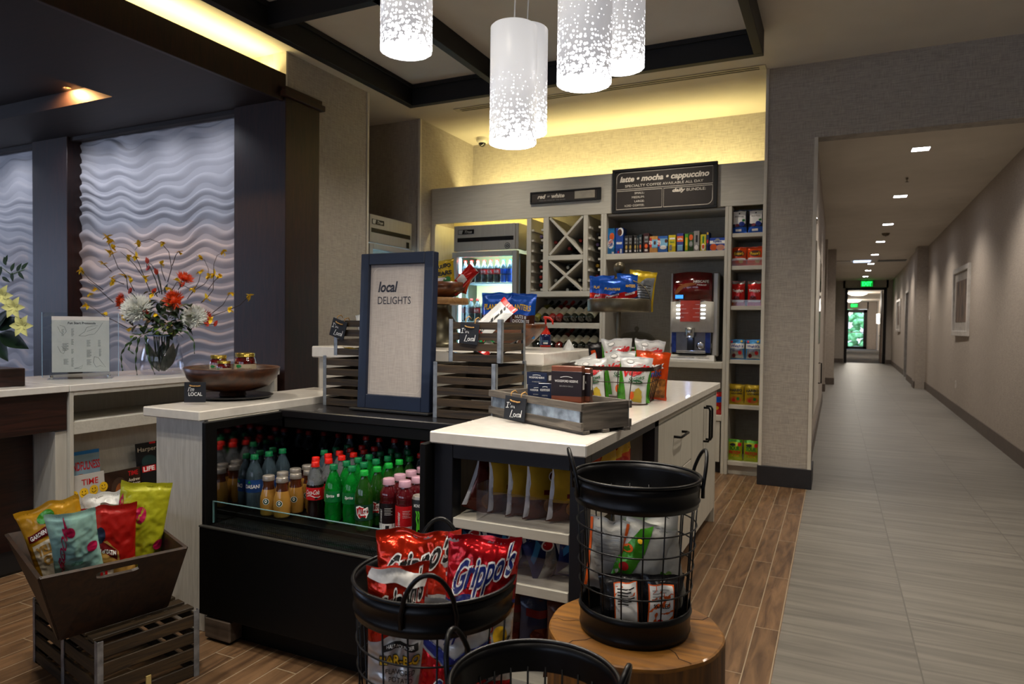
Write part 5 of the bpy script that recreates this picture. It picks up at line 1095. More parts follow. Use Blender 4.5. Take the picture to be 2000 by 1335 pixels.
a.text(S, 'local', -.052, fh-.152, .108, .049, INK, .03, .22, .0008); a.text(S, 'DELIGHTS', -.016, fh-.213, .180, .034, INK, 0, 0, .0008); obj('sign_panel', a, t)
a = MB(); a.box((-fw/2-.02, -.055, .0005), (fw/2+.015, .06, .012), BLACKB, .003); obj('foot', a, t)
# chalk tags
SLATE = mat('chalk_slate', '#10141e', .7, var=.1); CHALK = mat('chalk_white', '#d6d8da', .8)
def chalk_tag(lab, loc, rz, tilt, caps=False, roll=0, w_=.088, h_=.088, loops=True, over=.03, rx=0):
    t = thing('chalk_tag', lab, 'sign', loc, (rx, roll, rz)); a = MB(); a.box((-w_/2, -.005, -h_), (w_/2, 0, 0), SLATE, .001); obj('slate', a, t)
    S = flat((0, -.0052, 0), (1, 0, 0), (0, 0, 1), (0, -1, 0)); a = MB()
    if caps: a.text(S, "I'm", -.016, -.030, .026, .020, CHALK, 0, .35, .0006); a.text(S, 'LOCAL', .002, -.052, .056, .016, CHALK, .02, 0, .0006)
    else:
        a.stroke(S, [(-.036, -.026), (-.024, -.024)], .0022, CHALK, .0006); a.stroke(S, [(-.030, -.025), (-.033, -.044)], .0022, CHALK, .0006); a.stroke(S, [(-.039, -.045), (-.026, -.043)], .0022, CHALK, .0006); a.stroke(S, [(-.020, -.026), (-.021, -.032)], .002, CHALK, .0006)
        a.stroke(S, [(-.017, -.043), (-.015, -.034), (-.012, -.042), (-.009, -.034), (-.006, -.041), (-.003, -.035), (-.001, -.043)], .0022, CHALK, .0006)
        a.stroke(S, [(-.010, -.050), (-.018, -.078), (-.004, -.076)], .0026, CHALK, .0006); a.stroke(S, ell(.002, -.068, .0045, .006, 10), .0024, CHALK, .0006, True); a.stroke(S, [(.016, -.061), (.010, -.064), (.010, -.072), (.016, -.073)], .0024, CHALK, .0006)
        a.stroke(S, ell(.021, -.066, .004, .006, 10), .0024, CHALK, .0006, True); a.stroke(S, [(.026, -.060), (.027, -.073)], .0022, CHALK, .0006); a.stroke(S, [(.031, -.046), (.029, -.072)], .0024, CHALK, .0006)
    obj('chalk_lettering', a, t)
    a = MB(); zz = -.014
    a.tube([(-.022, -.006, zz), (-.012, -.010, zz-.003), (.012, -.010, zz-.004), (.022, -.006, zz-.002)], .0028, ROPE, 7)
    if loops:
        for x in (-.022, .022): a.tube([(x, .002, zz), (x-.001, -.001, .010), (x-.001, .004, over), (x+.004, .016, over+.006), (x+.010, .024, over-.004)], .0024, ROPE, 7)
    obj('rope_loop', a, t); return t
chalk_tag("chalk tag I'm Local hung on the small crate left of the framed sign", (-2.130, 2.592, 1.292), 0, 0, roll=math.radians(17), over=.013)
chalk_tag("chalk tag I'm Local hung on the small crate right of the framed sign", (-1.372, 2.492, 1.284), 0, 0, roll=math.radians(6), over=.020)
# small bars inside the upper crates
def bar_pack(lab, loc, rot, L_, W_, fm, prints=(), seed=0): return bag('snack_bar', lab, loc, (W_, L_, .018), fm, fm, prints, rot[2], rot[0], rot[1], seed, .002, None, 'snack bars in the small crates', 'snack bar', 0, (6, 8))
bar_pack('white bar wrapper with red ends sticking up from the right small crate', (-1.40, 2.60, 1.232), (-.35, .75, .1), .20, .085, F_WHT, [('r', -1, .0, 1, .12, F_RED), ('r', -1, .88, 1, 1, F_RED), ('t', 'mudslide', 0, .5, .6*2.6, .30, BLKP, .03, .2, PI/2)], 3)
bar_pack('red edged bar wrapper lying in the right small crate', (-1.36, 2.58, 1.150), (-1.2, .5, .4), .16, .05, F_WHT, [('r', -1, 0, 1, .25, F_RED)], 4)
bar_pack('green striped bar wrapper low in the right small crate', (-1.31, 2.62, 1.148), (-1.1, -.5, -.5), .15, .05, F_SIL, [('r', -1, .3, 1, .5, F_GRN)], 5)
bar_pack('silver bar wrapper on the floor of the right small crate', (-1.44, 2.56, 1.135), (-1.45, .2, .9), .15, .06, F_SIL, [('r', -1, .3, 1, .5, F_DRK)], 6)
bar_pack('yellow candy wrapper on the floor of the left small crate', (-2.06, 2.67, 1.135), (-1.45, .2, 1.2), .17, .05, F_YEL, [], 8)
bar_pack('white candy wrapper inside the left small crate', (-2.02, 2.70, 1.17), (-.9, .2, .6), .14, .05, F_WHT, [('r', -1, .0, 1, .2, F_RED)], 9)
bar_pack('gold candy wrapper in the middle of the left small crate', (-1.97, 2.64, 1.16), (-.7, .4, .2), .12, .05, F_YEL, [], 10)
bar_pack('white wrapper poking above the left small crate', (-2.05, 2.66, 1.20), (-.2, -.3, .3), .125, .03, F_WHT, [], 11)
a = MB(); a.box((-.02, -.015, 0), (.02, .015, .13), WHT, .003); tag(obj('tube_carton', a, None, (-1.925, 2.70, 1.195)), 'slim white carton standing in the left small crate beside the frame', 'carton')

# ------------------------------------------------------------------ walnut bowl with jam jars
WAL = woodmat('walnut', '#24120a', '#4f2c14', 'x', .4, .9, coat=.12, bump=.05); PLATE = mat('black_plate', '#0c0c0e', .35, var=.1)
p0 = PZ(450, 776, .915); bc = Vector((p0.x+.01, p0.y+.005, .9155))
a = MB(); a.lathe([(0, .0), (.13, .0), (.165, .004), (.183, .012), (.185, .015), (.165, .010), (.02, .006), (0, .006)], PLATE, 48); tag(obj('serving_plate', a, None, bc), 'round black plate under the walnut bowl on the left counter', 'plate')
bw = bc+Vector((.0, .0, .0065))
a = MB(); a.lathe([(0, 0), (.055, 0), (.062, .008), (.055, .028), (.10, .030), (.165, .052), (.200, .090), (.216, .138), (.212, .142), (.204, .136), (.188, .092), (.13, .054), (.04, .046), (0, .044)], WAL, 56); tag(obj('wooden_bowl', a, None, bw), 'wide dark walnut bowl holding jam jars on the left counter', 'bowl')
JAM = mat('jam_red', '#5c0c08', .08, coat=1, var=.25, vscale=40); GOLDL = mat('gold_lid', '#b8a04a', .22, .85); JL = mat('jar_label', '#b3a489', .6, var=.04)
def jar(lab, loc, r, h, rz=0):
    t = thing('jam_jar', lab, 'jar', loc, (0, 0, rz), group='jam jars in the walnut bowl'); a = MB()
    a.lathe([(0, 0), (r*.9, 0), (r, .006), (r, h*.55), (r*.93, h*.70), (r*.84, h*.78), (r*.84, h*.82)], JAM, 28); obj('glass_body', a, t)
    a = MB(); a.lathe([(r*.88, h*.80), (r*.90, h*.80), (r*.91, h*.83), (r*.88, h*.845), (r*.89, h*.97), (r*.84, h), (r*.70, h-.001), (0, h-.002)], GOLDL, 32); obj('lid', a, t)
    a = MB(); a.lathe([(r+.0006, h*.12), (r+.0006, h*.46)], JL, 28); S = lambda u, v, off=0: Vector((math.sin(u/r)*(r+.001+off), -math.cos(u/r)*(r+.001+off), v))
    a.shape(S, ell(-r*.55, h*.36, r*.3, h*.08), GRNP, .0004, 2); a.text(S, 'Strawberry Jam', 0, h*.24, r*1.4, h*.07, BR, .0, .2, .0006); obj('label', a, t)
b0 = bw.z
for dx, dy, r_, h_, lab in ((-.045, -.03, .034, .060, 'left'), (.02, -.045, .030, .060, 'front'), (.062, .012, .034, .060, 'right'), (.0, .05, .034, .060, 'rear')): jar('jam jar of the hidden lower layer in the walnut bowl, '+lab+' one', (bw.x+dx*.9, bw.y+dy*.9, b0+.052), r_, h_)
jar('jam jar with gold lid at the left of the walnut bowl', (bw.x-.060, bw.y-.030, b0+.114), .041, .082, .7)
jar('small jam jar in front between the two larger jars', (bw.x+.022, bw.y-.072, b0+.1125), .033, .060, .6)
jar('tallest jam jar at the right of the walnut bowl', (bw.x+.066, bw.y+.015, b0+.114), .048, .094, .7)
jar('jam jar whose gold lid peeps out behind the others', (bw.x+.0, bw.y+.065, b0+.114), .043, .092, 0)
pt = PZ(378, 783, .93); chalk_tag("chalk tag I'm LOCAL leaning against the walnut bowl", (pt.x+.008, pt.y+.003, .9155+.010+.088), .62, 0, True, over=.0, rx=-.06, loops=False)

# ------------------------------------------------------------------ wooden tray on the island
A_, B_ = Vector((-1.235, 2.410, 0)), Vector((-.762, 2.142, 0)); ang = math.atan2(B_.y-A_.y, B_.x-A_.x); TL = (B_-A_).length
GREYW = woodmat('weathered_wood', '#37322d', '#6b635a', 'x', .7, 1.3, bump=.5); GREYWY = woodmat('weathered_wood_y', '#37322d', '#6b635a', 'y', .7, 1.3, bump=.5); ZS = mat('zinc_sheet', '#93a0ad', .35, .6, var=.25, vscale=22)
t = thing('wooden_tray', 'weathered grey wood tray with zinc sides on the island front', 'tray', (A_.x, A_.y, .9155), (0, 0, ang)); TRAY = t; TD = .235
for y0, nm in ((0, 'front'), (TD-.012, 'back')):
    a = MB(); a.box((-.012, y0, .012), (TL+.006, y0+.012, .040), GREYW, .0015); obj('side_board', a, t)
    a = MB(); a.box((-.012, y0, .078), (TL+.006, y0+.012, .104), GREYW, .0015); obj('side_board', a, t)
    a = MB(); a.box((.012, y0+.004, .038), (TL-.006, y0+.009, .080), ZS, 0); obj('zinc_sheet', a, t)
for x0 in (0, TL-.014):
    a = MB(); a.box((x0, .0125, .012), (x0+.014, TD-.0125, .104), GREYWY, .0015); obj('end_board', a, t)
a = MB(); a.box((.01, .0125, .034), (TL-.015, TD-.0125, .045), GREYW, .001); obj('base_board', a, t)
for y0 in (.01, .10, .20): a = MB(); a.box((.0, y0, 0), (TL+.006, y0+.03, .012), GREYW, .0015); obj('foot_rail', a, t)
def tray_pt(x, y, z): c, s = math.cos(ang), math.sin(ang); return (A_.x+x*c-y*s, A_.y+x*s+y*c, .9155+z)
CHOC = mat('choc_box_brown', '#6a3a26', .3, coat=.4, var=.05); CHOCB = mat('choc_band', '#1e1416', .35, coat=.3, var=.05); NVB = mat('navy_band', '#141d36', .35, coat=.3)
def choc(lab, loc, rz, w_, d_, h_, big):
    t = thing('chocolate_box', lab, 'box', loc, (0, 0, rz)); a = MB(); a.box((-w_/2, -d_/2, 0), (w_/2, d_/2, h_), CHOC if big else CHOCB, .002); obj('box', a, t)
    a = MB(); k = .16 if big else .0; a.box((-w_/2-.0006, -d_/2-.0006, h_*k), (w_/2+.0006, d_/2+.0006, h_*(1-k*.9)), CHOCB if big else NVB, .001)
    S = flat((0, -d_/2-.001, 0), (1, 0, 0), (0, 0, 1), (0, -1, 0)); a.text(S, 'WOODFORD RESERVE', 0, h_*.58, w_*.76, h_*.065 if big else h_*.15, WHT, .0, 0, .0006); a.text(S, 'BOURBON BALLS', 0, h_*(.44 if big else .24), w_*.44, h_*.04 if big else h_*.09, GRYP, .01, 0, .0006)
    pts = [(-w_*.2+w_*.4*i/8, h_*(.68 if big else .76)+h_*.03*math.sin(PI*i/8)) for i in range(9)]; a.stroke(S, pts, h_*.012 if big else h_*.03, WHT, .0006); a.box((w_/2+.0004, -d_*.2, h_*.35), (w_/2+.0012, d_*.25, h_*.75), WHT, 0); obj('printed_band', a, t); return t
base = .0455
fl = tray_pt(.375, .105, base); choc('brown chocolate box lying flat under the large upright one', fl, .02, .125, .12, .045, True); bp = tray_pt(.378, .085, base+.0455); choc('large brown box of bourbon chocolates standing in the grey tray', bp, .02, .115, .035, .128, True)
for k in range(1): 
    q = tray_pt(.372, .130, base+.0455); choc('second brown chocolate box hidden right behind the large one', q, .02, .112, .032, .120, True)
fl = tray_pt(.175, .12, base); choc('dark chocolate box lying flat under the small navy ones', fl, .03, .14, .10, .040, False); q = tray_pt(.165, .125, base+.0405); choc('small navy chocolate box at the bottom of the stack of two', q, .03, .085, .055, .048, False); choc('small navy chocolate box on top of the stack of two', (q[0]-.004, q[1], q[2]+.0485), -.03, .085, .055, .048, False)
q = tray_pt(.226, .10, base+.0405); choc('small dark chocolate box standing upright beside the stack', q, .35, .048, .045, .060, False)
cp = tray_pt(.205, -.012, .104); chalk_tag("chalk tag I'm Local hanging from the grey wood tray on the island", (cp[0], cp[1]-.012, cp[2]-.006), ang*.25, 0, roll=math.radians(5), over=.014, w_=.092, h_=.088)

# ------------------------------------------------------------------ wire basket of veggie chips
BRW = mat('bronze_wire', '#2c1a12', .45, .5)
def rr_loop(cx, cy, wx, wy, r, z, n=6): return [Vector((p[0], p[1], z)) for p in rrect(cx-wx/2, cy-wy/2, cx+wx/2, cy+wy/2, r, k=n)]
t = thing('wire_basket', 'bronze wire basket with flat rim holding veggie chips on the island', 'basket', (-.985, 3.30, .9158), (0, 0, .10))
RIM = rr_loop(0, 0, .44, .60, .08, .178); BOT = rr_loop(0, 0, .36, .50, .05, .004)
a = MB(); n = len(RIM); vs = [p for p in RIM]+[p-Vector((0, 0, .018)) for p in RIM]+[p*1+(-Vector((p.x, p.y, 0))*.012) for p in RIM]+[p-Vector((0, 0, .018))-Vector((p.x, p.y, 0))*.012 for p in RIM]
a.add(vs, [(i, (i+1) % n, n+(i+1) % n, n+i) for i in range(n)]+[(2*n+i, 2*n+(i+1) % n, 3*n+(i+1) % n, 3*n+i) for i in range(n)]+[(i, (i+1) % n, 2*n+(i+1) % n, 2*n+i) for i in range(n)]+[(n+i, n+(i+1) % n, 3*n+(i+1) % n, 3*n+i) for i in range(n)], BRW, True); obj('rim_band', a, t)
a = MB(); a.tube(BOT, .0032, BRW, 6, True)
for (x0, y0, x1, y1) in [(sx*.22, yy, sx*.18, yy*.83) for sx in (-1, 1) for yy in (-.21, -.14, -.07, 0, .07, .14, .21)]+[(xx, sy*.30, xx*.82, sy*.25) for sy in (-1, 1) for xx in (-.13, -.065, 0, .065, .13)]: a.tube([(x0, y0, .165), (x1, y1, .004)], .0022, BRW, 6)
for yy in (-.15, -.05, .05, .15): a.tube([(-.18, yy, .004), (.18, yy, .004)], .0022, BRW, 6)
a.tube([p*.93+Vector((0, 0, -.06)) for p in RIM], .0020, BRW, 6, True); obj('wire_frame', a, t)
def veggie(lab, loc, rz, rx, ry, seed, sc=1.0):
    g2 = F_GRN
    return bag('chip_bag', lab, loc, (.155*sc, .215*sc, .05), F_WHT, F_WHT, [
        ('p', [(-1, .02), (-1, .9), (-.92, .78), (-.72, .5), (-.55, .25), (-.45, .02)], g2), ('p', [(1, .02), (1, .8), (.88, .62), (.8, .4), (.78, .02)], g2),
        ('e', .15, .14, .38, .12, mat('straw_yellow', '#b9a02a', .4)), ('p', [(.0, .02), (.1, .30), (.3, .34), (.5, .26), (.5, .02)], mat('straw_yellow')), ('e', -.1, .16, .14, .09, ORGP),
        ('e', -.35, .88, .24, .045, GRYP), ('e', -.35, .88, .20, .035, WHT), ('t', 'Veggie', .08, .68, 1.62, .20, REDP, .05, .25, .12), ('t', 'Garden', .1, .80, .7, .045, REDP, 0, .2, .1), ('t', 'Straws', .12, .53, 1.0, .10, mat('print_deep_green', '#1d5a2c', .4), .01, .25, .1), ('e', .15, .45, .38, .045, mat('print_deep_green')), ('t', 'Sea Salt', .15, .45, .5, .03, WHT)],
        rz, rx, ry, seed, .005, None, 'veggie chip bags in the wire basket')
def lw(x, y, z=0): c, s = math.cos(.10), math.sin(.10); return (-.985+x*c-y*s, 3.30+x*s+y*c, .921+z)
veggie('veggie chip bag standing tall at the back left of the wire basket', lw(-.015, .10, .075), .22, -.12, -.04, 21, 1.02)
veggie('veggie chip bag at the back right of the wire basket', lw(.125, .13, .075), .28, -.1, .10, 22)
veggie('veggie chip bag in the middle row, its lettering cut by a neighbour', lw(.03, -.07, .02), .18, -.10, -.02, 23)
veggie('veggie chip bag upright in the front right corner, all its lettering showing', lw(.115, -.185, .0), .22, -.08, .06, 24)
veggie('veggie chip bag at the front left behind the chocolate box', lw(-.06, -.22, .0), .10, -.15, -.12, 25, .95)
veggie('veggie chip bag slumped at the far left of the wire basket', lw(-.12, -.05, .005), .05, -.35, -.35, 26)
veggie('veggie chip bag lying against the left rim of the basket', lw(-.10, .12, .0), -.1, -.45, -.15, 27)
CHEX = [('p', [(-.9, .05), (-.9, .45), (.9, .45), (.9, .05)], mat('chex_tan', '#a8682a', .4, var=.3, vscale=60)), ('e', .0, .28, .55, .14, mat('chex_light', '#c08a48', .4, var=.3, vscale=60)), ('t', 'Chex', .1, .70, 1.2, .15, WHT, .05, 0, .1), ('t', 'mix', .2, .54, .8, .13, BLUP, .05, 0, .1)]
bag('snack_pouch', 'orange cereal mix bag standing in the right side of the wire basket', lw(.16, .02, .0), (.17, .235, .05), F_ORG, F_ORG, CHEX, .25, -.05, .08, 31)
bag('snack_pouch', 'orange cereal mix bag at the back, only its top showing', lw(-.01, .20, .035), (.18, .20, .05), F_ORG, F_ORG, CHEX, .2, -.1, .0, 32)
bag('snack_pouch', 'black chip bag edge-on at the back left of the basket', lw(-.135, .22, .05), (.15, .22, .05), F_DRK, F_SIL, [('r', -.9, .2, -.5, .8, F_ORG)], 1.2, -.08, 0, 33)

# ------------------------------------------------------------------ galvanised tray stand
AGED = mat('aged_zinc', '#6a6250', .38, .7, var=.2, vscale=10); sp = PY(1209, 600, 4.15); SX = sp.x
t = thing('tray_stand', 'round aged metal tray on a pole with ball finial, full of nut bags', 'tray stand', (SX, 4.15, .916))
zt = PY(1209, 597, 4.15).z-.916; zb = PY(1209, 523, 4.15).z-.916; TRr = .197
a = MB(); a.lathe([(0, 0), (.16, 0), (.17, .008), (.17, .03), (.165, .03), (.16, .012), (0, .012)], AGED, 40); obj('base', a, t)
a = MB(); a.cyl((0, 0, .01), .013, zb-.02, AGED, 16); obj('pole', a, t)
a = MB(); a.lathe([(0, zt-.038), (TRr-.004, zt-.038), (TRr, zt-.034), (TRr, zt+.036), (TRr-.003, zt+.040), (TRr-.006, zt+.036), (TRr-.006, zt-.030), (0, zt-.030)], AGED, 56); obj('tray', a, t)
a = MB(); a.sphere((0, 0, zb), .036, AGED, 24, 14); a.lathe([(.013, zb-.06), (.02, zb-.045), (.014, zb-.035)], AGED, 16); obj('ball_finial', a, t)
a = MB(); a.tube([(TRr*math.cos(q_), TRr*math.sin(q_)*.0+.0, zt+.03+.14*math.sin(q_)) for q_ in [PI*k/16 for k in range(17)]], .004, AGED, 6); obj('handle_hoop', a, t)
PLN = [('r', -1, .0, 1, .34, F_LBL), ('p', [(-1, .36), (-1, .52), (0, .46), (1, .58), (1, .40), (0, .30)], F_RED), ('e', .05, .14, .75, .15, mat('nut_brown', '#a5652a', .4, var=.3, vscale=70)), ('t', 'PLANTERS', 0, .66, 1.2, .08, YELP, .03), ('t', 'Peanuts', 0, .45, 1.1, .08, WHT, .03, .2, .1)]
bz = .916+zt-.028
bag('nut_bag', 'blue peanut bag at the left of the metal tray', (SX-.10, 4.10, bz), (.16, .215, .05), F_BLU, F_BLU, PLN, .15, -.05, 0, 41)
bag('nut_bag', 'blue peanut bag at the front centre of the metal tray', (SX-.01, 4.04, bz), (.165, .19, .05), F_BLU, F_BLU, PLN, .25, -.05, 0, 42)
bag('nut_bag', 'blue peanut bag turned away at the right of the metal tray', (SX+.055, 4.12, bz), (.15, .225, .05), F_BLU, F_BLU, PLN, .75, -.05, .05, 43)
bag('snack_pouch', 'yellow and silver pouch leaning at the back of the metal tray', (SX+.115, 4.20, bz), (.17, .25, .05), F_YEL, F_YEL, [('p', [(-.6, .02), (-.5, .6), (.2, .80), (.9, .85), (.8, .02)], F_SIL)]+[('r', -.3, .25+.06*k, .7, .265+.06*k, BLKP) for k in range(7)], .3, -.08, .1, 44)
bag('snack_pouch', 'tan pouch behind the blue peanut bags', (SX+.03, 4.25, bz), (.17, .215, .05), F_TAN, F_TAN, [], .1, 0, 0, 45)

# ------------------------------------------------------------------ things on the raised bar
ACA = woodmat('acacia', '#3c1c0c', '#7a4420', 'x', .35, .8, coat=.3, bump=.05); PALEW = woodmat('pale_board', '#8a6338', '#b58a55', 'x', .5, .8); BT_ = 1.1485
pw = PY(1003, 632, 3.30); zr = pw.z-BT_
a = MB(); R_ = .178; a.lathe([(0, 0), (.05, 0), (.055, .012), (.08, .02), (R_*.72, zr*.45), (R_*.94, zr*.8), (R_, zr), (R_-.008, zr), (R_*.86, zr*.75), (R_*.6, zr*.4), (.05, .05), (0, .048)], ACA, 44); tag(obj('wooden_bowl', a, None, (pw.x, 3.30, BT_)), 'acacia wood bowl with blue nut pouches behind the right crates', 'bowl')
PCH = [('r', -1, .20, 1, .52, F_BRN), ('r', -1, .0, 1, .22, F_LBL), ('t', 'PLANTERS', 0, .68, 1.5, .13, YELP, .03), ('t', 'NUTS &', .1, .47, .8, .07, WHT, .02), ('t', 'CHOCOLATE', .1, .38, 1.2, .07, WHT, .02), ('e', .3, .14, .5, .1, mat('nut_brown'))]
bag('nut_bag', 'blue nut and chocolate pouch in the acacia bowl, left one', (pw.x-.075, 3.24, BT_+.055), (.175, .245, .05), F_BLU, F_BLU, PCH, .1, -.05, 0, 51, .003)
bag('nut_bag', 'blue nut and chocolate pouch in the acacia bowl, right one', (pw.x+.055, 3.26, BT_+.06), (.165, .235, .05), F_BLU, F_BLU, PCH, .12, -.05, .03, 52, .003)
pc = PY(858, 590, 3.35); zc = pc.z-BT_; CAN = mat('milk_can_metal', '#55503f', .35, .7, var=.2, vscale=8)
t = thing('cake_stand', 'tall metal pedestal with a pale wood board behind the framed sign', 'stand', (pc.x, 3.35, BT_))
a = MB(); a.lathe([(0, 0), (.115, 0), (.12, .01), (.115, .02), (.10, .03), (.105, zc*.35), (.09, zc*.6), (.055, zc*.8), (.05, zc-.02), (.065, zc-.012), (0, zc-.012)], CAN, 36); obj('pedestal', a, t)
a = MB(); a.lathe([(0, zc-.012), (.162, zc-.012), (.166, zc-.008), (.166, zc+.020), (.162, zc+.024), (0, zc+.024)], PALEW, 48); obj('board', a, t)
bz2 = BT_+zc+.0245; pb = PY(858, 552, 3.35); zr2 = pb.z-bz2
a = MB(); a.lathe([(0, 0), (.06, 0), (.10, .012), (.145, zr2*.5), (.157, zr2), (.150, zr2), (.135, zr2*.5), (.08, .024), (0, .02)], ACA, 44); tag(obj('wooden_bowl', a, None, (pc.x, 3.35, bz2)), 'acacia bowl of candy bags raised on the pale wood board', 'bowl')
bag('candy_bag', 'yellow gummy bear bag in the raised acacia bowl', (pc.x+.062, 3.30, bz2+.025), (.15, .19, .045), F_YEL, F_YEL, [('t', 'HARIBO', .1, .78, 1.5, .13, BLKP, .04), ('t', 'BEARS', .2, .56, 1.4, .13, BLKP, .04), ('e', 0, .40, .5, .05, WHT), ('e', .5, .35, .3, .1, GRNP)], .1, -.1, -.15, 61)
bag('candy_bag', 'red candy bag tipped out over the right rim of the raised bowl', (pc.x+.092, 3.33, bz2+.035), (.07, .185, .035), F_RED, F_SIL, [('r', -.8, .35, .6, .6, WHT)], .4, -.1, .75, 62)
bag('candy_bag', 'orange and lime candy bag between the yellow and red ones', (pc.x+.105, 3.40, bz2+.035), (.08, .10, .03), F_ORG, F_LIM, [('e', 0, .7, .6, .2, F_LIM)], .2, -.1, .3, 63)
bag('candy_bag', 'clear crumpled wrapper above the red candy bag', (pc.x+.115, 3.42, bz2+.085), (.07, .11, .03), F_WHT, F_SIL, [], .2, -.1, .65, 64)
# hand sanitiser
ps = PZ(1065, 677, BT_); t = thing('pump_bottle', 'blue hand sanitiser bottle with a red pump on the raised bar', 'bottle', (ps.x, ps.y, BT_))
SANB = mat('navy_bottle', '#111a4a', .2, coat=.6, var=.05); REDG = mat('pump_red', '#d2230f', .3)
a = MB(); a.lathe([(0, 0), (.030, 0), (.033, .005), (.033, .010)], REDG, 24); a.lathe([(.033, .010), (.034, .05), (.033, .065), (.030, .075), (0, .078)], SANB, 24); S = drum((0, 0, 0), .0345, -1.2); a.text(S, 'CLEAN', 0, .035, .034, .010, mat('print_sky'), .01); a.grid(S, -.012, .018, .016, .028, WHT, .0005, 3, 1); obj('body', a, t)
a = MB(); a.lathe([(.030, .074), (.026, .09), (.012, .112), (.010, .125), (.006, .128), (.006, .165), (.013, .168), (.013, .182), (0, .184)], REDG, 20); a.tube([(0, 0, .175), (.03, -.005, .172), (.048, -.008, .155), (.050, -.008, .135)], [.008, .007, .006, .005], REDG, 8); obj('pump', a, t)
mb = MB(); S = flat((0, 0, 0), (1, 0, 0), (0, 0, 1)); mb.lathe([(.0, .0), (.035, 0), (.02, .03), (.004, .055), (0, .055)], F_WHT, 7, smooth=False); tag(obj('napkin', mb, None, (-1.285, 3.42, BT_)), 'crumpled white napkin on the raised bar beside the pump bottle', 'napkin')
def D(x, y, d):
    r = ray(x, y)*d; return Vector((r.x, r.y, EYE+r.z))
# ------------------------------------------------------------------ wire storage baskets in the foreground
BKM = mat('basket_black', '#0d0d0f', .34, .35, var=.1, vscale=20)
def wire_basket(lab, c, zb, Rr, Rb, Hh, hang, nv=18, tb=.072, bb=.075, rings=5, hr=.055):
    t = thing('wire_basket', lab, 'basket', (c[0], c[1], zb), (0, 0, hang)); rr = lambda z: Rb+(Rr-Rb)*z/Hh
    def band(z0, z1, bead):
        P = [(rr(z0)-.003, z0), (rr(z0)+.001, z0)]
        for b in bead: P += [(rr(b)+.001, b-.004), (rr(b)+.004, b), (rr(b)+.001, b+.004)]
        P += [(rr(z1)+.001, z1), (rr(z1)-.003, z1)]; P += [(rr(q)-.003+0*q, q) for q in sorted([z0]+bead, reverse=True)]; return P
    a = MB(); a.lathe(band(Hh-tb, Hh-.003, [Hh-tb+.014, Hh-.020]), BKM, 72); a.tube([Vector((math.cos(2*PI*i/72)*(Rr+.001), math.sin(2*PI*i/72)*(Rr+.001), Hh)) for i in range(72)], .0045, BKM, 8, True); obj('top_band', a, t)
    a = MB(); a.lathe(band(.0, bb, [.012, bb-.014]), BKM, 72); a.lathe([(0, .003), (Rb-.002, .003), (Rb-.002, .006), (0, .006)], BKM, 48); obj('bottom_band', a, t)
    a = MB()
    for i in range(nv): q = 2*PI*i/nv+.1; a.tube([(math.cos(q)*(rr(z)-.004), math.sin(q)*(rr(z)-.004), z) for z in (bb-.01, Hh-tb+.01)], .0021, BKM, 6)
    for k in range(1, rings): z = bb+(Hh-tb-bb)*k/rings; a.tube([Vector((math.cos(2*PI*i/64)*(rr(z)-.001), math.sin(2*PI*i/64)*(rr(z)-.001), z)) for i in range(64)], .0021, BKM, 6, True)
    obj('wire_mesh', a, t)
    for s in (0, PI):
        a = MB(); pts = []
        for i in range(15):
            u = -1+2*i/14; q = s+u*hr/Rr; up = math.cos(u*PI/2)**.62 if abs(u) < 1 else 0
            pts.append((math.cos(q)*(Rr+.006+.012*up), math.sin(q)*(Rr+.006+.012*up), Hh-.022+up*(hr+.035)))
        a.tube([(pts[0][0], pts[0][1], Hh-.05)]+pts+[(pts[-1][0], pts[-1][1], Hh-.05)], .0052, BKM, 8); obj('handle', a, t)
    return t
STW = woodmat('stump_end_grain', '#4f2f06', '#8f5d12', 'x', .6, .55, coat=.05, bump=.4); BARK = woodmat('stump_side', '#432708', '#7d5014', 'z', .7, .7, bump=.4)
def stump(lab, c, r, h):
    t = thing('wood_stump', lab, 'stump stool', (c[0], c[1], 0)); n = 64
    a = MB(); f = lambda i: 1+.012*math.sin(i*2*PI/n*3+1)+.006*math.sin(i*2*PI/n*11)
    vs = [(math.cos(2*PI*i/n)*r*f(i)*k, math.sin(2*PI*i/n)*r*f(i)*k, z) for (k, z) in ((.97, 0), (1.01, h*.3), (1.0, h*.7), (.995, h-.010)) for i in range(n)]
    a.add(vs, [(j*n+i, j*n+(i+1) % n, (j+1)*n+(i+1) % n, (j+1)*n+i) for j in range(3) for i in range(n)], BARK, True); obj('trunk', a, t)
    a = MB(); vs = [(0, 0, h)]+[(math.cos(2*PI*i/n)*r*f(i)*k, math.sin(2*PI*i/n)*r*f(i)*k, z) for (k, z) in ((.5, h), (.97, h), (.99, h-.003), (.996, h-.012)) for i in range(n)]
    a.add(vs, [(0, 1+i, 1+(i+1) % n) for i in range(n)]+[(1+j*n+i, 1+j*n+(i+1) % n, 1+(j+1)*n+(i+1) % n, 1+(j+1)*n+i) for j in range(3) for i in range(n)], STW, False)
    CRK = mat('wood_crack', '#2a1606', .9)
    for q, L0, L1, w_ in ((2.5, .1, .98, .003), (4.1, .15, .98, .0035), (5.6, .2, .97, .003), (.7, .3, .98, .0035), (3.4, .5, .98, .002)):
        S = flat((0, 0, h+.0004), (1, 0, 0), (0, 1, 0)); a.stroke(S, [(math.cos(q+.04*math.sin(k*2.2))*r*(L0+(L1-L0)*k/6), math.sin(q+.04*math.sin(k*2.2))*r*(L0+(L1-L0)*k/6)) for k in range(7)], w_, CRK, .0003)
    obj('top_face', a, t)
Bc = (-.486, 1.835); stump('round honey coloured wood stump stool under the tall basket', Bc, .238, .452)
wire_basket('tall black wire basket of mixed chip bags standing on the wood stump', Bc, .4535, .170, .146, .420, math.radians(26), rings=5)
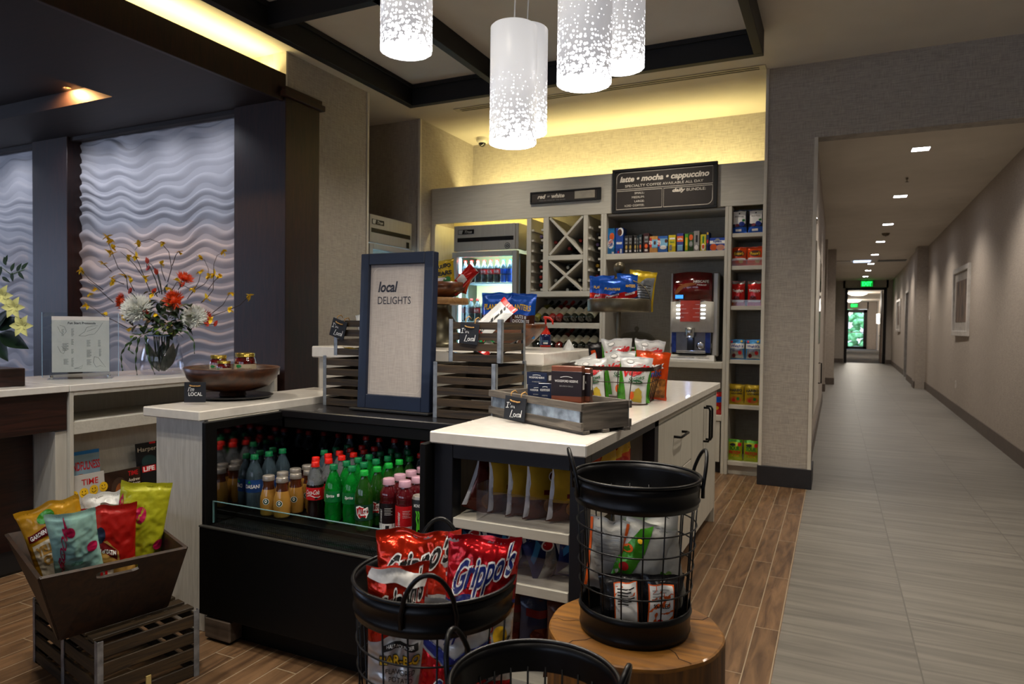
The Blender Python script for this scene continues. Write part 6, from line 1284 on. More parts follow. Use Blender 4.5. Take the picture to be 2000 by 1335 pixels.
Ac = D(849, 1118, 1.56); Cc = D(1044, 1327, 1.20)
stump('low wood stump stool carrying the basket of red chip bags', (Ac.x, Ac.y), .19, .21)
stump('low wood stump stool carrying the frontmost basket', (Cc.x, Cc.y), .165, .21)
wire_basket('large black wire basket holding red foil chip bags', (Ac.x, Ac.y), .211, .181, .158, Ac.z-.211, math.radians(118), rings=6)
wire_basket('frontmost black wire basket cut off by the bottom of the picture', (Cc.x, Cc.y), .211, .148, .130, Cc.z-.211, math.radians(2), nv=26, rings=7, tb=.058, hr=.045)
# red potato chip bags -------------------------------------------------
CHR_O = foil('foil_chip_orange', '#cc2a0c', .2, .7); CHR_R = foil('foil_chip_red', '#c4121c', .2, .7); CWH = foil('foil_chip_white', '#c9c9c9', .28, .45); NAVYP = mat('print_navy', '#15246e', .35)
def grip(k, base, low, ink):
    pr = [('p', [(-1, .52), (-.5, .565), (0, .575), (.5, .56), (1, .52), (1, .06), (0, .04), (-1, .06)], low)]
    if ink is NAVYP: pr += [('p', [(-1, .58), (-.5, .62), (0, .63), (.5, .62), (1, .58), (1, .555), (.5, .595), (0, .605), (-.5, .595), (-1, .555)], NAVYP)]
    pr += [('t', "Grippo's", .02, .765, 1.76, .27, WHT, .075, .55, .10), ('t', "Grippo's", .02, .765, 1.70, .245, ink, .022, .55, .10)]
    pr += [('p', [(-.6, .515), (0, .54), (.6, .515), (.6, .47), (0, .495), (-.6, .47)], BLKP if ink is BLKP else NAVYP), ('t', 'HALF-POUNDER', 0, .505, .9, .022, WHT)]
    if ink is BLKP: pr += [('t', 'BAR-B-Q', 0, .415, 1.35, .080, BLKP, .09), ('t', 'BAR-B-Q', 0, .415, 1.3, .070, YELP, .03), ('t', 'FLAVORED', 0, .345, .95, .034, BLKP, .01), ('t', 'POTATO', 0, .295, .75, .034, BLKP, .01), ('t', 'CHIPS', 0, .245, .6, .034, BLKP, .01)]
    else: pr += [('t', 'POTATO', 0, .40, .8, .05, REDP, .03), ('t', 'CHIPS', 0, .33, .7, .05, REDP, .03), ('e', .6, .36, .2, .07, YELP)]
    return pr
GB_ = dict(front=CHR_O, back=CWH); fz = Ac.z
def cbag(lab, px_, py_, d, w_, h_, base, prints, rz, rx, ry, seed, crump=.009, t_=.075, bk=None, grp=None, n=(40, 50)):
    p = D(px_, py_, d); return bag('chip_bag', lab, p, (w_, h_, t_), base, bk or CWH, prints, rz, rx, ry, seed, crump, None, grp, n=n)
G1 = grip(1, CHR_O, CWH, BLKP); G2 = grip(2, CHR_R, CWH, NAVYP)
def tbag(lab, px_, py_, d, w_, h_, base, prints, rz, rx, ry, seed, crump=.009, t_=.07, bk=None, grp=None, n=(40, 50), curl=0):
    "bag whose top edge is seen at the given spot"
    p = D(px_, py_, d); R_ = Euler((rx, ry, rz)).to_matrix(); p = p-R_ @ Vector((0, 0, h_)); return bag('chip_bag', lab, p, (w_, h_, t_), base, bk or CWH, prints, rz, rx, ry, seed, crump, None, grp, n=n, curl=curl)
tbag('orange-red foil chip bag with black script at the back left of the large basket', 818, 1034, 1.62, .200, .320, CHR_O, G1, .50, -.10, .0, 71, crump=.012)
tbag('red foil chip bag with blue script at the right of the large basket', 948, 1044, 1.56, .170, .330, CHR_R, G2, .55, -.12, .08, 72, crump=.012)
tbag('front chip bag with barbecue lettering seen through the wires and a folded white top', 780, 1104, 1.475, .138, .330, CHR_O, G1+[('p', [(-1, .93), (-.85, 1.0), (0, .99), (.98, .90), (.85, .83), (-.2, .90)], WHT)], .72, -.02, .0, 73, crump=.009, t_=.05, curl=3.2)
tbag('white and red chip bag with blue script low at the right of the large basket', 900, 1172, 1.44, .150, .300, CWH, [('t', "Grippo's", -.1, .82, 1.6, .16, NAVYP, .03, .5, .12), ('e', -.62, .84, .16, .10, YELP), ('p', [(-1, .70), (0, .60), (1, .72), (1, .66), (0, .54), (-1, .64)], NAVYP), ('p', [(-1, .62), (0, .53), (1, .64), (1, .05), (-1, .05)], CHR_R), ('t', "Grippo's", .1, .44, 1.5, .2, WHT, .06, .5, .12), ('t', "Grippo's", .1, .44, 1.45, .18, NAVYP, .02, .5, .12)], .50, -.02, .10, 75, t_=.045, curl=3.0)
tbag('barbecue chip bag in the middle behind the front handle', 866, 1096, 1.60, .140, .32, CWH, [('r', -1, .82, 1, .97, CHR_O), ('p', [(-.8, .80), (0, .82), (.8, .80), (.8, .74), (0, .76), (-.8, .74)], BLKP), ('t', 'HALF-POUNDER', 0, .78, 1.2, .03, WHT), ('t', 'BAR-B-Q', 0, .67, 1.4, .07, BLKP, .09), ('t', 'BAR-B-Q', 0, .67, 1.35, .06, YELP, .03)], .52, -.02, .0, 76, t_=.045)
# bags in the frontmost basket
for i, (x, d, c1, c2, lab) in enumerate(((960, 1.24, F_BRN, F_ORG, 'brown and orange bag at the left of the frontmost basket'), (1040, 1.26, F_ORG, F_WHT, 'orange and white bag in the middle of the frontmost basket'), (1120, 1.22, F_WHT, F_BRN, 'white and brown bag at the right of the frontmost basket'))):
    p = D(x, 1500, d); bag('chip_bag', lab, (p.x, p.y, .225), (.13, .21, .05), c1, c2, [('e', 0, .5, .7, .2, c2), ('r', -.8, .7, .8, .8, WHT)], .3+.3*i, -.05, .1*(i-1), 80+i, .006, n=(10, 12))
# bags in the tall basket on the stump
tbz = .4535+.012
def tb(lab, dx, dy, dz, w_, h_, f_, b_, pr, rz, rx, ry, seed): 
    c, s = math.cos(YAW), math.sin(-YAW)    # offsets along the viewer's right and depth
    x = Bc[0]+RIGHT.x*dx+FWD.x*dy; y = Bc[1]+RIGHT.y*dx+FWD.y*dy
    return bag('chip_bag', lab, (x, y, tbz+dz), (w_, h_, .05), f_, b_, pr, rz, rx, ry, seed, .007, None, 'chip bags in the tall basket', n=(12, 16))
WB = foil('foil_pale_back', '#a9a8a2', .4, .2)
TXT = [('r', -.7, .86-.05*k, .7-.2*(k % 3 == 0), .87-.05*k, GRYP) for k in range(9)]
tb('grey backed chip bag with orange edge at the left of the tall basket', -.085, .01, .085, .11, .20, WB, F_DRK, [('r', -1, .02, -.85, .98, ORGP), ('r', .86, .02, 1, .98, ORGP)]+TXT, .15, 0, .08, 91)
tb('green and white chip bag leaning in the middle of the tall basket', -.015, -.02, .085, .14, .20, WB, F_GRN, [('p', [(-1, .02), (-1, .5), (-.4, .9), (.1, .98), (.0, .6), (-.5, .02)], F_GRN), ('e', -.7, .6, .2, .06, ORGP), ('e', -.65, .35, .2, .06, REDP), ('e', -.3, .75, .12, .03, YELP)], .35, -.05, .28, 92)
tb('pale silver chip bag at the right of the tall basket', .065, -.01, .075, .15, .22, WB, F_SIL, [('p', [(-.9, .02), (.9, .02), (.9, .18), (-.6, .50)], F_GRN), ('t', 'Veggie', -.45, .62, .6, .1, REDP, .02, .3, 1.3), ('e', .4, .3, .12, .04, mat('print_olive', '#5c7a3a'))]+TXT[:3], .42, -.05, -.12, 93)
tb('grey chip bag standing high at the back of the tall basket', .02, .06, .12, .15, .21, WB, F_SIL, TXT, .4, .1, .0, 94)
tb('dark chip bag with orange edges lying across the tall basket', .02, -.03, .055, .19, .12, F_DRK, F_DRK, [('p', [(-.95, .5), (0, .98), (.95, .5), (.9, .3), (0, .8), (-.9, .3)], ORGP), ('p', [(-.8, .45), (0, .85), (.8, .45), (.6, .1), (-.6, .1)], WB)], .42, -.5, .03, 95)
tb('black chip bag at the bottom left of the tall basket with white panel', -.045, -.075, .004, .12, .15, F_DRK, F_DRK, [('r', -.35, .12, .75, .88, ORGP), ('r', -.30, .14, .70, .86, WHT)]+[('r', -.2, .76-.05*k, .6-.15*(k % 3), .78-.05*k, BLKP) for k in range(6)], .35, -.12, -.04, 96)
tb('black chip bag at the bottom right of the tall basket with white panel', .060, -.072, .004, .12, .15, F_DRK, F_DRK, [('r', -.75, .12, .45, .86, ORGP), ('r', -.70, .14, .40, .84, WHT), ('t', 'SEALED', -.15, .5, .8, .07, BLKP, .02)]+[('r', -.6, .76-.05*k, .2-.15*(k % 3), .775-.05*k, GRYP) for k in range(4)]+[('e', -.2, .22, .15, .05, REDP)], .5, -.10, .03, 97)

# ------------------------------------------------------------------ bags on the island's front shelves
LAYS = [('p', [(-1, .02), (-1, .98), (-.95, .9), (-.86, .6), (-.88, .35), (-.78, .05)], mat('seam_white', '#c8c8cc', .45)), ('e', .35, .70, .42, .11, WHT), ('e', .35, .70, .38, .095, F_MAR), ('t', 'Chili', .35, .70, .55, .1, WHT, .02, .3), ('e', .3, .25, .55, .16, mat('chip_amber', '#a86a1c', .35, var=.2, vscale=30)), ('r', -.3, .42, 1, .50, F_MAR)]
Fg = foil('foil_gold', '#6a3208', .25, .5); Fm = foil('foil_rust', '#541a0c', .25, .5)
for i, (x, y, rz, w_, h_, rx, ry, c1) in enumerate(((-1.110, 2.10, .75, .15, .195, -.12, .38, Fm), (-1.03, 2.16, .95, .17, .20, 0, .02, Fg), (-.955, 2.15, .95, .17, .20, 0, .04, Fg), (-.885, 2.14, .95, .17, .20, 0, .06, Fg), (-.805, 2.14, .9, .16, .19, 0, .10, Fg), (-1.00, 2.35, 1.0, .17, .20, 0, 0, Fm), (-.90, 2.36, 1.0, .17, .20, 0, .05, Fm))):
    bag('chip_bag', ['rust coloured chip bag tipped over at the left of the upper front shelf', 'gold chip bag with white seam, first upright one on the upper front shelf', 'gold chip bag with white seam, second upright one on the upper front shelf', 'gold chip bag with white seam, third upright one on the upper front shelf', 'gold chip bag leaning at the right end of the upper front shelf', 'rust coloured chip bag behind the first gold ones', 'rust coloured chip bag behind the last gold ones'][i],
        (x, y, .624), (w_, h_, .045), c1, Fm, LAYS, rz, rx, ry, 100+i, .006, [(.35, Fm)], 'chip bags on the island shelf')
BBL = foil('foil_deep_blue', '#14245c', .28, .45)
for i in range(6):
    bag('chip_bag', 'blue and silver chip bag on the lower front shelf, %s from the left' % ORD[i], (-1.11+.068*i, 2.12+.02*(i % 2), .439), (.15, .142, .04), BBL, F_SIL, [('p', [(-.9, .05), (-.2, .5), (.2, .98), (.5, .9), (.3, .3), (-.1, .05)], F_SIL), ('e', .1, .75, .32, .12, WHT), ('e', .1, .75, .25, .09, REDP), ('r', .5, .1, .7, .9, WHT), ('p', [(-.9, .6), (-.3, .95), (-.2, .8), (-.85, .45)], F_LBL)], .75, -.15, (-.35, .3, -.2, .4, -.3, .2)[i], 120+i, .005, None, 'blue chip bags on the island shelf')
for i in range(4):
    bag('chip_bag', 'brown and gold chip bag on the bottom board of the island, %s from the left' % ORD[i], (-1.09+.10*i, 2.15, .092), (.18, .25, .05), (Fg, F_BRN, F_NVY, F_BRN)[i], F_BRN, [('e', 0, .5, .6, .12, Fm), ('r', -.8, .75, .8, .85, F_MAR)], .5, -.05, .05, 130+i, .006, None, 'chip bags on the bottom board')
for i in range(2):
    bag('snack_pouch', 'orange and red pouch seen through the side opening, %s' % ('nearer' if i == 0 else 'farther'), (-.80, 2.50+.2*i, .624), (.18, .215+.01*i, .06), F_ORG, F_ORG, [('p', [(-1, .5), (-.2, .9), (1, .98), (1, .7), (0, .6)], YELP), ('e', 0, .4, .6, .15, F_RED)], 1.3, 0, .05, 140+i, .008, None, 'orange pouches in the island side')
# ------------------------------------------------------------------ floor crate and flared snack tray at the lower left
ca = Vector((-2.13, 1.40, 0)); cb_ = Vector((-2.69, 1.525, 0)); an = math.atan2(cb_.y-ca.y, cb_.x-ca.x)
LC = (ca-cb_).length; o = crate('low slatted crate upside down on the floor under the snack tray', (cb_.x, cb_.y, 0), LC, .335, .240, 4, an-PI, top=True)
a = MB(); a.box((LC/2-.012, -.003, 0), (LC/2+.012, 0, .24), ZINC, .0005); obj('corner_bracket', a, o)
a = MB(); a.box((LC-.001, .15, .02), (LC+.004, .168, .07), mat('paper_tag', '#b09a5c', .8)); obj('price_tab', a, o)
TA, TB, TC, TD_ = Vector((-2.72, 1.45, .495)), Vector((-2.165, 1.245, .495)), Vector((-2.02, 1.645, .495)), Vector((-2.60, 1.88, .495))
ta, tb_, tc_, td = Vector((-2.60, 1.50, .2425)), Vector((-2.254, 1.358, .2425)), Vector((-2.178, 1.690, .2425)), Vector((-2.52, 1.83, .2425))
DKW = woodmat('dark_tray_wood', '#170c07', '#36200f', 'x', .5, .9, bump=.12)
t = thing('snack_tray', 'dark wood flared tray with cut-out handles on top of the floor crate', 'tray', (-2.36, 1.53, .2425)); O_ = Vector((-2.36, 1.53, .2425))
def side(p0, p1, q0, q1, hole, nm):
    """board from bottom p0-p1 to rim q0-q1, 12 mm thick, with a rounded slot"""
    p0, p1, q0, q1 = (v-O_ for v in (p0, p1, q0, q1)); nrm = (p1-p0).cross(q0-p0).normalized(); 
    S = lambda u, v, off=0: (p0.lerp(p1, u)).lerp(q0.lerp(q1, u), v)+nrm*off
    a = MB(); th = .006
    if not hole:
        for s in (-th, th): a.grid(S, 0, 0, 1, 1, DKW, s, 1, 1)
        a.add([S(u, v, s) for u, v in ((0, 0), (1, 0), (1, 1), (0, 1)) for s in (-th, th)], [(0, 2, 3, 1), (2, 4, 5, 3), (4, 6, 7, 5), (6, 0, 1, 7)], DKW)
    else:
        n = 48; inn = []; out = []
        for i in range(n):
            q = 2*PI*i/n; c, s_ = math.cos(q), math.sin(q); inn.append((.5+.17*max(-1, min(1, c*1.15))*(1 if abs(s_) < .99 else 1)*.9+.0, .865+.052*max(-1, min(1, s_*1.3))))
            k = 1/max(abs(c), abs(s_)); vv = .5+.5*s_*k; out.append((.5+.5*c*k, vv))
        vs = [S(u, v, s) for s in (-th, th) for L_ in (inn, out) for (u, v) in L_]
        fs = []
        for i in range(n):
            j = (i+1) % n; fs += [(i, j, n+j, n+i), (2*n+i, 3*n+i, 3*n+j, 2*n+j), (i, 2*n+i, 2*n+j, j), (n+i, n+j, 3*n+j, 3*n+i)]
        a.add(vs, fs, DKW)
    obj(nm, a, t)
side(tb_, tc_, TB, TC, True, 'handle_board'); side(ta, td, TA, TD_, True, 'handle_board'); side(ta, tb_, TA, TB, False, 'side_board'); side(td, tc_, TD_, TC, False, 'side_board')
a = MB(); a.add([v-O_+Vector((0, 0, dz)) for dz in (.001, .009) for v in (ta, tb_, tc_, td)], [(0, 1, 2, 3), (7, 6, 5, 4), (0, 4, 5, 1), (1, 5, 6, 2), (2, 6, 7, 3), (3, 7, 4, 0)], DKW); obj('base_board', a, t)
TEAL = foil('foil_teal', '#9ccabf', .38, .05); LIMB = foil('foil_lime_yellow', '#a9a91e', .35, .15); YCH = foil('foil_corn_yellow', '#b8860e', .35, .2); RCH = foil('foil_brick_red', '#a3140e', .32, .25); MAG = mat('print_magenta', '#b3154a', .4); TANP = mat('print_tan', '#a8813f', .4); CRM = mat('print_cream', '#cfc3ae', .5)
def gb(lab, px_, py_, d, w_, h_, f_, pr, rz, rx, ry, seed, bk=None, cr=.007, bands=None):
    p = D(px_, py_, d); p = p-Euler((rx, ry, rz)).to_matrix() @ Vector((0, 0, h_))
    return bag('chip_bag', lab, p, (w_, h_, .065), f_, bk or f_, pr, rz, rx, ry, seed, cr, bands, 'chip bags in the flared tray', n=(40, 50))
gb('mustard yellow corn chip bag at the left of the flared tray', 90, 984, 2.42, .200, .33, YCH, [('p', [(-.75, .02), (-.8, .62), (.45, .68), (.5, .02)], CRM), ('p', [(-.85, .66), (0, .70), (.5, .76), (.5, .86), (-.1, .80), (-.85, .74)], F_MAR), ('t', 'GARDEN of EATIN', -.18, .745, 1.2, .05, WHT, .03, 0, .06), ('e', -.1, .88, .3, .06, F_GRN), ('t', 'YELLOW', -.15, .56, 1.1, .11, TANP, .06, 0, .04), ('t', 'CHIPS', -.15, .44, .8, .10, TANP, .06, 0, .04), ('t', 'Corn Tortilla Chips', -.1, .365, .7, .025, BLKP), ('p', [(-.1, .04), (-.1, .28), (.4, .30), (.4, .05)], TANP), ('r', -.02, .1, .3, .22, CRM)], .85, .04, -.26, 151)
gb('pale teal popcorn bag leaning at the front of the flared tray', 136, 999, 2.24, .145, .27, TEAL, [('t', 'BOOM', -.45, .58, .85, .20, MAG, .01, .2, .9), ('t', 'CHICKA', -.62, .22, .6, .12, REDP, .0, 0, 1.1), ('e', -.05, .78, .18, .07, MAG), ('e', .72, .5, .22, .07, MAG), ('t', 'LIGHTLY SWEET', .0, .30, .5, .04, GRNP, .01)], .95, .38, -.10, 152, cr=.009)
gb('red chip bag with tan front panel in the middle of the flared tray', 214, 988, 2.40, .170, .34, RCH, [('p', [(-.95, .02), (-.95, .42), (.15, .45), (.15, .02)], CRM), ('p', [(.15, .02), (.15, .45), (.98, .45), (.98, .02)], TANP), ('p', [(-.95, .42), (-.5, .62), (-.1, .66), (.35, .55), (.40, .44), (-.3, .44)], TANP), ('p', [(-.95, .52), (-.3, .56), (.3, .46), (.3, .56), (-.3, .66), (-.95, .62)], F_MAR), ('t', 'GARDEN of EATIN', -.3, .565, 1.1, .045, WHT, .03, 0, -.05), ('e', -.35, .72, .2, .08, F_NVY), ('t', 'POT', -.4, .33, .85, .13, REDP, .06), ('t', 'ATO CHIPS', -.4, .18, .85, .09, REDP, .06)], .95, .10, .0, 153)
gb('lime yellow popcorn bag standing tallest at the right of the flared tray', 288, 942, 2.50, .170, .38, LIMB, [('t', 'BOOM', -.72, .55, .75, .18, MAG, .02, 0, -.9), ('t', 'CHICKA', -.62, .32, .75, .10, MAG, .02, 0, -1.1), ('t', 'POP', -.6, .16, .4, .07, MAG), ('e', -.1, .70, .24, .075, MAG), ('t', 'AND', -.1, .70, .34, .05, LIMB, .03, 0, .5), ('e', .82, .42, .2, .05, MAG), ('r', .1, .07, .7, .16, GRNP)], .95, .08, .14, 154, cr=.009)
gb('white and blue snack bag peeking out behind the red one', 200, 962, 2.56, .13, .38, F_WHT, [('r', -.9, .6, .2, .78, BLKP), ('e', .2, .72, .3, .06, BLUP), ('e', .6, .66, .2, .06, ORGP), ('t', 'SkinnyPop', -.3, .68, .9, .05, WHT)], 1.0, -.1, -.1, 155)
gb('clear and gold wrapper behind the red chip bag', 232, 985, 2.56, .12, .36, F_SIL, [('e', 0, .7, .6, .1, F_MAR), ('e', 0, .5, .6, .1, YELP)], 1.0, -.12, .2, 156)

# ------------------------------------------------------------------ magazines
def mag(lab, x0, y0, x1, y1, X, m, draw, hgt=None):
    """cover faces +x; corners given by sight lines onto its plane"""
    pa = PX(x0, y0, X); pb = PX(x1, y1, X); Y0, Y1 = pa.y, pb.y; zt = pa.z; H_ = hgt or (zt-pb.z)
    zt = max(zt, pb.z+.0) if False else zt
    a = MB(); a.box((-.004, 0, -H_), (0, Y1-Y0, 0), m, .0005); S = flat((.0002, 0, 0), (0, 1, 0), (0, 0, 1), (1, 0, 0)); draw(a, S, Y1-Y0, H_)
    return tag(obj('magazine', a, None, (X, Y0, zt), (0, -.10, 0)), lab, 'magazine', 'magazines on the display ledge')
CWB = mat('cover_pale_blue', '#7f99a6', .35, var=.05); SKIN = mat('portrait_skin', '#9a6a50', .5, var=.15); CW = mat('cover_white', '#b5b0a8', .35, var=.03); CDK = mat('cover_brown', '#2e1a10', .35, var=.25, vscale=8); CBK = mat('cover_black', '#0c0f12', .35, var=.2, vscale=8)
def m1(a, S, W_, H_): a.grid(S, 0, -.02, W_, 0, BLU2 if False else mat('print_cyan'), .0006); a.text(S, 'MINDFULNESS', W_*.42, -.085, W_*1.15, .05, REDP, .02, 0, .001); a.shape(S, ell(W_*.3, -H_*.72, W_*.28, H_*.22), SKIN, .001); [a.grid(S, W_*.66, -.14-.018*k, W_*.95, -.134-.018*k, GRYP, .001) for k in range(3)]
def m2(a, S, W_, H_):
    a.text(S, 'TIME', W_*.55, -.045, W_*.5, .034, REDP, .01, 0, .001)
    for k in range(4): c = (W_*(.05+.3*k), -.11+.006*k); a.shape(S, ell(c[0], c[1], .026, .028), YELP, .001); a.shape(S, ell(c[0]-.008, c[1]+.008, .003, .004, 8), BLKP, .0014); a.shape(S, ell(c[0]+.008, c[1]+.008, .003, .004, 8), BLKP, .0014); a.stroke(S, [(c[0]+.012*math.cos(PI+PI*j/6), c[1]-.003+.010*math.sin(PI+PI*j/6)) for j in range(7)], .003, BLKP, .0014)
    a.text(S, 'THE SCIENCE', W_*.5, -.165, W_*.8, .026, GRYP, 0, 0, .001); a.shape(S, ell(W_*.6, -.25, .03, .03), YELP, .001)
def m3(a, S, W_, H_):
    a.text(S, 'TIME', W_*.78, -.03, W_*.28, .028, REDP, .01, 0, .001); a.text(S, 'Andrew', W_*.80, -.070, W_*.32, .02, CRM, .02, 0, .001); a.text(S, 'Jackson', W_*.80, -.095, W_*.32, .02, CRM, .02, 0, .001)
    a.shape(S, ell(W_*.38, -.11, W_*.22, .07), mat('portrait_hair', '#3a2414', .6), .0008); a.shape(S, ell(W_*.40, -.16, W_*.15, .085), mat('portrait_amber', '#8a4a1a', .5, var=.2), .0012); a.shape(S, ell(W_*.40, -.30, W_*.3, .08), mat('portrait_coat', '#4a2c18', .5), .001)
def m4(a, S, W_, H_): a.text(S, 'Harper', W_*.45, -.045, W_*.75, .035, CRM, .0, 0, .001); a.grid(S, W_*.55, -.012, W_*.8, 0, REDP, .001); a.shape(S, ell(W_*.5, -.12, W_*.3, .04), mat('cover_teal', '#14302e'), .001)
def m5(a, S, W_, H_): a.grid(S, W_*.05, -.045, W_*.6, -.008, REDP, .0008); a.text(S, 'LIFE', W_*.32, -.026, W_*.45, .028, WHT, .03, 0, .0012)
mag('pale blue magazine with red title in the upper row at the left', 138, 884, 193, 878, -3.93, CWB, m1, .26)
mag('white magazine with yellow smiling faces in the lower row', 138, 931, 203, 922, -3.865, CW, m2, .30)
mag('brown magazine with an amber portrait in the lower row', 203, 924, 274, 907, -3.865, CDK, m3, .30)
mag('black magazine with white title in the upper row beside the pale panel', 264, 867, 312, 859, -3.93, CBK, m4, .26)
mag('black magazine with a red title box in the lower row at the right', 275, 909, 322, 900, -3.86, CBK, m5, .28)

# ------------------------------------------------------------------ acrylic notice on the desk
AC = glass('acrylic_stand', '#f6fafb', .02); sp_ = Vector((-4.19, 2.66, .9155)); th_ = math.radians(52)
t = thing('sign_holder', 'clear acrylic stand holding a white printed notice on the desk', 'sign', sp_, (0, 0, th_))
a = MB(); a.box((-.20, -.003, .012), (.20, .003, .405), AC, .001); a.box((-.155, -.012, .012), (.155, -.008, .36), AC, .001); a.box((-.17, -.06, 0), (.17, .08, .006), AC, .001); obj('acrylic_panel', a, t)
a = MB(); a.box((.1985, -.0035, .012), (.2005, .0035, .405), mat('acrylic_edge', '#9cc0d8', .2, var=0), 0); a.box((-.2005, -.0035, .012), (-.1985, .0035, .405), mat('acrylic_edge'), 0)
for x in (-.15, .15): a.cyl((x, -.03, .004), .009, .022, CHR, 12)
obj('edge_post', a, t)
a = MB(); a.box((-.150, -.0072, .042), (.150, -.0060, .382), mat('notice_paper', '#c9c2bb', .7, var=.02), 0); S = flat((0, -.0073, 0), (1, 0, 0), (0, 0, 1), (0, -1, 0)); PG = mat('pencil_grey', '#6a6866', .7); PL = mat('pencil_light', '#9a9692', .7)
a.text(S, 'Fun Start Protocols', .005, .342, .145, .014, INK, .02, 0, .0006)
for x0, y0, ww, hh in ((-.10, .30, .012, .045), (-.05, .305, .014, .05), (-.095, .215, .03, .05), (-.05, .24, .012, .04), (-.05, .18, .012, .035), (-.09, .12, .025, .04), (-.05, .125, .012, .055), (.03, .235, .02, .045), (.03, .175, .025, .05), (.03, .115, .025, .04), (.09, .235, .014, .045), (.095, .18, .012, .05)):
    for k in range(int(hh/.006)): a.grid(S, x0, y0-k*.006, x0+ww*(1-.25*(k % 3 == 1)), y0-k*.006+.003, PL, .0006)
for pts in ([(-.01, .265), (.02, .262), (.04, .27), (.07, .275), (.09, .30), (.115, .345)], [(-.01, .265), (.02, .29), (.03, .315), (.06, .325), (.09, .328), (.075, .31), (.03, .29)], [(-.12, .32), (-.105, .285), (-.09, .27), (-.075, .29), (-.085, .32), (-.11, .328)], [(-.12, .20), (-.105, .165), (-.09, .155), (-.08, .18), (-.1, .2)], [(.07, .135), (.09, .13), (.11, .10), (.13, .07), (.10, .08), (.08, .07), (.065, .1), (.07, .135)], [(-.035, .065), (-.01, .07), (.01, .085), (.0, .062), (-.035, .065)]): a.stroke(S, pts, .0016, PG, .0006)
obj('paper_notice', a, t)

# ------------------------------------------------------------------ glass vase and flowers
vb = PZ(316, 730, .9155); VD = (vb-Vector((0, 0, EYE))).dot(FWD); VG = glass('vase_glass', '#fbfcff', .01, 1.5)
t = thing('glass_vase', 'clear glass vase of flowers standing on the reception desk', 'vase', vb)
a = MB(); a.lathe([(0, .004), (.10, .0), (.125, .006), (.135, .03), (.132, .12), (.115, .20), (.098, .235), (.104, .262), (.100, .262), (.094, .236), (.110, .20), (.128, .12), (.130, .03), (.12, .014), (0, .012)], VG, 48); obj('glass_body', a, t)
a = MB(); a.lathe([(.102, .258), (.105, .262), (.102, .266), (.099, .262)], mat('vase_rim', '#8aa0cc', .1, .2), 48); obj('rim', a, t)
LFD = mat('leaf_dark', '#14280f', .4, var=.25, vscale=14); LFM = mat('leaf_mid', '#2a4a16', .45, var=.25, vscale=14); LFL = mat('leaf_light', '#5f7a1e', .5, var=.2); PET_W = mat('petal_white', '#f4f4ea', .6, var=.02); PET_O = mat('petal_orange', '#e2470c', .5, var=.15, vscale=30); PET_Y = mat('petal_yellow', '#ffd21e', .5, var=.1); BUD = mat('bud_coral', '#c93a20', .5, var=.15); TWIG = mat('twig_brown', '#33241a', .7)
FT_ = thing('flower_arrangement', 'arrangement of white and orange chrysanthemums with yellow blossom twigs in the vase', 'flowers', vb+Vector((0, 0, .03)))
FO = vb+Vector((0, 0, .03))
def FD(x, y, dd=0): return D(x, y, VD+dd)-FO
def leaf(a, p, d, up, L_, W_, m, curl=.2):
    d = Vector(d).normalized(); up = Vector(up); s = d.cross(up).normalized(); up = s.cross(d).normalized(); vs = []; n = 7
    for i in range(n+1):
        u = i/n; w_ = W_*math.sin(PI*min(1, u*1.0)**.8)*.5 if 0 < u < 1 else .0005; c = Vector(p)+d*(L_*u)-up*(curl*L_*u*u)
        vs += [c-s*w_+up*w_*.3, c, c+s*w_+up*w_*.3]
    a.add(vs, [(i*3+k, i*3+k+1, i*3+k+4, i*3+k+3) for i in range(n) for k in (0, 1)], m, True)
fr = random.Random(11)
def mum(c, r, nrm, m, dens=1.0, flatn=.75, ball=True):
    a = MB(); nrm = Vector(nrm).normalized(); q = nrm.to_track_quat('Z', 'Y'); R_ = q.to_matrix()
    rings = 13 if ball else 7
    for k in range(rings):
        th = (.12+k/rings*(1.75 if ball else 1.45)); cnt = int((7+k*6.2)*dens)
        for i in range(cnt):
            ph = 2*PI*(i+.5*(k % 2))/cnt+fr.uniform(-.12, .12); tt = th+fr.uniform(-.07, .07)
            d = Vector((math.sin(tt)*math.cos(ph), math.sin(tt)*math.sin(ph), math.cos(tt)*flatn)); L_ = r*fr.uniform(.72, 1.05)*(1 if ball else (.45+.55*k/rings)); inn = r*.25
            p = c+R_ @ (d*inn); dd = R_ @ d; side_ = dd.cross(nrm); side_ = side_.normalized() if side_.length > .01 else Vector((1, 0, 0))
            w_ = r*(.062 if ball else .045); cup = nrm*(r*.14)
            e = p+dd*(L_-inn); mid = p.lerp(e, .6)-cup*.5; a.add([p, mid-side_*w_, e+cup*.6, mid+side_*w_, mid+cup*.25], [(0, 1, 4), (1, 2, 4), (2, 3, 4), (3, 0, 4)], m, True)
    a.sphere(c, r*.3, m, 10, 6); obj('chrysanthemum', a, FT_)
vw = -FWD
mum(FD(268, 603, -.02), .112, vw+Vector((0, 0, .5)), PET_W, 1.15); mum(FD(379, 618, .02), .090, vw*.8+Vector((.35, .1, .35)), PET_W, 1.1)
mum(FD(340, 585, -.06), .090, vw+Vector((0, 0, .1)), PET_O, 1.0, .6, False); mum(FD(361, 543, .0), .078, vw*.5+Vector((.5, .3, .8)), PET_O, 1.0, .5, False)
mum(FD(237, 588, .06), .078, Vector((-.75, -.45, .1)), PET_O, .9, .5, False); mum(FD(402, 620, .10), .070, Vector((.9, .1, .1)), PET_O, .9, .5, False)
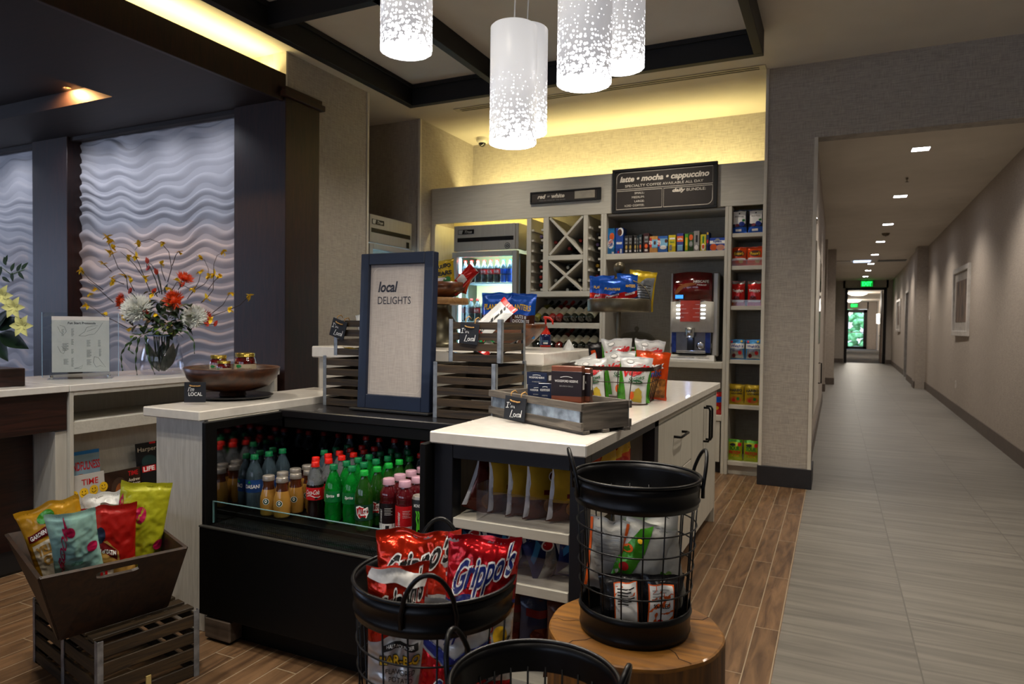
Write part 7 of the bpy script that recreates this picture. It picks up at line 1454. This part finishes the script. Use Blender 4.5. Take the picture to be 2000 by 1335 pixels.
# twigs with blossoms: (x, y) read on the plane of the vase
Z5 = lambda x, y: (150+x/4.451, 440+y/4.451)
TW = [[(445, 560), (430, 440), (360, 370), (320, 270), (290, 190), (265, 110)], [(640, 580), (590, 460), (540, 330), (500, 250), (430, 200), (350, 185)], [(790, 490), (825, 370), (800, 230), (740, 160), (640, 118), (560, 140), (505, 215)], [(740, 580), (700, 430), (650, 340), (600, 310)], [(600, 480), (500, 340), (430, 270), (380, 230)],
      [(320, 670), (210, 570), (170, 530), (100, 480)], [(440, 890), (330, 830), (240, 790), (150, 720), (90, 690)], [(830, 560), (870, 490), (1000, 560)], [(960, 640), (1010, 570), (1110, 510), (1140, 470), (1145, 380), (1110, 300), (1040, 260)], [(1080, 670), (1140, 620), (1185, 560), (1190, 440), (1190, 340), (1220, 260), (1280, 230)],
      [(1170, 790), (1250, 760), (1330, 730)], [(1180, 760), (1270, 690), (1330, 590)], [(1000, 590), (1060, 490), (1080, 400)], [(1140, 560), (1200, 480), (1250, 430)], [(830, 350), (860, 260), (890, 220)], [(770, 480), (740, 400), (730, 330)], [(410, 510), (330, 480), (300, 450)], [(300, 400), (250, 350), (230, 340)], [(500, 570), (460, 490)]]
BLO = [(265, 100), (300, 130), (310, 200), (280, 240), (315, 245), (445, 270), (515, 270), (232, 335), (305, 460), (310, 495), (410, 435), (470, 465), (590, 458), (755, 155), (535, 160), (730, 335), (890, 230), (1075, 285), (1275, 228), (1080, 400), (1145, 440), (1195, 425), (1245, 440), (1010, 550), (1125, 635), (1345, 590), (1325, 735), (165, 550), (115, 600), (90, 690), (245, 780), (40, 390), (400, 800), (445, 905), (660, 600), (790, 540), (870, 480), (940, 790), (690, 770), (1165, 820), (1500, 612)]
TW += [[(1330, 730), (1420, 690), (1500, 612)], [(230, 560), (110, 470), (40, 390)]]
own = {i: [] for i in range(len(TW))}
for (x, y) in BLO: own[min(own, key=lambda i: min((x-p[0])**2+(y-p[1])**2 for p in TW[i]))].append((x, y))
for i, L_ in enumerate(TW):
    a = MB(); dd = fr.uniform(-.12, .12); a.tube([FD(*Z5(x, y), dd) for x, y in L_], [.0028*(1-.6*k/len(L_)) for k in range(len(L_))], TWIG, 5)
    tw = obj('blossom_twig', a, FT_)
    if own[i]:
        a = MB()
        for x, y in own[i]:
            c = FD(*Z5(x, y), dd)
            for j in range(5): d = Vector((fr.uniform(-1, 1), fr.uniform(-1, 1), fr.uniform(-1, 1))); leaf(a, c-d.normalized()*.004, d, (0, .3, 1), fr.uniform(.03, .046), .026, PET_Y, .1)
        q = obj('yellow_blossom', a, tw); q['kind'] = 'stuff'
BUDS = [[(720, 590), (640, 370), [(608, 312), (610, 370)]], [(740, 600), (700, 400), [(695, 405)]], [(700, 620), (662, 570), [(662, 570)]], [(560, 800), (520, 770), [(515, 768)]], [(640, 800), (600, 765), [(598, 762)]], [(880, 560), (900, 515), [(900, 510)]], [(1060, 850), (1125, 860), [(1130, 862), (1205, 858)]], [(520, 640), (460, 575), [(455, 570)]]]
for p0_, p1_, bl in BUDS:
    a = MB(); a.tube([FD(*Z5(*p0_), -.05), FD(*Z5((p0_[0]+p1_[0])/2+8, (p0_[1]+p1_[1])/2), -.05), FD(*Z5(*p1_), -.05)]+[FD(*Z5(*q), -.05) for q in bl], .003, LFD, 5)
    for (x, y) in bl:
        c = FD(*Z5(x, y), -.05); d = Vector((fr.uniform(-1, 1), 0, fr.uniform(.2, 1)))
        for j in range(4): leaf(a, c-d.normalized()*.02, d+Vector((fr.uniform(-.3, .3), fr.uniform(-.3, .3), 0)), (fr.uniform(-1, 1), 1, 0), .05, .024, BUD, .0)
    obj('bud_stem', a, FT_)

a = MB()
for i in range(150):
    x = fr.gauss(790, 150); y = fr.gauss(800, 90)
    if not (420 < x < 1000 and 560 < y < 960): continue
    c = FD(*Z5(x, y), fr.uniform(-.09, .13)); d = Vector((fr.uniform(-1, 1), fr.uniform(-1, .6), fr.uniform(-.7, .9))); leaf(a, c, d, (fr.uniform(-.3, .3), -.3, 1), fr.uniform(.05, .09), fr.uniform(.028, .048), fr.choice([LFD, LFD, LFM]), fr.uniform(.1, .5))
for i in range(34):
    x = fr.uniform(480, 830); y = fr.uniform(870, 960); leaf(a, FD(*Z5(x, y), -.11), Vector((fr.uniform(-1, 1), -.5, fr.uniform(-.4, .6))), (0, -.2, 1), .035, .028, LFL, .2)
obj('foliage', a, FT_)
for L_ in ([(520, 970), (430, 1040), (385, 1120), (390, 1220), (400, 1265)], [(540, 980), (520, 1090), (510, 1200), (525, 1300)], [(600, 960), (610, 1080), (640, 1200), (680, 1295)], [(880, 905), (960, 930), (1020, 1010), (1022, 1115)], [(470, 1010), (450, 1080), (500, 1120)]):
    a = MB(); P = [FD(*Z5(x, y), -.12) for x, y in L_]; Q = []
    for p, q in zip(P, P[1:]): Q += [p.lerp(q, k/5) for k in range(5)]
    a.tube(Q+[P[-1]], [.011*(.6+.4*math.sin(k*1.7))*(1-.6*k/len(Q)) for k in range(len(Q)+1)], LFM, 7); obj('trailing_sprig', a, FT_)
a = MB(); 
for q_ in (0, 1.2, 2.4, 3.6, 4.8): leaf(a, (.02*math.cos(q_), .02*math.sin(q_), -.012), (math.cos(q_)*.35, math.sin(q_)*.35, 1), (math.cos(q_), math.sin(q_), 0), .22, .10, LFD, -.1)
for k in range(9): q_ = k*.7; a.tube([(.03*math.cos(q_), .03*math.sin(q_), 0), (.05*math.cos(q_+.4), .05*math.sin(q_+.4), .24)], .005, LFD, 5)
obj('stem_bundle', a, FT_)

# ------------------------------------------------------------------ lily plant cropped by the left edge
LPc = Vector((-4.36, 1.92, 1.0135)); LD = (LPc-Vector((0, 0, EYE))).dot(FWD)
t = thing('lily_plant', 'potted lily with broad dark leaves cut off by the left picture edge', 'plant', LPc); LD -= .0
POT = mat('pot_dark', '#1a1412', .5); a = MB(); a.lathe([(0, 0), (.06, 0), (.085, .11), (.09, .12), (.08, .12), (.075, .10), (0, .10)], POT, 28); obj('pot', a, t)
def LP(x, y, dd=0): return D(x, y, LD+dd)-LPc
LFB = mat('lily_leaf', '#0e2410', .35, var=.2, vscale=10, coat=.2); LIL = mat('lily_petal', '#c9c67a', .5, var=.08)
a = MB()
for (x0, y0, x1, y1, w_) in ((-8, 640, 46, 622, .075), (0, 650, 54, 680, .085), (-12, 655, 14, 705, .08), (-25, 640, -30, 560, .07), (-30, 660, -60, 700, .08), (-20, 650, 20, 600, .06)):
    p, q = LP(x0, y0), LP(x1, y1, -.04); leaf(a, p, q-p, -FWD+Vector((0, 0, .3)), (q-p).length, w_, LFB, .05)
a.tube([(0, 0, .10), LP(-20, 660)*.6, LP(-18, 600), LP(-10, 540), LP(-5, 500)], .006, LFM, 6); obj('leaves', a, t)
a = MB()
for (x, y) in ((5, 577), (28, 600), (44, 636)):
    c = LP(x, y, -.05)
    for j in range(6): q_ = 2*PI*j/6; leaf(a, c, RIGHT*math.cos(q_)+UP*math.sin(q_)-FWD*.4, -FWD, .062, .036, LIL, .25)
obj('lily_flower', a, t)
a = MB(); a.tube([LP(-20, 560), LP(0, 520), LP(22, 536), LP(48, 526)], .0025, LFM, 5)
for (x, y, dx, dz) in ((10, 515, .2, 1), (12, 518, -.3, 1), (22, 530, .3, 1), (24, 532, 0, -1), (33, 530, .4, .8), (36, 530, .4, -.6), (42, 526, .6, .7), (3, 520, -.2, -.9), (4, 540, .4, -.3)): leaf(a, LP(x, y), RIGHT*dx+UP*dz, -FWD, .05, .020, LFD, .1)
obj('leafy_sprig', a, t)
# small screen edge beside the riser
